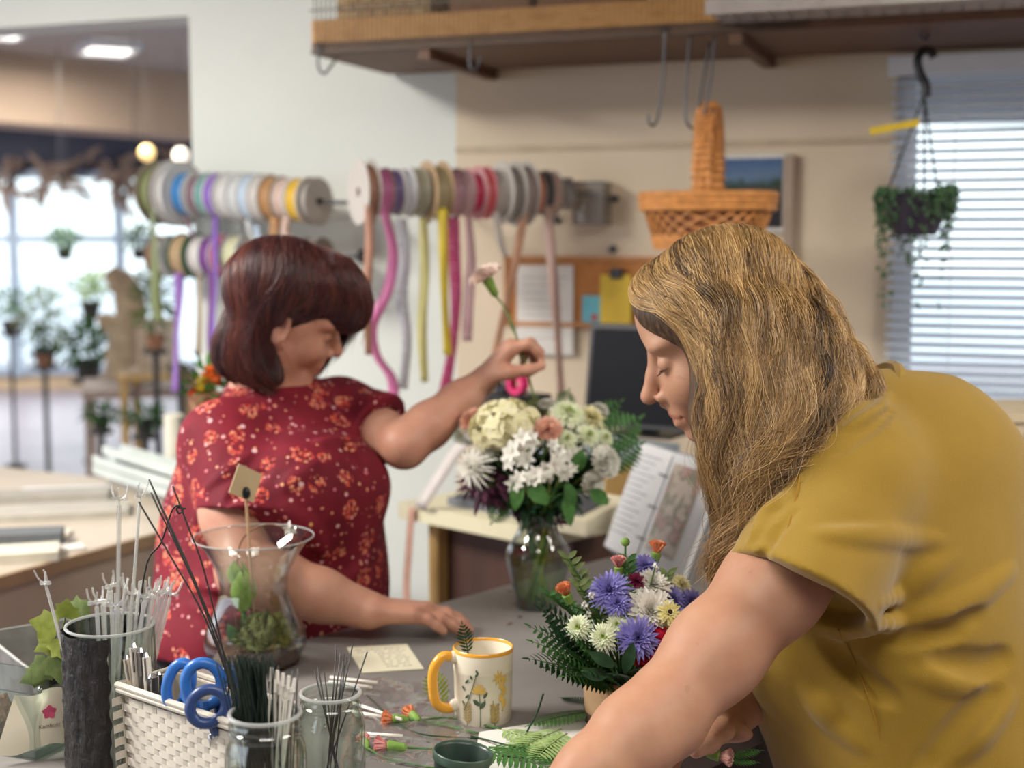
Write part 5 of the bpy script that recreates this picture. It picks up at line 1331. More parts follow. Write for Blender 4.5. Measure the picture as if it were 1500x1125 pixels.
slab_thing('foil_sheet', 95, 722, .22, .08, .01, '#d4d8da', 'pale shiny foil sheet at the back of the counter', 'foil', .15)
for k, (x0, y0, x1, y1, zz, lb) in enumerate([(150, 690, 300, 738, .03, 'front white rail of the bundle on the counter'), (150, 676, 300, 722, .055, 'middle white rail of the bundle on the counter'), (165, 662, 300, 704, .085, 'back white rail of the bundle on the counter')]):
    a = onc(x0, y0, zz); b = onc(x1, y1, zz); d = nrm(b-a); s_ = Vector((-d.y, d.x, 0)); L_ = (b-a).length
    t = thing('plastic_rail', lb, 'rail', at_((a+b)/2, CZ+zz-.03), 'white rails on the counter'); m = MB()
    m.box((a+b)/2, (L_, .05, .006), (d, s_, kz)); link('rail_web', m, mat('rail_white', '#b9c1bd', .4), t, 0)
    for q in (-1, 1): link('rail_lip', MB().box((a+b)/2 + s_*(.025*q) + kz*.008, (L_, .006, .022), (d, s_, kz)), mat('rail_white', '#b9c1bd', .4), t, 0)
p = onc(257, 700, 0); roll_ = MB().lathe([(0, .0), (.026, .0), (.027, .004), (.027, .172), (.020, .176), (.006, .174), (0, .17)], at_(p, CZ+.001), 24)
solo('paper_roll', roll_, mat('roll_cream', '#d8d4c4', .6), 'upright cream paper roll on the counter left of the red shirt', 'paper roll')

# ================================================================ plants
leaf_g = {k: petal_mat('leaf_'+k, c1, c2, .5, .15) for k, (c1, c2) in dict(mid=('#3f6b35', '#5b8a48'), dark=('#1f3a24', '#2f5233'), fern=('#37592f', '#4a7a3c'), lime=('#7f8f3c', '#a3ae58'), pale=('#8aa860', '#b4c98a'), olive=('#5d6f3e', '#7c8a55'), purple=('#45283a', '#6b3d55')).items()}
def leaves_ball(c, r, n, L, wd, seed=0, zq=1.0, up=.3):
    g = random.Random(seed); m = MB(); c = Vector(c)
    for _ in range(n):
        d = Vector((g.gauss(0, 1), g.gauss(0, 1), g.gauss(0, 1)*.8+up)).normalized(); rr = r*(g.random()**.5)
        m.leaf(c + Vector((d.x*rr, d.y*rr, d.z*rr*zq)), d + Vector((g.gauss(0, .4), g.gauss(0, .4), g.gauss(0, .4))), Vector((g.gauss(0, .4), g.gauss(0, .4), 1)), L*g.uniform(.6, 1.2), wd*g.uniform(.7, 1.2), g.uniform(.0, .5), 3)
    return m
terra = mat('pot_terracotta', '#9a6b50', .7); potd = mat('pot_dark', '#34322f', .6)
def pot(c, r, h): return MB().lathe([(0, 0), (r*.72, 0), (r, h), (r*1.08, h), (r*1.08, h*1.08), (r*.9, h*1.08), (r*.88, h*.9), (0, h*.88)], c, 20)
def plant(px, py, D, rpx, lb, lk='mid', pm=None, cat='plant', name='potted_plant', hang=False, L=None, zq=1.0, n=150, gap=0.9, stand=False):
    c = P(px, py, D); r = rpx*D/FPX; pr = r*.5; ph = r*.7; base = c - kz*(r*gap*zq+ph*.8)
    t = thing(name, lb, cat, base); link('pot', pot(base, pr, ph), pm or potd, t)
    link('foliage', leaves_ball(c, r, n, L or r*.5, (L or r*.5)*.35, int(px*7+py), zq), leaf_g[lk], t, 180)
    if hang:
        m = MB(); top = at_(c, 2.775)
        for k in range(3):
            a = 2.1*k+.4; m.tube([base + kz*ph + Vector((math.cos(a), math.sin(a), 0))*pr, top], .0016, 5)
        link('hanger', m, potd, t)
    if stand:
        s_ = thing('plant_stand', 'stand under the '+lb, 'plant stand', at_(base, 0))
        link('stand_top', MB().lathe([(0, base.z-.02), (pr*1.3, base.z-.02), (pr*1.3, base.z-.001), (0, base.z-.001)], at_(base, 0), 18), potd, s_)
        link('stand_pole', MB().tube([at_(base, .02), at_(base, base.z-.02)], .014, 8), potd, s_); link('stand_foot', MB().lathe([(0, 0), (pr*1.2, 0), (pr*1.1, .02), (0, .02)], at_(base, 0), 18), potd, s_)
    return t, base
def bench(px0, px1, py, D0, D1, h, lb, c='#a89a8c'):
    a = P(px0, py, D0); b = P(px1, py, D1); d = nrm((b-a).xy.to_3d()); s_ = Vector((-d.y, d.x, 0)); L_ = (b-a).length; z = min(a.z, b.z)
    t = thing('display_bench', lb, 'bench', at_((a+b)/2, 0)); m_ = mat('bench_'+c[1:], c, .6)
    link('bench_top', MB().box(at_((a+b)/2 + s_*.3, z-.02), (L_, .6, .04), (d, s_, kz)), m_, t, 0)
    for i in (.06, .94):
        for j in (.06, .54): link('leg', MB().box(at_(a.lerp(b, i)+s_*j, (z-.04)/2), (.05, .05, z-.04), (d, s_, kz)), m_, t, 0)
    return z
zb2 = bench(120, 290, 568, 6.2, 6.35, .6, 'low brown display bench in the shop behind the spools', '#9c8a80')
plant(14, 448, 9.2, 26, 'bushy bright green plant at the far left of the shop', 'mid', hang=False, gap=1.0, stand=True)
plant(64, 470, 8.6, 34, 'tall grey green fern in the shop on a dark pot', 'olive', zq=1.5, n=200, stand=True)
plant(64, 505, 7.9, 22, 'dark green shrub in front of the tall fern', 'dark', terra, stand=True)
plant(128, 505, 7.2, 40, 'round dark green bush in the middle of the shop', 'fern', zq=.8, n=220, stand=True)
plant(94, 352, 8.8, 24, 'green trailing plant hanging in front of the shop window', 'mid', hang=True, zq=.7)
plant(203, 350, 8.2, 22, 'teal green plant hanging near the spools', 'fern', hang=True, zq=.9)
plant(132, 425, 9.4, 30, 'pale green plant in the shop window light', 'pale', zq=.8, stand=True)
plant(148, 606, 5.6, 26, 'low spreading green plant left on the low bench', 'fern', zq=.5, gap=.6, stand=True)
plant(212, 610, 5.5, 30, 'low spreading green plant right on the low bench', 'fern', zq=.5, gap=.6, stand=True)
plant(226, 440, 5.6, 28, 'hanging moss green garland plant below the olive spool', 'olive', terra, zq=2.2, n=220, L=.05, stand=True)
plant(264, 545, 5.2, 18, 'small dark plant behind the purple ribbon end', 'dark', zq=.8, stand=True)
dw = thing('driftwood', 'tan curved driftwood piece standing in the shop', 'driftwood', P(175, 560, 7.0))
link('main_branch', MB().tube(catmull([P(182, 556, 7), P(186, 500, 7), P(192, 460, 7), P(186, 425, 7), P(170, 408, 7), P(160, 396, 7)], 6), [.10]*6+[.09]*6+[.08]*6+[.07]*6+[.05]*6+[.02], 10), mat('driftwood_tan', '#b09a7c', .8, .25, 14), dw)
link('side_branch', MB().tube(catmull([P(186, 500, 7), P(160, 470, 7), P(146, 476, 7)], 6), [.06]*6+[.04]*6+[.02], 8), mat('driftwood_tan', '#b09a7c', .8, .25, 14), dw)
cb2 = P(232, 548, 6.25); cst = thing('crate_stand', 'wooden stand under the tan slatted crate in the shop', 'stand', at_(cb2, 0)); link('stand_top', MB().box(at_(cb2, P(232, 542, 6.25).z-.022), (.32, .26, .022)), ywood, cst, 0)
for i in (-.13, .13):
    for j in (-.1, .1): link('leg', MB().box(at_(cb2 + Vector((i, j, 0)), (P(232, 542, 6.25).z-.033)/2), (.03, .03, P(232, 542, 6.25).z-.033)), ywood, cst, 0)
fp = thing('slatted_crate', 'tan slatted crate with plants in the shop left of the red shirt', 'crate', P(225, 545, 6.2))
m_ = MB()
for k in range(7): m_.box(P(205+k*9, 505, 6.2), (.022, .02, .24), (Vector((1, 0, 0)), Vector((0, 1, 0)), kz))
link('slats', m_, mat('slat_tan', '#b8a48c', .7), fp, 0); link('bottom', MB().box(P(232, 542, 6.25), (.24, .2, .02)), mat('slat_tan', '#b8a48c', .7), fp, 0)
for x_, y_, cl_, lb in ((215, 224, '#ffd890', 'warm yellow bulb hanging in the shop, the left of two'), (265, 228, '#fff4e0', 'white bulb hanging in the shop just above the olive spool')):
    p = P(x_, y_, 8.8); t = thing('pendant_bulb', lb, 'pendant lamp', p)
    link('bulb', MB().ball(p, .05, 14, 10), emit('bulb_'+cl_[1:], cl_, 1.6), t); link('cord', MB().tube([p+kz*.05, at_(p, 2.78)], .0025, 5), potd, t)
gm = MB(); g = random.Random(3)
for k in range(240):
    t = g.random(); p = (FA+fx*(LF*t)) + Vector((0, 0, 2.16+g.uniform(-.16, .2))) - fy*(.15+g.random()*.2); d = Vector((g.gauss(0, 1), g.gauss(0, .4), g.gauss(0, 1)))
    gm.leaf(p, d, Vector((0, -1, .3)), g.uniform(.15, .4), .08, .3, 3)
tag(link('dried_garland', gm, mat('dried_brown', '#7d6a5e', .9, .3, 20), None, 180), 'brown dried garland draped under the dark fascia of the shop window', 'garland')['kind'] = 'stuff'
# potted flowers just behind the red shirt
fpz = thing('flowering_plant', 'orange and yellow flowering plant behind the shoulder of the red shirt', 'plant', P(306, 600, 2.95))
link('foliage', leaves_ball(P(304, 572, 2.95), .05, 90, .04, .016, 77), leaf_g['mid'], fpz, 180)
def puff(c, r, n, L, seed, mb=None):
    g_ = random.Random(seed); m = mb or MB(); c = Vector(c)
    for _ in range(n):
        d = Vector((g_.gauss(0, 1), g_.gauss(0, 1), g_.gauss(0, 1))).normalized(); m.leaf(c + d*r*.3, d, Vector((g_.gauss(0, 1), g_.gauss(0, 1), .5)), r*.8*L, r*.8, .4, 3)
    return m
link('orange_bloom', puff(P(308, 552, 2.92), .024, 40, 1, 1), petal_mat('petal_orange', '#e0662c', '#ea8a3c'), fpz, 180)
link('yellow_bloom', puff(P(300, 562, 2.92), .02, 40, 1, 2), petal_mat('petal_yellow', '#e0c03c', '#ead46a'), fpz, 180)
link('red_bloom', puff(P(286, 576, 2.92), .014, 30, 1, 5), petal_mat('petal_redorange', '#d8482c', '#e0603c'), fpz, 180)
fz = P(304, 612, 2.95); link('pot', pot(fz, .04, .05), terra, fpz)
fst = thing('plant_stand', 'dark stand under the orange and yellow flowering plant', 'plant stand', at_(fz, 0))
link('stand_top', MB().lathe([(0, fz.z-.02), (.06, fz.z-.02), (.06, fz.z-.001), (0, fz.z-.001)], at_(fz, 0), 18), potd, fst); link('stand_pole', MB().tube([at_(fz, .02), at_(fz, fz.z-.02)], .014, 8), potd, fst); link('stand_foot', MB().lathe([(0, 0), (.09, 0), (.085, .02), (0, .02)], at_(fz, 0), 18), potd, fst)
# ================================================================ things by the window
hp_ = P(1340, 345, 3.0); hpt = thing('hanging_plant', 'dark hanging pot with trailing string foliage in front of the blind', 'hanging plant', hp_)
plast = mat('pot_plum_dark', '#2d2733', .4)
link('pot', MB().lathe([(0, 0), (.045, 0), (.062, .04), (.068, .085), (.07, .09), (.064, .09), (.06, .07), (0, .065)], hp_, 24), plast, hpt)
m_ = MB(); top = P(1354, 138, 3.0)
for k in range(3): a = 2.094*k+.5; m_.tube([hp_ + Vector((.066*math.cos(a), .066*math.sin(a), .088)), top], .0022, 6)
link('hanger_strap', m_, black, hpt)
link('hook', MB().tube(catmull([P(1357, 142, 3), P(1356, 124, 3), P(1348, 108, 3), P(1344, 90, 3), P(1350, 76, 3), P(1362, 74, 3), P(1369, 84, 3)], 6), .0095, 10), black, hpt)
m_ = MB(); g = random.Random(9)
for k in range(46):
    a = g.uniform(0, 6.28); r0 = .064; L_ = g.uniform(.04, .14) if g.random() < .75 else g.uniform(.14, .24); pts = []
    if math.sin(a) < -.2 and math.cos(a) > .2: L_ *= .45
    b0_ = hp_ + Vector((r0*math.cos(a), r0*math.sin(a), .09))
    for i in range(8): t = i/7; pts.append(b0_ + Vector((math.cos(a)*.018*math.sin(t*3)+g.uniform(-.003, .003), math.sin(a)*.018*math.sin(t*3), .012*math.sin(t*4) - L_*t*t)))
    for i, q in enumerate(pts[1:]):
        for _ in range(4): m_.ball(q + Vector((g.gauss(0, .004), g.gauss(0, .004), g.gauss(0, .006))), g.uniform(.0026, .0042), 5, 4)
link('foliage', m_, petal_mat('leaf_string', '#3c5a3c', '#5a7d55', .5, .1), hpt, 180)
yt = MB().box(P(1310, 186, 2.99), (.105, .0015, .016), (nrm(P(1350, 178, 2.97)-P(1275, 192, 3.0)), Vector((0, 1, 0)), kz)); link('plant_tag', yt, mat('tag_yellow', '#d8b820', .5), hpt, 0)['label'] = 'yellow plant tag'
bxs = [((1482, 735), .30, .22, .14, '#5d4a40', 'dark brown box at the bottom of the stack by the window'), ((1480, 678), .28, .2, .03, '#c9bca6', 'flat cream box on top of the dark one by the window'), ((1484, 640), .24, .2, .02, '#b4a890', 'thin tan board between the cream box and the tan basket')]
sb0 = P(1500, 800, 2.9); sbt = thing('window_stand', 'low dark stand by the window under the stack of boxes', 'stand', at_(sb0, 0)); zst = P(1500, 770, 2.9).z
link('stand_top', MB().box(at_(sb0 + Vector((.1, 0, 0)), zst-.02), (.5, .36, .04)), dwood, sbt, 0)
for i in (-.1, .3):
    for j in (-.14, .14): link('leg', MB().box(at_(sb0 + Vector((i, j, 0)), (zst-.04)/2), (.04, .04, zst-.04)), dwood, sbt, 0)
z = zst
for k, (dx, sx, sy, h, c, lb) in enumerate([(.04, .30, .24, .10, '#6a5448', 'dark brown box at the bottom of the stack by the window'), (.02, .34, .26, .03, '#c9bca6', 'flat cream box on the dark box by the window'), (.03, .30, .24, .025, '#b4a890', 'thin tan box below the tan basket by the window'), (.06, .30, .22, .10, '#c2b294', 'tan lidded box on top of the stack by the window')]):
    p = at_(sb0 + Vector((dx, 0, 0)), z); t = thing('storage_box', lb, 'box', p, 'boxes stacked by the window'); bm__ = mat('box_'+c[1:], c, .7)
    link('box_body', MB().box(p + kz*(h*.40+.001), (sx, sy, h*.78)), bm__, t, 0); link('lid', MB().box(p + kz*(h*.89), (sx+.012, sy+.012, h*.2)), bm__, t, 0)
    if k == 3: link('label_mark', MB().box(p + Vector((-.09, -.117, h*.5)), (.03, .004, .03)), potd, t, 0)
    z += h+.001
# ================================================================ things on the work table
def tz(p, z=0.0): return Vector((p.x, p.y, TZ+z))
glass = thin_glass('glass_clear', '#f6f9f8', 1.8, .03)
glass2 = thin_glass('glass_green_tint', '#f5faf7', 2.0, .03)
plas = thin_glass('plastic_clear', '#fafaf8', 2.2, .12, .22)
# ---- note and white board
nq = [T(508, 950), T(596, 945), T(621, 981), T(531, 987)]
def flat_prism(pts, h, lift=.0006, m=None):
    m = m or MB(); n = len(pts); m.add([p+kz*lift for p in pts]+[p+kz*(lift+h) for p in pts], [tuple(range(n))[::-1], tuple(range(n, 2*n))]+[(i, (i+1) % n, n+(i+1) % n, n+i) for i in range(n)]); return m
nt_ = solo('note_card', flat_prism(nq, .0012), mat('paper_cream', '#e6dfc4', .7, .02), 'cream note card with faint handwriting beside the resting hand', 'note card', None, 0)
m_ = MB(); g = random.Random(2); nu = (nq[1]-nq[0]); nv = (nq[3]-nq[0])
for k in range(8):
    f = .14+.1*k; a = nq[0] + nv*f; x = .12 if k < 2 else .42
    while x < (.85 if k < 2 else .8):
        L_ = g.uniform(.03, .09); m_.strip([a + nu*(x + L_*i/4) + nv*(.012*math.sin(i*2.3+k)) + kz*.0021 for i in range(5)], .0011, nv, .0002); x += L_+g.uniform(.015, .03)
        if g.random() < .3: x += .05
link('handwriting', m_, mat('pencil_grey', '#9a958c', .8), nt_, 0)
wq = [T(702, 1076), T(868, 1048), T(905, 1066), T(842, 1135), T(770, 1170), T(690, 1140)]
solo('white_board', flat_prism(wq, .003, .0003), mat('board_white', '#e3e1da', .6, .02), 'white paper sheet on the table under the fern cuttings', 'paper', None, 0)
# ---- mug
mgc = T(708, 1052); mR, mH = .0392, .097
mg = thing('mug', 'cream mug with yellow handle, yellow rim and painted wild flowers', 'mug', mgc)
crm = mat('mug_cream_glaze', '#e2dac6', .25, .03); yel2 = mat('mug_yellow_glaze', '#eaa83a', .22, .05)
link('cup', MB().lathe([(0, .004), (mR*.86, .004), (mR*.92, .0), (mR*.95, .003), (mR*.97, .03), (mR*.985, .066), (mR*1.005, .068), (mR*1.01, .071), (mR*1.0, .074), (mR*1.02, mH-.002), (mR*.99, mH), (mR*.94, mH-.003), (mR*.9, .02), (0, .010)], mgc, 48), crm, mg, 60)
link('rim', MB().lathe([(mR*1.024, mH-.0035), (mR*1.022, mH-.0005), (mR*.985, mH+.0012), (mR*.945, mH-.001), (mR*.945, mH-.004)], mgc, 48), yel2, mg, 60)
hd0 = nrm(Vector((-.95, -.32, 0)))
hp_pts = [mgc + hd0*(mR*.99) + kz*.087, mgc + hd0*(mR+.016) + kz*.089, mgc + hd0*(mR+.028) + kz*.074, mgc + hd0*(mR+.0295) + kz*.05, mgc + hd0*(mR+.025) + kz*.028, mgc + hd0*(mR+.011) + kz*.019, mgc + hd0*(mR*.97) + kz*.022]
hpth = catmull(hp_pts, 7); link('handle', MB().tube(hpth, [.0066]*len(hpth), 12, flat=1.0), yel2, mg)
lk_ = MB()
for e in (hpth[0], hpth[-1]): lk_.ball(e + hd0*.001, (.0085, .0085, .0085), 12, 8)
link('handle_joint', lk_, crm, mg)
def on_mug(a, z, off=.0007): 
    r = mR*(.97+.015*min(1, z/.066))+off; return mgc + Vector((math.cos(a)*r, math.sin(a)*r, z))
def decal(paths, leaves, nm, m):
    mb = MB()
    for (a0_, z0_, a1_, z1_) in paths: mb.tube([on_mug(a0_+(a1_-a0_)*t+.03*math.sin(t*3), z0_+(z1_-z0_)*t) for t in np.linspace(0, 1, 7)], .0006, 5)
    for (a, z, da, dz, wd) in leaves:
        n = 6; vs_ = []
        for i in range(n+1):
            t = i/n; w_ = wd*math.sin(math.pi*t)**.7; ln_ = math.hypot(da*mR, dz) or 1; ux, uz = -dz/ln_, da*mR/ln_
            for s_ in (-1, 0, 1): vs_.append(on_mug(a+da*t + s_*w_*ux/mR, z+dz*t + s_*w_*uz, .0009 + (.0003 if s_ == 0 else 0)))
        mb.add(vs_, [f for i in range(n) for f in ((i*3, i*3+1, i*3+4, i*3+3), (i*3+1, i*3+2, i*3+5, i*3+4))])
    link(nm, mb, m, mg, 180)
A0 = -math.pi/2
dg = [(A0-.62, .058-.010*k, (-.13 if k % 2 else .15), .006, .0016) for k in range(4)] + [(A0-.35+.1*k, .064+.004*k, .12*(1 if k % 2 else -.6), .006, .0016) for k in range(3)] + [(A0-.1, .03, -.22, .008, .003), (A0-.1, .026, .2, .010, .003), (A0+.02, .04, .14, .008, .002)]
decal([(A0-.66, .022, A0-.2, .072), (A0-.08, .002, A0-.12, .046), (A0-.08, .03, A0+.08, .038)], dg, 'painted_green_leaves', mat('paint_green', '#4d6048', .3))
fo = [(A0-.55, .006+.004*k, s_*.18, .007, .0011) for k in range(6) for s_ in (-1, 1)] + [(A0+.42, .006+.006*k, s_*.16, .008, .0026) for k in range(4) for s_ in (-1, 1)]
decal([(A0-.55, .002, A0-.5, .036), (A0+.42, .002, A0+.35, .036)], fo, 'painted_olive_leaves', mat('paint_olive', '#a8925c', .3))
yf = [(A0-.12, .046, math.cos(t)*.28, math.sin(t)*.014, .0018) for t in np.linspace(.2, 2.9, 7)] + [(A0+.55, .066, math.cos(t)*.24, math.sin(t)*.011, .0016) for t in np.linspace(0, 6, 8)] + [(A0+.72, .024+.008*k, .12*(-1)**k, .012, .004) for k in range(5)]
decal([(A0+.72, .02, A0+.70, .064)], yf, 'painted_yellow_flowers', mat('paint_yellow', '#dcb860', .3))
# ---- ferns and cuttings
def frond(mb, base, d, up, L, W0, n=13, curl=.25, lw=.22, droop=0):
    base = Vector(base); d = nrm(d); up = Vector(up); up = nrm(up-d*up.dot(d)); sd = d.cross(up); pts = []
    for i in range(n+1):
        t = i/n; pts.append(base + d*(L*t) - up*(curl*L*t*t))
    mb.tube(pts, [.0011*(1-.7*i/n) for i in range(n+1)], 5)
    for i in range(1, n+1):
        t = i/n; w_ = W0*(math.sin(math.pi*min(.98, t*.8+.16))); tn = nrm(pts[i]-pts[i-1])
        for s_ in (-1, 1): mb.leaf(pts[i], tn*.55 + sd*s_, up, w_, min(w_*lw*1.5, L/n*.78), .12+droop, 3)
    mb.leaf(pts[-1], tn, up, W0*.35, W0*.12, .1, 3); return pts
def fern(name, base, d, up, L, W0, m, lb, group=None, n=13, curl=.2, lw=.22):
    t = thing(name, lb, 'fern', base, group); mb = MB(); frond(mb, base, d, up, L, W0, n, curl, lw); link('frond', mb, m, t, 180); return t
def toT(a, b): return nrm(T(*b)-T(*a))
fern('fern_sprig', T(648, 1042) + kz*.004, Vector((-.25, .05, 1)), (.4, -1, .2), .052, .022, leaf_g['lime'], 'light green fern sprig standing behind the mug handle', None, 9, .15, .3)
fern('fern_sprig', mgc + Vector((-.02, .006, .085)), Vector((-.10, -.05, 1)), (.5, -1, .2), .040, .014, leaf_g['dark'], 'dark green fern tip sticking out of the mug', None, 9, .2, .34)
fl = [((735, 1075), (800, 1095), .11, .034, 'pale', 'pale green fern cutting nearest the mug on the white sheet'), ((822, 1078), (748, 1112), .12, .036, 'pale', 'pale fern cutting lying across the middle of the white sheet'), ((716, 1108), (815, 1118), .12, .030, 'mid', 'mid green fern cutting beside the dark green pot'), ((868, 1058), (800, 1070), .09, .028, 'mid', 'feathery green fern cutting at the far edge of the white sheet'), ((830, 1095), (775, 1135), .09, .03, 'pale', 'pale fern cutting under the forearm of the blond woman'), ((880, 1055), (842, 1046), .06, .02, 'dark', 'short dark fern piece at the foot of the kraft pot'), ((700, 1125), (800, 1150), .12, .034, 'fern', 'dark fern cutting lowest on the white sheet')]
for k, (a, b, L, W0, lk2, lb) in enumerate(fl): fern('fern_cutting', T(*a) + kz*(.006+.003*k), toT(a, b) + kz*.06, kz, L, W0, leaf_g[lk2], lb, 'fern cuttings on the white sheet', 15, .1, .3)
for k, (pts, lb) in enumerate([([(796, 1016, .05), (786, 1046, .024), (772, 1072, .006), (770, 1085, .004)], 'thin upright green stem bent over the white sheet'), ([(640, 1100, .006), (760, 1110, .008), (860, 1118, .007)], 'long straight green stem across the white sheet'), ([(690, 1078, .004), (775, 1098, .012), (850, 1102, .010)], 'dark green stem among the fern cuttings'), ([(530, 1012, .004), (600, 1070, .005), (700, 1082, .004)], 'fine dark stem lying over the cellophane')]):
    solo('green_cutting', MB().tube(catmull([T(x, y, z) for x, y, z in pts], 6), .0012, 6), leaf_g['dark'], lb, 'cutting', None, 180)
# carnation buds
cal = petal_mat('calyx_green', '#6f9440', '#8fb058', .5, .1)
def petals_ruffle(mb, c, ax, r, layers, seed, open_=1.0, t0=.15):
    g_ = random.Random(seed); F_ = frame(ax); c = Vector(c)
    for l in range(layers):
        rr = r*(1-.62*l/layers); n = max(5, int(13-1.3*l)); tilt = min(1.45, t0+1.0*l/layers)
        for k in range(n):
            a = 6.283*(k+g_.random()*.7)/n; dirv = F_ @ Vector((math.cos(a)*math.cos(tilt), math.sin(a)*math.cos(tilt), math.sin(tilt))); tan = F_ @ Vector((-math.sin(a), math.cos(a), 0)); upv = dirv.cross(tan); upv = upv if upv.dot(F_ @ Vector((0, 0, 1))) > 0 else -upv
            vs_ = []; nu_ = 6
            for i in range(4):
                t = i/3; 
                for j in range(nu_+1):
                    s_ = j/nu_*2-1; wv_ = r*.16*math.sin(s_*9+k*1.7+l)*t*t + g_.uniform(-.04, .04)*r*t
                    vs_.append(c + (F_ @ Vector((0, 0, 1)))*(r*.12*l/layers*3) + dirv*(rr*(t*(1-.12*s_*s_)+(.05*math.sin(s_*14+k) if i == 3 else 0))) + tan*(s_*rr*.42*(.25+.75*t)) + upv*wv_)
            mb.add(vs_, [(i*(nu_+1)+j, i*(nu_+1)+j+1, (i+1)*(nu_+1)+j+1, (i+1)*(nu_+1)+j) for i in range(3) for j in range(nu_)])
    return mb
def stem_path(mb, a, b, r=.0016, sag=None, n=8):
    a, b = Vector(a), Vector(b); m_ = (a+b)/2 + (Vector(sag) if sag else Vector((0, 0, 0))); mb.tube(catmull([a, m_, b], n), r, 6)
def bud(c, ax, r, pm, lb, tail=None, group=None, open_=1.0, cat='flower', name='carnation_bud', layers=4, long=2.2):
    c = Vector(c); ax = nrm(ax); t = thing(name, lb, cat, c - ax*r*long, group)
    link('petals', petals_ruffle(MB(), c - ax*r*.5, ax + Vector((0, 0, .001)), r*2.1, layers, int(c.x*9999), .95, 1.18), pm, t, 180)
    F_ = frame(ax); X, Y, Z = [F_ @ Vector(v) for v in ((1, 0, 0), (0, 1, 0), (0, 0, 1))]
    link('calyx', MB().lathe([(.0012, -r*long), (r*.5, -r*long*.86), (r*.62, -r*.9), (r*.7, -r*.25), (r*.5, -r*.1)], c, 12, (X, Y, Z)), cal, t)
    if tail is not None:
        mb = MB(); pts = [c - ax*r*long] + [Vector(q) for q in tail]; pts = catmull(pts, 6) if len(pts) > 2 else pts; mb.tube(pts, .0015, 6); mb.leaf(pts[len(pts)//2], nrm(pts[-1]-pts[0])+Vector((.3, .2, .6)), kz, .02, .004, .3, 3); link('stem', mb, leaf_g['mid'], t, 180)
    return t
pk = petal_mat('petal_pink', '#e9a09c', '#f0b8b0'); pch = petal_mat('petal_peach', '#efb59c', '#f4cbb4'); org_ = petal_mat('petal_orange_bud', '#ea8f60', '#f2ab80')
for (x, y, dx, dy, r, pm, tl, lb) in [(574, 1052, -30, -2, .0085, org_, [(640, 1060), (700, 1074)], 'left orange carnation bud lying on the cellophane'), (603, 1046, -18, -14, .0085, org_, [(660, 1052), (735, 1068)], 'right orange carnation bud lying by the mug'),
        (566, 1092, -30, -3, .010, pk, [(640, 1098), (700, 1104)], 'pink carnation bud lying left of the dark green pot'), (534, 1086, -10, -22, .008, pk, [(570, 1112), (640, 1126)], 'pink carnation bud with a thick green calyx beside the jar')]:
    c = T(x, y, .010); d = nrm(T(x+dx, y+dy, .012)-T(x, y, .010)); bud(c, d, r, pm, lb, [T(a, b, .004) for a, b in tl], 'carnation buds on the table', long=2.6)
# ---- cotton sticks and cellophane
wst = mat('stick_white', '#e8e4da', .7, .03)
for k, (a, b, z, lb) in enumerate([((484, 992), (553, 1000), .012, 'white stick at the back of the cellophane'), ((482, 999), (540, 1006), .008, 'white stick just in front of the back one'), ((500, 1006), (545, 1007), .006, 'short white stick in the middle of the cellophane'), ((518, 1030), (588, 1054), .010, 'white stick slanting towards the orange buds'), ((516, 1042), (560, 1050), .006, 'white stick low beside the slanting one'), ((528, 1074), (590, 1078), .006, 'white stick between the orange and the pink buds')]):
    A_, B_ = T(*a, z), T(*b, z+.002); solo('white_stick', MB().tube([A_, B_], .0022, 8), wst, lb, 'stick', 'white sticks on the cellophane', 180)
cel = thin_glass('cellophane', '#f6f6f6', 2.2, .06, .05)
def sheet(poly, nu_, nv_, amp, seed, lift=.003):
    g_ = random.Random(seed); a, b, c, d = [Vector(p) for p in poly]; vs_ = []; ph = [g_.uniform(0, 6) for _ in range(8)]
    for i in range(nu_+1):
        for j in range(nv_+1):
            u, v = i/nu_, j/nv_; p = (a*(1-u)+b*u)*(1-v) + (d*(1-u)+c*u)*v
            z = abs(math.sin(u*9+ph[0]+3*v) + .7*math.sin(v*13+ph[1]+4*u) + .6*math.sin(u*23-v*17+ph[2]))*.5 + g_.uniform(0, .25); vs_.append(p + kz*(lift+amp*z))
    m = MB(); m.add(vs_, [(i*(nv_+1)+j, i*(nv_+1)+j+1, (i+1)*(nv_+1)+j+1, (i+1)*(nv_+1)+j) for i in range(nu_) for j in range(nv_)]); return m
solo('cellophane_sheet', sheet([T(470, 1085), T(690, 1092), T(655, 1010), T(500, 995)], 22, 14, .006, 4), cel, 'crumpled clear cellophane lying between the jars and the mug', 'cellophane', None, 20)
solo('cellophane_sheet', sheet([T(500, 1122), T(640, 1130), T(655, 1096), T(520, 1082)], 18, 8, .005, 6, .004), cel, 'smaller clear cellophane piece in front beside the green pot', 'cellophane', None, 20)
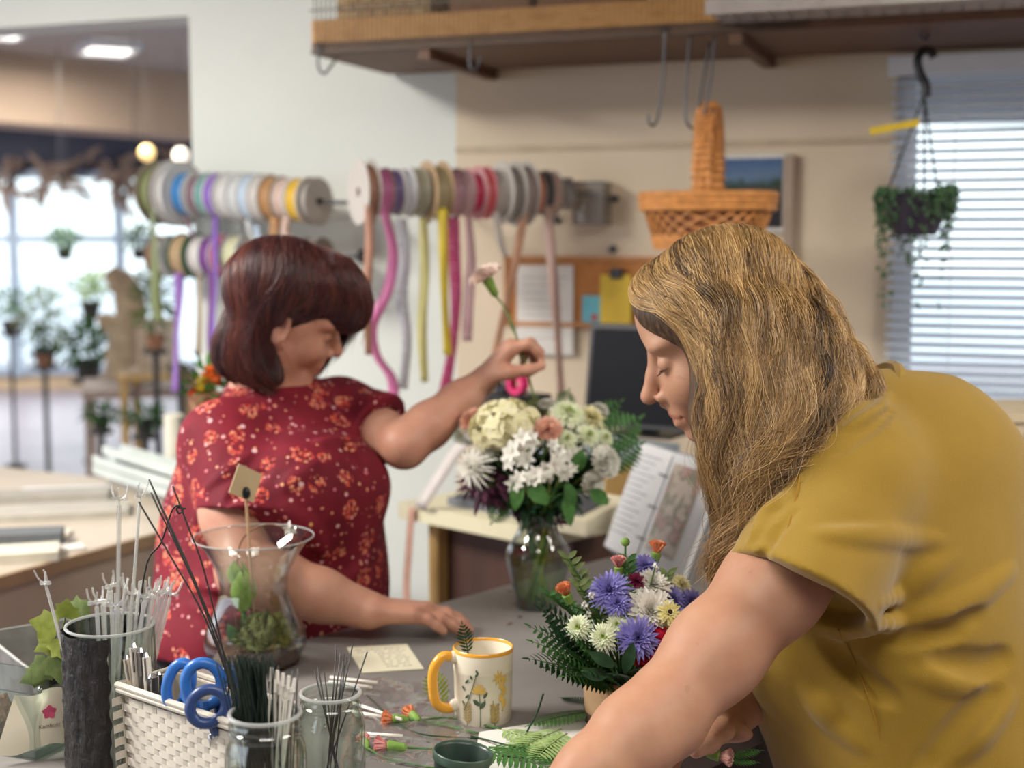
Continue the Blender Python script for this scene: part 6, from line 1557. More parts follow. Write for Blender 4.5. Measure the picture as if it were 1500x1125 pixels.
# ---- dark green plastic pot
gpc = P(669, 1101, 1.50); gpb = tz(gpc); gph = gpc.z-TZ; gR = .0325
gp_ = thing('plastic_pot', 'small dark green plastic pot in the foreground beside the fern cuttings', 'pot', gpb)
gpm = mat('plastic_dark_green', '#24382f', .35, .08); tl_ = Matrix.Rotation(R(6), 3, Vector((0, 1, 0)))
tx, ty, tzv = [tl_ @ Vector(v) for v in ((1, 0, 0), (0, 1, 0), (0, 0, 1))]
link('wall', MB().lathe([(0, .003), (gR*.80, .003), (gR*.97, gph-.006), (gR*.95, gph-.002), (gR*.9, gph-.004), (gR*.74, .006), (0, .006)], gpb + kz*.001, 40, (tx, ty, tzv)), gpm, gp_, 50)
link('rim', MB().lathe([(gR*.96, gph-.010), (gR*1.02, gph-.009), (gR*1.03, gph-.001), (gR*.99, gph+.0005), (gR*.95, gph-.002), (gR*.95, gph-.010)], gpb + kz*.001, 40, (tx, ty, tzv)), mat('plastic_rim_green', '#3c5446', .35), gp_, 60)

# ================================================================ left foreground: terrarium vase
def glass_vase(c, prof, th, lb, name, m, ribs=None, seg=56):
    t = thing(name, lb, 'vase', c); inner = [(max(r-th, .0), z+(th if i == 0 else 0)) for i, (r, z) in enumerate(prof)]
    link('glass_wall', MB().lathe([(0, prof[0][1])] + prof + inner[::-1] + [(0, inner[0][1])], c, seg, wob=ribs), m, t, 60); return t
tvc = T(375, 972); tvz = P(378, 788, pix(tvc)[2]-.03).z-TZ; k_ = tvz/.205
def sm_prof(pts, n=5):
    q = catmull([(r, z, 0) for r, z in pts], n); return [(v.x, v.y) for v in q]
tv = glass_vase(tvc, sm_prof([(.050, .001), (.066, .012), (.0755, .032), (.073, .055), (.060, .088), (.0515, .120), (.055, .150), (.070, .182), (.088, .205)])
                and [(r, z*k_) for r, z in sm_prof([(.050, .001), (.066, .012), (.0755, .032), (.073, .055), (.060, .088), (.0515, .120), (.055, .150), (.070, .182), (.088, .205)])], .0028, 'flared clear glass vase holding moss, a green bud and a card stake', 'glass_vase', glass)
link('lip', MB().lathe([(.0885*math.cos(0)+.0012*math.cos(a), tvz+.0012*math.sin(a)) for a in np.linspace(0, 6.283, 9)], tvc, 56), thin_glass('glass_rim', '#f2f6f4', 3.0, .05, .3), tv)
def lump_mat(nm, a, b, c, sc_=70):
    if nm in MATS: return MATS[nm]
    m, nt, bb = newmat(nm); v = coords(nt); f = noise(nt, v, sc_, 5, .7); nt.links.new(ramp(nt, f, [(.3, a), (.5, b), (.72, c)]), bb.inputs['Base Color']); bb.inputs['Roughness'].default_value = .95; bump(nt, bb, f, 1.0, .006); MATS[nm] = m; return m
def mound(c, r, h, amp, seed, seg=40, rings=14):
    g_ = random.Random(seed); vs_ = []; 
    for i in range(rings+1):
        t = i/rings
        for k in range(seg):
            a = 6.283*k/seg; rr = r*math.sin(t*math.pi/2)**.7; z = h*math.cos(t*math.pi/2)
            n_ = 1+amp*(math.sin(a*5+seed+t*6)+.8*math.sin(a*9-t*11)+g_.uniform(-.8, .8))*.5; vs_.append(Vector(c) + Vector((math.cos(a)*rr*min(1.05, n_), math.sin(a)*rr*min(1.05, n_), max(0, z*n_))))
    m = MB(); m.add(vs_, [(i*seg+k, i*seg+(k+1) % seg, (i+1)*seg+(k+1) % seg, (i+1)*seg+k) for i in range(rings) for k in range(seg)] + [tuple(range(rings*seg, rings*seg+seg))[::-1]]); return m
soil = solo('soil_mound', mound(tvc + kz*.005, .062, .034, .12, 3), lump_mat('soil_brown', '#3d2a22', '#5b4034', '#7a5a48'), 'brown soil and bark at the bottom of the flared vase', 'soil', None, 180); soil['kind'] = 'stuff'
def moss(c, r, n, L, m, lb, seed, zq=.6):
    g_ = random.Random(seed); mb = mound(c - kz*r*.3, r*.9, r*zq, .3, seed, 26, 8)
    for _ in range(n):
        d = Vector((g_.gauss(0, 1), g_.gauss(0, 1), abs(g_.gauss(0, .9)))).normalized(); p = Vector(c) - kz*r*.3 + Vector((d.x*r*.9, d.y*r*.9, d.z*r*zq)); mb.leaf(p, d + Vector((g_.gauss(0, .5), g_.gauss(0, .5), g_.gauss(0, .5))), Vector((g_.gauss(0, 1), 1, g_.gauss(0, 1))), L*g_.uniform(.5, 1.2), L*.25, .4, 2)
    o = solo('moss_clump', mb, m, lb, 'moss', None, 180); o['kind'] = 'stuff'; return o
moss_g = lump_mat('moss_olive', '#4a5228', '#6f7440', '#94905a', 120); moss_b = lump_mat('moss_brown', '#6a4a30', '#8a6a48', '#a88a5c', 120)
moss(tvc + Vector((.018, -.012, .05)), .046, 330, .012, moss_g, 'olive green moss clump heaped in the flared vase', 11, .8); moss(tvc + Vector((.044, .004, .048)), .018, 120, .010, moss_b, 'small brown moss tuft at the right inside the flared vase', 12, .9)
gbd = pix(tvc)[2]
gbt = thing('flower_bud', 'large pale green bud rising from the moss in the flared vase', 'bud', P(358, 925, gbd)); budm = petal_mat('bud_green', '#8db04c', '#b4cc78', .4, .2)
bt_ = P(357, 895, gbd)
def tulip(c, ax, r, L, n, m_=None):
    F_ = frame(ax); mb = m_ or MB(); c = Vector(c)
    for k in range(n):
        a = 6.283*k/n + (.5 if k >= n//2 else 0); rq = r*(1 if k % 2 else .9); vs_ = []
        for i in range(8):
            t = i/7; rr = rq*math.sin(math.pi*(.10+.80*t))**.8; w_ = 1.25*math.sin(math.pi*(.08+.86*t))**.7
            for j in range(5): s_ = (j/4*2-1)*w_*.62; vs_.append(c + F_ @ Vector((rr*math.cos(a+s_), rr*math.sin(a+s_), L*t)))
        mb.add(vs_, [(i*5+j, i*5+j+1, (i+1)*5+j+1, (i+1)*5+j) for i in range(7) for j in range(4)])
    return mb
link('petals', tulip(bt_, (0, 0, 1), .0195, .062, 6), budm, gbt, 180)
link('upper_petals', tulip(P(352, 862, gbd+.012), (-.15, 0, 1), .016, .042, 4), budm, gbt, 180)
link('stem', MB().tube([P(360, 938, gbd), bt_], .004, 8), leaf_g['mid'], gbt)
m_ = MB(); m_.leaf(P(352, 945, gbd-.02), Vector((-.3, -.2, .6)), Vector((0, -1, .4)), .035, .02, .3); m_.leaf(P(366, 950, gbd-.03), Vector((.5, -.2, .5)), Vector((0, -1, .4)), .03, .018, .3); link('leaf', m_, leaf_g['mid'], gbt, 180)
ckt = thing('card_stake', 'tan card clipped on a wooden stake standing in the flared vase', 'card stake', P(372, 910, gbd)); 
kp0, kp1 = P(372, 905, gbd), P(360, 722, gbd-.05); tan_c = wood('stake_wood', '#b08c68', '#c4a07c', 30, .6)
link('stake', MB().tube([kp0, kp1], .0022, 8), tan_c, ckt)
ka = nrm(P(383, 697, 1.9)-P(337, 676, 1.86)); kb_ = nrm(P(348, 728, 1.87)-P(337, 676, 1.86)); kb_ = nrm(kb_-ka*kb_.dot(ka)); kc_ = ka.cross(kb_)
link('card', MB().box(P(360, 708, gbd-.055), (.046, .044, .0016), (ka, kb_, kc_)), mat('card_tan', '#b5a07c', .7, .08), ckt, 0)
m_ = MB()
for k in range(3): m_.box(P(348, 700+k*7, gbd-.057), (.011-.002*k, .0012, .0022), (kb_, ka, kc_))
link('card_writing', m_, mat('ink_grey', '#7c6a54', .8), ckt, 0)
link('clip', MB().ball(P(361, 722, gbd-.058), (.006, .005, .009), 10, 8), black, ckt)
tg = thing('dried_twig', 'brown arched twig with a small white flower over the rim of the flared vase', 'twig', P(347, 930, gbd))
link('twig_stem', MB().tube(catmull([P(346, 925, gbd), P(345, 860, gbd), P(351, 800, gbd), P(370, 776, gbd-.02), P(395, 768, gbd-.04), P(420, 774, gbd-.06)], 6), .0012, 6), mat('twig_brown', '#6d5030', .8), tg)
link('white_flower', puff(P(425, 774, gbd-.062), .010, 14, 1.1, 4), petal_mat('petal_white', '#e8e6dc', '#f2f0e6'), tg, 180)
wt_ = petal_mat('petal_white', '#e8e6dc', '#f2f0e6')
# ================================================================ left foreground: picks, basket, jars
CD = 1.62; vc = tz(P(161, 915, CD)); vH = P(161, 915, CD).z-TZ; vR = .052
cyl = thing('cylinder_vase', 'clear glass cylinder vase half wrapped in black bark and full of clear picks', 'vase', vc)
def bark_mat():
    m, nt, b = newmat('bark_black'); v = coords(nt, (1, 1, .22)); f = noise(nt, v, 130, 5, .65); g_ = noise(nt, v, 60, 2)
    nt.links.new(ramp(nt, f, [(.35, '#0d0b0b'), (.6, '#1f1a19'), (.8, '#5a4c44')]), b.inputs['Base Color']); nt.links.new(ramp(nt, g_, [(.3, (.2, .2, .2, 1)), (.7, (.6, .6, .6, 1))]), b.inputs['Roughness'])
    bump(nt, b, f, 1.0, .006); return m
link('cylinder', MB().lathe([(0, .001), (vR, .001), (vR, vH), (vR-.003, vH), (vR-.003, .006), (0, .006)], vc, 56), glass2, cyl, 40)
link('rim', MB().lathe([(vR-.0015+.002*math.cos(a), vH+.002*math.sin(a)) for a in np.linspace(0, 6.283, 9)], vc, 56), thin_glass('glass_rim', '#f2f6f4', 3.0, .05, .3), cyl)
bw = MB(); g = random.Random(5); n_a, n_z = 46, 60; vs_ = []; A1_, A2_ = R(-76), R(-275)
for i in range(n_z+1):
    z = (vH-.004)*i/n_z
    for k in range(n_a+1):
        t = k/n_a; a = A1_ + (A2_-A1_)*t; edge = (.02*math.sin(i*.35)+.02*math.sin(i*.8+1)) if k == 0 else 0
        rr = vR + .0016 + .0028*abs(math.sin(a*9+.6*math.sin(z*70))*math.sin(z*110+a*5)) + g.uniform(0, .0012); 
        if k in (0, n_a): rr = vR+.0004
        vs_.append(vc + Vector((math.cos(a+edge)*rr, math.sin(a+edge)*rr, .001+z)))
bw.add(vs_, [(i*(n_a+1)+k, i*(n_a+1)+k+1, (i+1)*(n_a+1)+k+1, (i+1)*(n_a+1)+k) for i in range(n_z) for k in range(n_a)]); link('bark_wrap', bw, bark_mat(), cyl, 180)
# clear card picks: a long stem and a three pronged fork
def make_pick(L):
    m = MB(); m.tube([(0, 0, 0), (0, 0, L)], .0017, 6); m.box((0, 0, L*.5), (.0052, .0012, L*.96)); return m
def make_fork(L):
    m = MB()
    for s_ in (-1, 1): m.tube(catmull([(0, 0, L), (.005*s_, 0, L+.003), (.0085*s_, .002, L+.009), (.0095*s_, .004, L+.019)], 4), .0013, 6)
    m.tube([(0, 0, L), (0, -.004, L+.015)], .0012, 6); m.box((0, 0, L+.002), (.02, .0016, .004)); return m
picks = [(175, 706, 168, 1.50), (207, 702, 186, 1.50), (60, 830, 105, 1.475)] + [(140+i*7.2+(7*math.sin(i*2.1)), 872-(i*37 % 29) - (14 if i % 3 == 0 else 0), 148+i*3.4, 1.475+.012*(i % 5)) for i in range(13)] + [(232+j*6, 842+(j*23 % 22), 196+2*j, 1.48+.014*j) for j in range(5)]
proto = None; pl = ['tall clear plastic pick, the left of the two tallest in the cylinder', 'tall clear plastic pick, the right of the two tallest in the cylinder', 'clear plastic pick leaning far left out of the cylinder']
for i, (x, y, xb, D) in enumerate(picks):
    D += .12
    tip = P(x, y, D); b_pt = vc + kz*.012 + Vector(((xb-161)/2000*1.5*.45, (D-1.62)*.8, 0)); d = tip-b_pt; L_ = d.length-.022
    t = thing('clear_pick', pl[i] if i < 3 else 'clear plastic forked pick in the dense bunch inside the cylinder vase', 'card pick', b_pt, None if i < 3 else 'bunch of clear picks in the cylinder')
    F_ = frame(d, (math.sin(i*1.9), math.cos(i*1.9), .1)); mm = Matrix.Translation(b_pt) @ F_.to_4x4()
    for nm, mk in (('stem', make_pick(L_)), ('fork', make_fork(L_))):
        mk.v = [mm @ v for v in mk.v]; link(nm, mk, plas, t, 60)
# ---- woven basket
kA = Vector((-.288, 1.388, 0)); kL = nrm(Vector((-.165, .132, 0))); kR = Vector((kL.y, -kL.x, 0)); kH = .125; LW, RW = .208, .078
wbk = thing('plastic_basket', 'white woven plastic basket holding scissors and pens', 'basket', tz(kA + kL*LW/2 + kR*RW/2))
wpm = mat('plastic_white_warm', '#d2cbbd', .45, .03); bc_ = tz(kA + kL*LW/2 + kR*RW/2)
link('liner', open_box(bc_ + kz*.001, (LW-.008, RW-.008, kH-.006), (kL, kR, kz), .003, .95), mat('plastic_liner_grey', '#b5aea2', .6), wbk, 0)  # liner in one grey, darker than the weave
wm = MB(); rows, colw = 13, .026
for face in range(4):
    fu, fn, L_ = [(kL, kR*-1, LW), (kR, kL, RW), (kL, kR, LW), (kR, kL*-1, RW)][face]; half = RW/2 if face in (0, 2) else LW/2; n_c = int(L_/colw)
    for r_i in range(rows):
        z = .006 + (kH-.022)*(r_i+.5)/rows; tp = .95+.05*z/kH
        for c_i in range(n_c+1):
            u = -L_/2 + (c_i + (.5 if r_i % 2 else 0))*L_/n_c
            if u > L_/2-.004: continue
            wid = min(L_/n_c*.965, L_/2-u+L_/n_c*.46); p = bc_ + fu*(u*tp) + fn*(half*tp-.0030) + kz*z
            h2 = (kH-.022)/rows**.93/2; w2 = wid/2; bul = .0013
            q = [p + fu*(a*w2) + kz*(b*h2) + fn*(bul if abs(a) < .7 else 0) for b in (-1, 1) for a in (-1, -.5, .5, 1)]
            wm.add(q, [(0, 1, 5, 4), (1, 2, 6, 5), (2, 3, 7, 6)])
link('weave', wm, wpm, wbk, 0)
rmq = MB()
for z, off in ((kH-.008, 0), (kH-.002, .001)):
    c4 = [bc_ + kL*((LW/2+off)*i) + kR*((RW/2+off)*j) + kz*z for i, j in ((-1, -1), (1, -1), (1, 1), (-1, 1))]; rmq.tube(c4+[c4[0]], .0038, 8, cap=False)
link('rim', rmq, wpm, wbk)
# ---- scissors
blu = mat('handle_blue', '#2f6fc0', .35, .06); blu2 = mat('handle_navy', '#2c4478', .35, .06); grp = mat('handle_grip_grey', '#5b5f68', .6); steel = mat('steel_blade', '#b8babc', .25, .03, metal=1)
def scissors(rings, piv, tip, D, m, lb):
    t = thing('scissors', lb, 'scissors', P(*tip, D)); pv, tp = P(*piv, D), P(*tip, D+.02)
    for k, (x, y, rx, ry, rot, dd) in enumerate(rings):
        c = P(x, y, D+dd); a = rx*D/FPX; b = ry*D/FPX; u = Vector((math.cos(rot), .12, -math.sin(rot))).normalized(); v = nrm(Vector((math.sin(rot), .0, math.cos(rot)))); pts = [c + u*(a*math.cos(q)) + v*(b*math.sin(q)) for q in np.linspace(0, 6.283, 29)]
        r_ = link('handle_ring', MB().tube(pts, .0062, 10, cap=False), m, t); link('ring_grip', MB().tube([c + (p-c)*.86 for p in pts], .0035, 8, cap=False), grp, r_)
        e = c + (pv-c).normalized()*min(a, b)*.95; link('shank', MB().tube([e, e.lerp(pv, .5), pv], [.006, .006, .005], 8), m, t)
        bl = MB(); o = Vector((.004*(1 if k else -1), .002, 0)); bl.strip([pv+o, pv.lerp(tp, .5)+o, tp], [.010, .009, .003], Vector((1, .2, .3)), .0008); link('blade', bl, steel, t, 180)
    link('pivot', MB().ball(pv, .005, 10, 8), steel, t); return t
scissors([(262, 1003, 17, 34, .25, .03), (298, 1002, 26, 32, -.1, 0)], (300, 1062), (318, 1120), 1.478, blu, 'blue handled scissors standing in the white basket')
scissors([(305, 1035, 27, 24, -.6, -.01), (334, 1018, 13, 40, .1, .03)], (316, 1076), (322, 1120), 1.462, blu2, 'navy handled scissors in front of the blue pair')
pn = [((196, 948), (206, 1060), 1.568, .0055, '#b9b2a6', 'grey striped pen at the left of the basket'), ((206, 955), (214, 1065), 1.564, .005, '#4a443f', 'dark pen beside the grey striped one'), ((214, 962), (222, 1070), 1.561, .005, '#d9d3c8', 'white pen in the middle of the pens'), ((223, 992), (226, 1070), 1.554, .0065, '#2c2b2c', 'black marker with a silver clip in the basket'), ((186, 965), (202, 1060), 1.572, .005, '#c8bba8', 'tan pencil leaning left among the pens'), ((233, 988), (234, 1070), 1.561, .004, '#1c1c1e', 'thin black pen right of the marker')]
for (a, b, D, r, c, lb) in pn:
    A_, B_ = P(*a, D), P(*b, D); t = thing('pen', lb, 'pen', B_); link('barrel', MB().tube([B_, A_], r, 10), mat('pen_'+c[1:], c, .35), t); link('cap', MB().tube([A_ + (B_-A_)*.0, A_ + (A_-B_)*.06], [r*.9, r*.5], 10).tube([A_+Vector((0, -r*1.2, 0)), A_.lerp(B_, .3)+Vector((0, -r*1.2, 0))], .0012, 5), steel, t)
# ---- jars
def jar(c, r, h, lb):
    t = thing('glass_jar', lb, 'jar', c); pr = [(r*.80, .001), (r*.97, .008), (r*1.0, .02), (r*1.0, h*.72), (r*.96, h*.80), (r*.86, h*.855), (r*.85, h*.87), (r*.90, h*.882), (r*.90, h*.90), (r*.85, h*.912), (r*.885, h*.93), (r*.885, h*.95), (r*.85, h*.962), (r*.87, h*.98), (r*.87, h)]
    inn = [(q-.0028, z) for q, z in pr]; inn[0] = (r*.8, .006); link('glass_wall', MB().lathe([(0, .001)]+pr+inn[::-1]+[(0, .006)], c, 48), glass2, t, 60)
    link('lip', MB().lathe([(r*.857+.0022*math.cos(a), h+.0022*math.sin(a)) for a in np.linspace(0, 6.283, 9)], c, 48), thin_glass('glass_rim', '#f2f6f4', 3.0, .05, .3), t); return t
JD = 1.355; j1 = tz(P(388, 1045, JD)); j1h = P(388, 1045, JD).z-TZ; jar(j1, .0405, j1h, 'glass jar packed with dark green floral wires beside the white basket')
J2D = 1.51; j2 = tz(P(484, 1015, J2D)); j2h = P(484, 1015, J2D).z-TZ; jar(j2, .0378, j2h, 'glass jar with a few thin dark wires right of the packed jar')
wg = mat('wire_dark_green', '#0a1a12', .7, .15, spec=.2); wk = mat('wire_black', '#20201e', .45)
g = random.Random(12); m_ = MB()
for k in range(170):
    b = j1 + Vector((g.gauss(0, .009), g.gauss(0, .009), .008)); top = P(362+g.gauss(0, 17)+ (k % 5)*2, 958+abs(g.gauss(0, 13)), JD+.01+g.gauss(0, .010)); m_.tube([b, b.lerp(top, .5)+Vector((g.gauss(0, .002), g.gauss(0, .002), 0)), top], .0008, 4)
wbnd = solo('wire_bundle', m_, wg, 'dense bundle of dark green floral wires in the front jar', 'wire bundle', None, 180); wbnd['kind'] = 'stuff'
for k in range(9):
    b = j1 + Vector((.004+g.gauss(0, .006), g.gauss(0, .008), .01)); top = P(398+k*4.2, 978+(k*17 % 30), JD+g.gauss(0, .008)); t = thing('cotton_swab', 'white tipped swab stick in the front jar beside the green wires', 'swab', b, 'swab sticks in the front jar')
    link('shaft', MB().tube([b, top], .0012, 6), wst, t); link('tip', MB().tube([top.lerp(b, .07), top], [.0024, .0016], 8), wst, t)
for k in range(12):
    b = j1 + Vector((.015+g.gauss(0, .006), g.gauss(0, .01), .01)); top = P(408+k*2.6, 975+(k*29 % 45), JD+.01); solo('floral_wire', MB().tube([b, top], .0008, 5), wk, 'thin black wire standing among the swabs in the front jar', 'wire', 'thin black wires in the front jar', 180)
for k, (x, y, xb) in enumerate([(461, 982, 515), (466, 978, 505), (475, 985, 500), (493, 945, 478), (499, 955, 474), (504, 958, 480), (508, 963, 470), (517, 943, 468), (538, 955, 462), (505, 975, 488)]):
    b = j2 + Vector(((xb-488)/2000*J2D*.8, .004*((k*7) % 5-2), .012)); top = P(x, y, J2D+.006*((k*5) % 4)); solo('floral_wire', MB().tube([b, top], .0009, 5), wk, 'thin dark wire crossing the others in the second jar', 'wire', 'crossed wires in the second jar', 180)
wl = [([(218, 702), (285, 850), (346, 1010)], 'longest black wire leaning up left over the cylinder vase'), ([(224, 716), (288, 862), (344, 1020)], 'second black wire close beside the longest one'), ([(221, 722), (292, 872), (343, 1024)], 'third black wire of the leaning bundle'), ([(203, 735), (250, 815), (300, 905), (338, 1010)], 'black wire lowest of the leaning bundle'), ([(253, 712), (275, 770), (300, 840), (332, 985)], 'short black wire right of the leaning bundle'), ([(210, 850), (236, 795), (252, 748), (262, 741), (268, 748), (262, 752), (259, 744), (272, 745)], 'black wire with a small curled loop at its tip')]
for k, (pts, lb) in enumerate(wl):
    D0 = 1.475 - .004*k; p3 = [P(x, y, D0) for x, y in pts]; p3 = p3 + [P(pts[-1][0]+6, 1090, D0)] if k < 5 else [vc + kz*.014 + Vector((.02, -.01, 0))] + [P(x, y, CD) for x, y in pts]
    solo('floral_wire', MB().tube(catmull(p3, 5), .0011, 6), wk, lb, 'wire', None, 180)
# ---- galvanised trough, glass dish with packet and dried flowers, ivy
gA = T(58, 1090); gA = tz(Vector((P(58, 992, 1.72).x, P(58, 992, 1.72).y, 0))); gX = nrm(Vector((.80, .60, 0))); gY = Vector((-gX.y, gX.x, 0)); gz_ = P(58, 992, 1.72).z-TZ
galv = mat('galvanised_steel', '#9b9c98', .42, .22, 30, metal=.75)
gv = thing('metal_trough', 'galvanised metal trough at the left edge with ivy in it', 'trough', gA + gX*.06 + gY*.12)
link('trough_body', open_box(gA + gX*.06 + gY*.12 + kz*.001, (.12, .24, gz_), (gX, gY, kz), .002, .92), galv, gv, 0)
rq = MB(); c4 = [gA + gX*(.06+.061*i) + gY*(.12+.121*j) + kz*gz_ for i, j in ((-1, -1), (1, -1), (1, 1), (-1, 1))]; rq.tube(c4+[c4[0]], .0026, 8, cap=False); link('rolled_rim', rq, galv, gv); link('rivet', MB().ball(gA + kz*(gz_-.016) - gY*.001, .004, 10, 6), steel, gv)
soil2 = solo('soil_mound', mound(gA + gX*.06 + gY*.12 + kz*.004, .045, .04, .2, 8), lump_mat('soil_brown', '#3d2a22', '#5b4034', '#7a5a48'), 'dark soil inside the metal trough', 'soil', None, 180); soil2['kind'] = 'stuff'
iv = thing('ivy_plant', 'small ivy with lime green leaves growing out of the metal trough', 'plant', gA + gX*.05 + gY*.10 + kz*.03)
def ivy_leaf(mb, c, d, up, L):
    d = nrm(d); up = nrm(Vector(up)-d*Vector(up).dot(d)); s_ = d.cross(up); out = [(0, 0), (.28, -.10), (.56, .08), (.46, .26), (.52, .52), (.30, .58), (0, 1.0), (-.30, .58), (-.52, .52), (-.46, .26), (-.56, .08), (-.28, -.10)]
    vs_ = [Vector(c) + d*.3*L] + [Vector(c) + s_*(x*L) + d*(y*L) - up*(abs(x)*.22*L) for x, y in out]; mb.add(vs_, [(0, 1+k, 1+(k+1) % 12) for k in range(12)])
def lf(nm, specs, m):
    mb = MB()
    for (x, y, D, dx, dz, L) in specs: ivy_leaf(mb, P(x, y, D), Vector((dx, -.3, dz)), Vector((.1, -1, .5)), L)
    link(nm, mb, m, iv, 180)
lf('young_leaves', [(82, 918, 1.70, -.4, .2, .036), (96, 905, 1.71, .2, .9, .03), (88, 935, 1.69, .3, -.6, .034), (76, 940, 1.70, -.6, -.3, .024)], leaf_g['lime'])
lf('old_leaves', [(108, 905, 1.74, .6, .6, .04), (100, 950, 1.70, .5, -.6, .036), (70, 968, 1.71, -.5, -.8, .034), (84, 962, 1.69, .2, -1, .036), (60, 985, 1.72, -.7, -.3, .028)], leaf_g['olive'])
m_ = MB(); sb_ = gA + gX*.05 + gY*.10 + kz*.035
for (x, y, D) in ((82, 918, 1.70), (96, 905, 1.71), (108, 905, 1.74), (70, 968, 1.71), (88, 940, 1.69)): m_.tube(catmull([sb_, sb_.lerp(P(x, y, D), .5)+kz*.01, P(x, y, D)], 5), .0012, 5)
link('stem', m_, leaf_g['olive'], iv, 180)
clp = thing('binder_clip', 'black binder clip with silver loops on the rim of the metal trough', 'clip', gA + gX*.035 + kz*(gz_-.01)); cc_ = gA + gX*.035 + kz*(gz_-.004)
link('clip_body', MB().box(cc_, (.045, .012, .024), (gX, gY, kz)), black, clp, 0)
for q in (-.012, .012): link('clip_loop', MB().tube(catmull([cc_ + gX*(q-.006) + kz*.012, cc_ + gX*(q-.009) + kz*.03 - gY*.004, cc_ + gX*q + kz*.04 - gY*.006, cc_ + gX*(q+.009) + kz*.03 - gY*.004, cc_ + gX*(q+.006) + kz*.012], 6), .0012, 6), steel, clp)
dA = T(52, 1116); dX_ = nrm(T(96, 1094)-dA); dY_ = Vector((-dX_.y, dX_.x, 0)); dS = .085; dL = .17; dH = .082
ds = thing('glass_dish', 'square thick glass dish at the left edge holding a flower food packet', 'dish', dA + dX_*dS/2 + dY_*dL/2)
dcx = dA + dX_*dS/2 + dY_*dL/2
link('glass_wall', open_box(dcx + kz*.001, (dS, dL, dH), (dX_, dY_, kz), .004, 1.0), glass2, ds, 0); link('glass_base', MB().box(dcx + kz*.006, (dS-.01, dL-.01, .009), (dX_, dY_, kz)), thin_glass('glass_base_green', '#b9cfc6', 1.5, .05, .12), ds, 0)
po = solo('dried_flowers', mound(dcx + kz*.0115 + dY_*.03, .036, .035, .5, 21, 30, 10), lump_mat('potpourri', '#5a4030', '#8a6a4c', '#b89a72', 90), 'brown dried flower scraps in the square glass dish', 'dried flowers', None, 20); po['kind'] = 'stuff'
pkx = nrm(Vector((.90, .44, 0))); pkn = Vector((pkx.y, -pkx.x, 0)); pz = nrm(kz*.96 - pkn*.22 + pkx*.08); pkx = nrm(pkx + kz*.05); pko = P(56, 1056, 1.665)
pkt = thing('flower_food_packet', 'cream paper packet printed with a pink flower standing in the glass dish', 'packet', pko - pz*.033)
m_ = MB(); nq_ = 9; vs_ = []
for i in range(nq_+1):
    for j in range(7):
        u, v = i/nq_*2-1, j/6*2-1; b_ = .006*(1-u*u)*(1-v*v); x = u*.038 + (.010*v if u < 0 else .0); vs_.append(pko + pkx*x + pz*(v*.033 + .003*math.sin(u*4)) + pkn*b_)
f_ = [(i*7+j, i*7+j+1, (i+1)*7+j+1, (i+1)*7+j) for i in range(nq_) for j in range(6)]; m_.add(vs_, f_); m_.add([v - pkn*.0035 for v in vs_], [q[::-1] for q in f_]); link('pouch', m_, mat('packet_cream', '#e6dfc8', .6, .03), pkt, 180)
m_ = MB(); fc_ = pko + pkx*.012 + pz*.010 + pkn*.0062
for k in range(5):
    a = 6.283*k/5+.3; d = pkx*math.cos(a)+pz*math.sin(a); m_.leaf(fc_, d, pkn, .0088, .0078, 0, 4, 0)
link('printed_flower', m_, mat('print_pink', '#d4567a', .6), pkt, 180)
tcv = bpy.data.curves.new('brand_text', 'FONT'); tcv.body = 'Kambour'; tcv.size = .0068; tcv.extrude = .0001; tcv.align_x = 'CENTER'
to = bpy.data.objects.new('text_source', tcv); C.objects.link(to); bpy.context.view_layer.update()
tme = bpy.data.meshes.new_from_object(to.evaluated_get(bpy.context.evaluated_depsgraph_get())); bpy.data.objects.remove(to)
to = bpy.data.objects.new('printed_name', tme); C.objects.link(to); to.parent = pkt; to.location = pko + pkx*.013 - pz*.008 + pkn*.0064 - pkt.location
to.rotation_euler = Matrix((pkx, pz, pkn)).transposed().to_euler(); tme.materials.clear(); tme.materials.append(mat('print_dark', '#6a5a50', .7))
# ================================================================ flowers
lav = petal_mat('petal_lavender', '#7f7ac0', '#a29cd8'); burg = petal_mat('petal_burgundy', '#6d1c3c', '#8c2c50'); whit = wt_; crem = petal_mat('petal_cream', '#e6e0b0', '#f0ecc8')
yelp = petal_mat('petal_pale_yellow', '#e6dc8c', '#efe8b0'); redp = petal_mat('petal_crimson', '#c21232', '#e02a4a'); grw = petal_mat('petal_green_white', '#dfe8c0', '#eef2da')
cen_g = petal_mat('centre_green', '#9cb43c', '#b8c858'); cen_d = mat('centre_dark_brown', '#2a1a14', .8, .2, 200); hydp = petal_mat('petal_hydrangea', '#efe9bc', '#f6f2d4')
def mum_bloom(c, ax, r, rings, n, wd, curl, m=None, seed=0, inner=.15, up0=.05, up1=1.25):
    """rings of strap petals, the outer ones flat, the inner ones standing up"""
    g_ = random.Random(seed); F_ = frame(ax, (.3, .2, 1)); mb = m or MB(); c = Vector(c); Z = F_ @ Vector((0, 0, 1))
    for k in range(rings):
        t = k/max(1, rings-1); L_ = r*(1-.55*t); tilt = up0 + (up1-up0)*t; nn = max(5, int(n*(1-.45*t)))
        for j in range(nn):
            a = 6.283*(j + .5*(k % 2) + g_.uniform(-.25, .25))/nn; tl = tilt + g_.uniform(-.1, .1); dr_ = F_ @ Vector((math.cos(a)*math.cos(tl), math.sin(a)*math.cos(tl), math.sin(tl)))
            mb.leaf(c + Z*(r*.10*t) + dr_*(r*inner*(1-t)), dr_, Z - dr_*.3, L_*g_.uniform(.85, 1.08), wd*r*g_.uniform(.85, 1.15), curl*(1-t*1.4), 4, .25)
    return mb
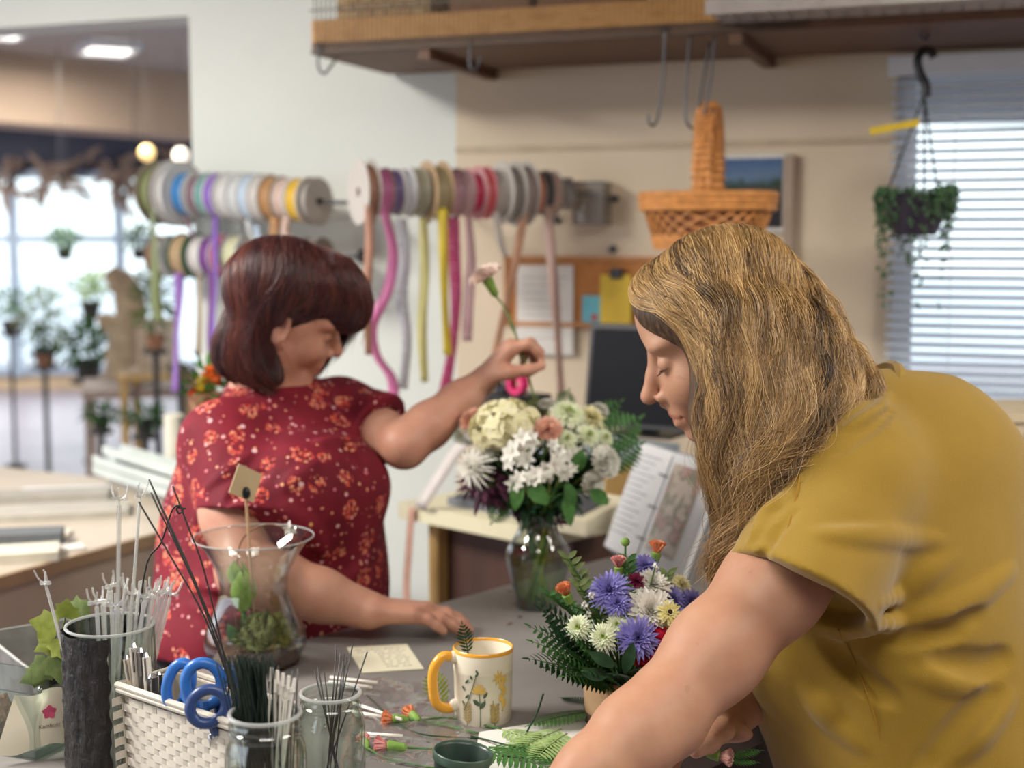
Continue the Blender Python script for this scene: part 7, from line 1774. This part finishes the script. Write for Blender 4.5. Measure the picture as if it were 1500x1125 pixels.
def dome_mesh(c, ax, r, h, seg=14):
    F_ = frame(ax); return MB().lathe([(r, 0), (r*.9, h*.5), (r*.6, h*.85), (.0001, h)], c, seg, [F_ @ Vector(v) for v in ((1, 0, 0), (0, 1, 0), (0, 0, 1))])
def flower(kind, c, ax, r, base, lb, grp, name, cat='flower', seed=1, stem=True):
    c = Vector(c); ax = nrm(ax); base = Vector(base); t = thing(name, lb, cat, base, grp)
    if kind == 'aster': link('petals', mum_bloom(c, ax, r, 7, 24, .21, .16, None, seed), lav, t, 180)
    elif kind == 'aster_small': link('petals', mum_bloom(c, ax, r, 6, 20, .24, .1, None, seed), lav, t, 180)
    elif kind == 'burg': link('petals', mum_bloom(c, ax, r, 5, 12, .34, .0, None, seed, up0=.2), burg, t, 180)
    elif kind == 'white_mum': link('petals', mum_bloom(c, ax, r, 7, 22, .28, .12, None, seed), whit, t, 180)
    elif kind == 'spider': link('petals', mum_bloom(c, ax, r, 4, 22, .13, .45, None, seed, up1=.9), whit, t, 180)
    elif kind == 'cream_mum': link('petals', mum_bloom(c, ax, r, 5, 20, .24, .12, None, seed), crem, t, 180)
    elif kind == 'button':
        link('petals', mum_bloom(c, ax, r, 5, 22, .26, .25, None, seed, .3, .0, .9), grw, t, 180); link('flower_centre', mum_bloom(c + ax*r*.22, ax, r*.34, 3, 12, .35, 0, None, seed+1, .2, .3, 1.4), cen_g, t, 180)
    elif kind == 'daisy':
        link('petals', mum_bloom(c, ax, r, 3, 16, .30, .15, None, seed, .25, .0, .5), yelp, t, 180); link('flower_centre', dome_mesh(c + ax*r*.06, ax, r*.36, r*.22), cen_d, t, 180)
    elif kind == 'carnation_red': link('petals', petals_ruffle(MB(), c, ax, r, 6, seed), redp, t, 180)
    elif kind == 'carnation_peach': link('petals', petals_ruffle(MB(), c, ax, r*1.1, 6, seed, 1, .3), pch, t, 180)
    elif kind == 'carnation_white': link('petals', petals_ruffle(MB(), c, ax, r, 6, seed), whit, t, 180)
    elif kind == 'alstro':
        g_ = random.Random(seed); 
        for k in range(4):
            o_ = Vector((g_.uniform(-1, 1), g_.uniform(-1, 1), g_.uniform(-.8, .8)))*r*.62; a2 = nrm(ax + Vector((g_.gauss(0, .45), g_.gauss(0, .3), g_.gauss(0, .45)))); mb = MB(); F_ = frame(a2); q = c+o_
            for j in range(6):
                a = 6.283*j/6+k; d = F_ @ Vector((math.cos(a)*.75, math.sin(a)*.75, .62)); mb.leaf(q, d, F_ @ Vector((-math.cos(a)*.4, -math.sin(a)*.4, 1)), r*(.78 if j % 2 else .7), r*.46, .42, 5, .3)
            link('floret', mb, whit, t, 180); mb = MB(); mb.tube([q - a2*r*.35, q], [.0012, .0025], 6); link('floret_stem', mb, leaf_g['mid'], t, 180)
    elif kind == 'hydrangea':
        g_ = random.Random(seed); mb = MB()
        for k in range(260):
            d = Vector((g_.gauss(0, 1), g_.gauss(0, 1), g_.gauss(0, 1))).normalized()
            if d.z < -.55: continue
            q = c + Vector((d.x*r, d.y*r*.9, d.z*r*.78))*g_.uniform(.86, 1.03); F_ = frame(d + Vector((g_.gauss(0, .25), g_.gauss(0, .25), g_.gauss(0, .25))))
            for j in range(4): a = 1.571*j+g_.uniform(0, 1); mb.leaf(q, F_ @ Vector((math.cos(a), math.sin(a), .25)), F_ @ Vector((0, 0, 1)), r*.23, r*.22, .2, 3, .15)
        link('florets', mb, hydp, t, 180); link('inner_stems', MB().ball(c - kz*r*.05, (r*.80, r*.73, r*.60), 18, 12), crem, t, 180)
    if stem:
        mb = MB(); stem_path(mb, base, c - ax*r*.25, .0018, (c-base)*.02 + kz*.008); link('stem', mb, leaf_g['mid'], t, 180)
        if kind not in ('hydrangea',): 
            cx2 = MB(); F_ = frame(ax); cx2.lathe([(.001, -r*.55), (r*.2, -r*.4), (r*.3, -r*.12), (r*.2, 0)], c, 10, [F_ @ Vector(v) for v in ((1, 0, 0), (0, 1, 0), (0, 0, 1))]); link('calyx', cx2, leaf_g['mid'], t, 180)
    return t
CAMP = Vector((0, 0, CAM_Z))
def facing(c, ctr, mix=.6): return nrm((Vector(c)-Vector(ctr)).normalized() + (CAMP-Vector(c)).normalized()*mix)
# ---------------------------------------------------------------- small arrangement in a kraft pot
KP = tz(P(916, 1062, 1.79)); kpr = .056; kph = .068
kpt = thing('kraft_pot', 'round kraft paper wrapped pot holding the colourful arrangement', 'pot', KP)
kraft = mat('kraft_paper', '#a98a68', .8, .1, 40, bstr=.1); 
link('wrap', MB().lathe([(0, .001), (kpr*.94, .001), (kpr, kph), (kpr-.002, kph), (kpr*.9, .01), (0, .01)], KP, 40), kraft, kpt, 50)
link('base_band', MB().lathe([(kpr*.945, .0005), (kpr*.972, .019), (kpr*.962, .019), (kpr*.935, .0005)], KP, 40), mat('band_brown', '#5a4434', .7), kpt, 50)
link('floral_foam', MB().lathe([(0, kph-.006), (kpr*.93, kph-.006), (kpr*.93, kph-.02), (0, kph-.02)], KP, 30), leaf_g['dark'], kpt)
KT = KP + kz*(kph-.008); AC = KT + kz*.03; GA_ = 'flowers arranged in the kraft pot'
arr = [('aster', 893, 866, 1.72, 31, 'large lavender aster at the upper left of the kraft pot arrangement'), ('aster_small', 905, 884, 1.705, 21, 'lavender aster tucked below the large upper one'), ('aster_small', 945, 829, 1.77, 20, 'lavender aster standing highest behind the burgundy bloom'), ('aster', 934, 935, 1.675, 31, 'lavender aster in front of the crimson carnation'), ('aster_small', 985, 878, 1.76, 22, 'lavender aster at the right behind the dark centred daisies'), ('aster_small', 1012, 884, 1.77, 24, 'rightmost lavender aster of the arrangement'),
 ('burg', 932, 852, 1.745, 15, 'small burgundy mum between two lavender asters'), ('white_mum', 956, 858, 1.75, 27, 'white mum right of the burgundy one'), ('white_mum', 952, 897, 1.71, 36, 'large white mum in the middle of the arrangement'),
 ('daisy', 981, 897, 1.69, 17, 'upper pale yellow daisy with a dark centre'), ('daisy', 996, 920, 1.685, 16, 'lower pale yellow daisy with a dark centre'), ('daisy', 1008, 904, 1.72, 13, 'small yellow daisy at the right of the two dark centred ones'), ('cream_mum', 997, 856, 1.79, 17, 'small cream mum at the top right of the arrangement'), ('cream_mum', 1003, 871, 1.78, 11, 'tiny cream mum below the top right one'),
 ('button', 847, 919, 1.70, 17, 'leftmost green white button mum with a green eye'), ('button', 884, 933, 1.68, 18, 'green white button mum lowest of the three, with a green eye'), ('button', 904, 915, 1.70, 15, 'green white button mum touching the lavender aster'),
 ('carnation_red', 949, 945, 1.70, 36, 'crimson red carnation low in the arrangement'), ('carnation_peach', 986, 936, 1.69, 13, 'small peach carnation below the yellow daisies'), ('carnation_white', 976, 957, 1.70, 11, 'small pale bloom at the lower right of the crimson carnation')]
for k, (kd, x, y, D, rp, lb) in enumerate(arr):
    c = P(x, y, D); ax = facing(c, AC, .9 if kd != 'burg' else .6); b = KT + Vector(((c.x-KT.x)*.35, (c.y-KT.y)*.35, 0))
    flower(kd, c, ax, rp*D/FPX, b, lb, GA_, {'burg': 'burgundy_mum', 'aster': 'lavender_aster', 'aster_small': 'lavender_aster', 'white_mum': 'white_mum', 'daisy': 'dark_eyed_daisy', 'cream_mum': 'cream_mum', 'button': 'button_mum'}.get(kd, 'carnation'), seed=k+3)
for k, (x, y, D, pm, r, lb) in enumerate([(906, 829, 1.75, pk, .0085, 'pink carnation bud at the top of the kraft pot arrangement'), (829, 869, 1.71, org_, .009, 'orange carnation bud reaching left out of the arrangement'), (962, 808, 1.78, org_, .0095, 'orange carnation bud highest at the right of the arrangement')]):
    c = P(x, y, D); bud(c, nrm((c-KT)+kz*.06), r, pm, lb, [KT.lerp(c, .5) + kz*.02, KT + (c-KT)*.2], GA_, long=1.9)
t = thing('green_bud', 'round green bud on a tall stem at the top of the arrangement', 'bud', KT, GA_); c = P(916, 794, 1.77); link('bud_head', MB().ball(c, .006, 12, 8), cal, t); m_ = MB(); stem_path(m_, KT, c, .0014); link('stem', m_, leaf_g['mid'], t)
for k, (x, y) in enumerate([(865, 872), (856, 886), (872, 858), (860, 900), (868, 914), (960, 830)]):
    c = P(x, y, 1.71+.01*(k % 3)); t = thing('filler_flower', 'tiny white filler blossom at the left of the arrangement' if k < 5 else 'tiny white filler blossom under the top orange bud', 'flower', KT + (c-KT)*.3, GA_); link('petals', puff(c, .0052, 12, 1, k), whit, t, 180); m_ = MB(); stem_path(m_, KT + (c-KT)*.3, c, .001); link('stem', m_, leaf_g['mid'], t)
g = random.Random(31)
ferns = [(800, 980, 1.66, .034), (806, 957, 1.67, .032), (798, 938, 1.70, .030), (812, 915, 1.71, .028), (826, 985, 1.66, .03), (845, 1000, 1.64, .03), (806, 900, 1.73, .026), (838, 965, 1.65, .03), (872, 990, 1.64, .03), (905, 992, 1.63, .028), (862, 945, 1.67, .028), (815, 995, 1.68, .024), (930, 985, 1.64, .028), (880, 962, 1.65, .03), (850, 930, 1.69, .028), (822, 945, 1.69, .028)]
for k, (x, y, D, W0) in enumerate(ferns):
    c = P(x, y, D); b = KT + Vector(((c.x-KT.x)*.25, (c.y-KT.y)*.25, -.004)); d = c-b; fern('fern_frond', b, d + kz*.035, nrm(kz + (CAMP-c).normalized()*.8), d.length*1.08, W0, leaf_g['fern' if k % 3 else 'dark'], 'green fern frond fanning out at the left of the kraft pot arrangement', 'fern fronds in the kraft pot', 16, .22, .34)
for k, (x, y, D, lb) in enumerate([(832, 818, 1.74, 'upright leafy sprig at the far left of the arrangement'), (805, 872, 1.72, 'leafy grey green sprig reaching left below the orange bud'), (848, 858, 1.72, 'leafy sprig between the orange bud and the large aster'), (920, 822, 1.76, 'leafy sprig below the round green bud'), (978, 842, 1.79, 'thin leafy sprig behind the white mum')]):
    c = P(x, y, D); t = thing('leafy_sprig', lb, 'sprig', KT + (c-KT)*.15); pts = catmull([KT + (c-KT)*.15, KT.lerp(c, .55)+kz*.012, c], 8); m_ = MB(); m_.tube(pts, .0011, 5); link('stem', m_, leaf_g['mid'], t); m_ = MB()
    for i in range(5, len(pts)):
        for s_ in (-1, 1): m_.leaf(pts[i], Vector((s_*.8, g.uniform(-.4, .4), .7)), (0, -1, .6), .016, .0075, .2, 3)
    link('leaves', m_, leaf_g['fern' if k % 2 else 'olive'], t, 180)
for k, (x, y, x2, y2, D, lb) in enumerate([(900, 975, 862, 955, 1.64, 'broad dark green leaf low at the front of the kraft pot'), (915, 985, 928, 940, 1.645, 'broad dark green leaf under the front aster'), (890, 990, 850, 985, 1.65, 'broad leaf hanging over the rim of the kraft pot')]):
    b = KT + Vector((0, -.02, 0)); m_ = MB(); a_, c_ = P(x, y, D), P(x2, y2, D-.01); m_.tube([b, a_], .0012, 5); m_.leaf(a_, c_-a_, nrm(CAMP-a_), (c_-a_).length*.9, .016, .2, 5); solo('broad_leaf', m_, leaf_g['dark'], lb, 'leaf', None, 180)
# ---------------------------------------------------------------- tall bouquet in the clear vase
BV = T(788, 889); BVD = pix(BV)[2]
bpf = sm_prof([(.035, .001), (.038, .010), (.044, .035), (.0515, .065), (.0545, .088), (.050, .108), (.040, .124), (.0345, .138), (.036, .152), (.042, .166)])
bvs = glass_vase(BV, bpf, .0028, 'rounded clear glass vase holding the tall white bouquet', 'glass_vase', glass, lambda a, z: .018*math.cos(12*a)*(1 if z < .13 else .4))
link('water', MB().lathe([(0, .006)]+[(r-.0045, z+.003) for r, z in bpf if .004 < z < .095]+[(0, .096)], BV, 40), thin_glass('water_pale', '#e6efd8', .8, .02), bvs, 60)
link('thick_base', MB().lathe([(0, .002), (.033, .002), (.034, .010), (0, .012)], BV, 30), glass2, bvs, 60)
BT = BV + kz*.155; BC = BV + kz*.20; GB_ = 'flowers in the tall white bouquet'
def vstem(c, r=.002):
    """from the foot of the vase through its neck to the bloom"""
    g_ = random.Random(int(c.x*99991) % 9973); a = g_.uniform(0, 6.28); q = BV + Vector((.022*math.cos(a), .022*math.sin(a), .012)); n_ = BT + Vector((.018*math.cos(a+2.6), .018*math.sin(a+2.6), -.02)); m = MB(); m.tube(catmull([q, n_, n_.lerp(c, .5)+kz*.01, c], 6), r, 6); return m
bq = [('hydrangea', 741, 628, 2.30, 52, 'large cream hydrangea head at the upper left of the tall bouquet'), ('carnation_peach', 803, 631, 2.27, 20, 'peach carnation in the middle of the tall bouquet'), ('carnation_peach', 692, 616, 2.34, 18, 'peach carnation at the far left edge of the tall bouquet'),
 ('button', 833, 605, 2.33, 24, 'large green eyed button mum at the top of the tall bouquet'), ('cream_mum', 865, 612, 2.36, 24, 'cream mum at the top right of the tall bouquet'), ('button', 862, 637, 2.30, 17, 'green eyed button mum at the right of the tall bouquet'), ('button', 830, 643, 2.27, 15, 'green eyed button mum right of the peach carnation'), ('button', 887, 640, 2.33, 13, 'small button mum at the right edge of the tall bouquet'),
 ('alstro', 769, 645, 2.25, 21, 'white alstroemeria cluster left of the peach carnation'), ('alstro', 763, 672, 2.23, 24, 'white alstroemeria cluster in the middle left of the tall bouquet'), ('alstro', 806, 683, 2.23, 22, 'white alstroemeria cluster at the centre of the tall bouquet'), ('alstro', 788, 702, 2.22, 18, 'white alstroemeria low in the centre of the tall bouquet'), ('alstro', 761, 708, 2.23, 18, 'white alstroemeria lowest at the left centre'), ('alstro', 832, 695, 2.24, 16, 'white alstroemeria right of the centre cluster'), ('alstro', 838, 659, 2.27, 18, 'white alstroemeria under the button mums'), ('alstro', 814, 657, 2.25, 15, 'small white alstroemeria below the peach carnation'),
 ('carnation_white', 885, 677, 2.28, 26, 'white carnation at the right of the tall bouquet'), ('carnation_white', 868, 709, 2.27, 20, 'white carnation low at the right of the tall bouquet'), ('spider', 692, 684, 2.29, 32, 'white spider mum drooping at the left of the tall bouquet'), ('spider', 712, 660, 2.30, 20, 'white spider mum just under the hydrangea'), ('white_mum', 803, 594, 2.42, 16, 'small white bloom at the very top of the tall bouquet'), ('white_mum', 880, 600, 2.42, 14, 'small white bloom behind the cream mum')]
for k, (kd, x, y, D, rp, lb) in enumerate(bq):
    c = P(x, y, D); t = flower(kd, c, facing(c, BC, .7), rp*D/FPX, BV + Vector((0, 0, .012)), lb, GB_, {'hydrangea': 'hydrangea', 'button': 'button_mum', 'cream_mum': 'cream_mum', 'alstro': 'alstroemeria', 'spider': 'spider_mum', 'white_mum': 'white_mum'}.get(kd, 'carnation'), seed=50+k, stem=False); link('stem', vstem(c - facing(c, BC, .7)*rp*D/FPX*.3), leaf_g['mid' if k % 2 else 'lime'], t, 180)
for k, (x, y, D, lk2, n_, L_, wd, sp_, lb) in enumerate([(716, 706, 2.32, 'purple', 120, .034, .010, .034, 'dark purple foliage at the left of the tall bouquet'), (742, 728, 2.34, 'purple', 70, .03, .010, .028, 'dark purple foliage under the white clusters'), (790, 735, 2.33, 'dark', 130, .04, .014, .036, 'dense dark green foliage above the neck of the vase'), (820, 712, 2.34, 'dark', 90, .045, .014, .036, 'dark green foliage behind the lower alstroemeria'), (790, 668, 2.40, 'dark', 160, .05, .016, .055, 'dark green foliage filling the heart of the tall bouquet'), (850, 668, 2.38, 'dark', 90, .045, .014, .036, 'dark green foliage at the right heart of the bouquet'), (730, 672, 2.38, 'dark', 90, .045, .014, .036, 'dark green foliage behind the spider mums'), (800, 762, 2.335, 'purple', 60, .028, .009, .020, 'dark purple leaves in the neck of the vase')]):
    c = P(x, y, D); t = thing('foliage_stem', lb, 'foliage', BV + kz*.012, None); link('stem', vstem(c), leaf_g['mid'], t, 180); link('leaves', leaves_ball(c, sp_, n_, L_, wd, 300+k, .8, -.2), leaf_g[lk2], t, 180)
for k, (x, y, x2, y2, D, lk2, wd, lb) in enumerate([(760, 700, 754, 748, 2.22, 'mid', .024, 'bright green leaf hanging under the left alstroemeria'), (775, 708, 802, 738, 2.22, 'mid', .03, 'bright green leaf under the centre cluster'), (830, 722, 836, 770, 2.23, 'mid', .022, 'long green leaf hanging beside the vase neck'), (866, 718, 890, 738, 2.25, 'mid', .026, 'green leaf hanging at the lower right'), (830, 708, 842, 740, 2.23, 'fern', .02, 'green leaf right of the centre cluster'), (845, 690, 852, 660, 2.26, 'mid', .024, 'upright green leaf between the white carnation and the mums')]):
    a_, c_ = P(x, y, D), P(x2, y2, D-.01); t = thing('bouquet_leaf', lb + ' of the tall bouquet', 'leaf', BT); m_ = MB(); m_.tube(catmull([BT, BT.lerp(a_, .6)+kz*.01, a_], 5), .0014, 5); link('stem', m_, leaf_g['mid'], t, 180); m_ = MB(); m_.leaf(a_, c_-a_, nrm(CAMP-a_), (c_-a_).length, wd, .15, 6); link('blade', m_, leaf_g[lk2], t, 180)
for k, (x, y, x2, y2, D, W0, lk2, lb) in enumerate([(862, 668, 932, 615, 2.36, .045, 'fern', 'large fern frond at the right of the tall bouquet'), (870, 690, 935, 652, 2.34, .038, 'fern', 'second fern frond below the large one'), (700, 650, 672, 625, 2.36, .03, 'olive', 'grey green fern tip at the far left of the bouquet'), (840, 640, 905, 590, 2.44, .03, 'fern', 'fern tip behind the cream mum'), (780, 620, 786, 585, 2.44, .026, 'olive', 'thin fern tip at the top of the bouquet'), (820, 610, 832, 575, 2.44, .024, 'fern', 'fern tip behind the top button mum'), (745, 725, 722, 762, 2.30, .026, 'fern', 'fern hanging at the lower left of the bouquet')]):
    a_, c_ = P(x, y, D), P(x2, y2, D); t = thing('fern_frond', lb, 'fern', BT); m_ = MB(); m_.tube(catmull([BT, BT.lerp(a_, .6)+kz*.012, a_], 5), .0014, 5); frond(m_, a_, c_-a_, nrm(CAMP-a_+kz*.3), (c_-a_).length*1.05, W0, 11, .1, .4); link('frond', m_, leaf_g[lk2], t, 180)
# ---------------------------------------------------------------- the carnation held up, and the cuttings in the other hand
hc_ = P(713, 408, 2.40); hp0 = P(766, 522, 2.385); hb2 = P(783, 584, 2.36)
t = thing('carnation', 'pale peach carnation on a long stem held up by the woman in red', 'flower', hb2)
hax = nrm(P(708, 398, 2.39)-P(724, 428, 2.40)); link('petals', petals_ruffle(MB(), hc_ - hax*.004, hax, .033, 7, 77, 1, .45), petal_mat('petal_pale_peach', '#f6ddd0', '#faeae2'), t, 180)
F_ = frame(hax); link('calyx', MB().lathe([(.0016, -.036), (.007, -.030), (.0085, -.014), (.011, .002), (.006, .006)], hc_ - hax*.002, 12, [F_ @ Vector(v) for v in ((1, 0, 0), (0, 1, 0), (0, 0, 1))]), cal, t)
m_ = MB(); hpth = catmull([hc_ - hax*.036, P(743, 458, 2.40), hp0, hb2], 8); m_.tube(hpth, .0021, 7); m_.ball(hpth[9], (.0036, .0036, .005), 8, 6); link('stem', m_, leaf_g['olive'], t, 180)
m_ = MB(); m_.leaf(hpth[9], Vector((.35, 0, -1)), (0, -1, 0), .034, .007, .2, 4); link('leaf', m_, leaf_g['mid'], t, 180)
hb_c = P(1056, 1108, 1.645); bud(hb_c, nrm(P(1072, 1111, 1.64)-P(1040, 1105, 1.65)), .0095, petal_mat('petal_blush', '#e8b0a4', '#f0c8bc'), 'pale pink carnation bud held by the blond woman', [P(1015, 1098, 1.65), P(992, 1101, 1.66)], None, long=2.0)
for k, (x, y, x2, y2, D, W0, lb) in enumerate([(1058, 1112, 1112, 1094, 1.66, .018, 'green fern sprig under the hand of the blond woman'), (1050, 1118, 1108, 1112, 1.65, .016, 'dark fern sprig at the edge of the table by the yellow top'), (960, 1116, 992, 1098, 1.66, .014, 'small sprig left of the hand at the table edge')]):
    a_, c_ = P(x, y, D), P(x2, y2, D); a_ = tz(a_, max(.004, a_.z-TZ)); c_.z = max(c_.z, TZ+.006); fern('fern_cutting', a_, c_-a_, kz, (c_-a_).length, W0, leaf_g['fern'], lb, None, 12, .1, .36)
cb_ = MB()
for k in range(3):
    c = T(1074-4*k, 1046+5*k); cb_.tube([c + Vector((.030*math.cos(a)*(1+.1*k), .020*math.sin(a), .004+.004*k+.002*math.sin(3*a))) for a in np.linspace(0, 6.283, 25)], .0022, 7, cap=False)
solo('cable_coil', cb_, black, 'coil of dark cable on the table beside the yellow top', 'cable', None, 180)
m_ = MB(); c = T(1050, 1058); m_.lathe([(0, .001), (.022, .001), (.024, .006), (.016, .010), (.0, .010)], c, 24); solo('tape_dispenser', m_, mat('plastic_grey_dark', '#4b4d50', .35), 'dark grey round dispenser beside the cable coil', 'dispenser')
for k, (x, y) in enumerate([(752, 886), (764, 905), (752, 912), (742, 866), (668, 905)]):
    m_ = MB(); m_.leaf(T(x, y, .001), Vector((math.cos(k*2), math.sin(k*2), .03)), kz, .016, .008, .1, 3); solo('petal_scrap', m_, mat('scrap_brown', '#6a4a38', .9), 'brown leaf scrap on the bare table left of the tall vase', 'leaf scrap', 'leaf scraps on the table', 180)
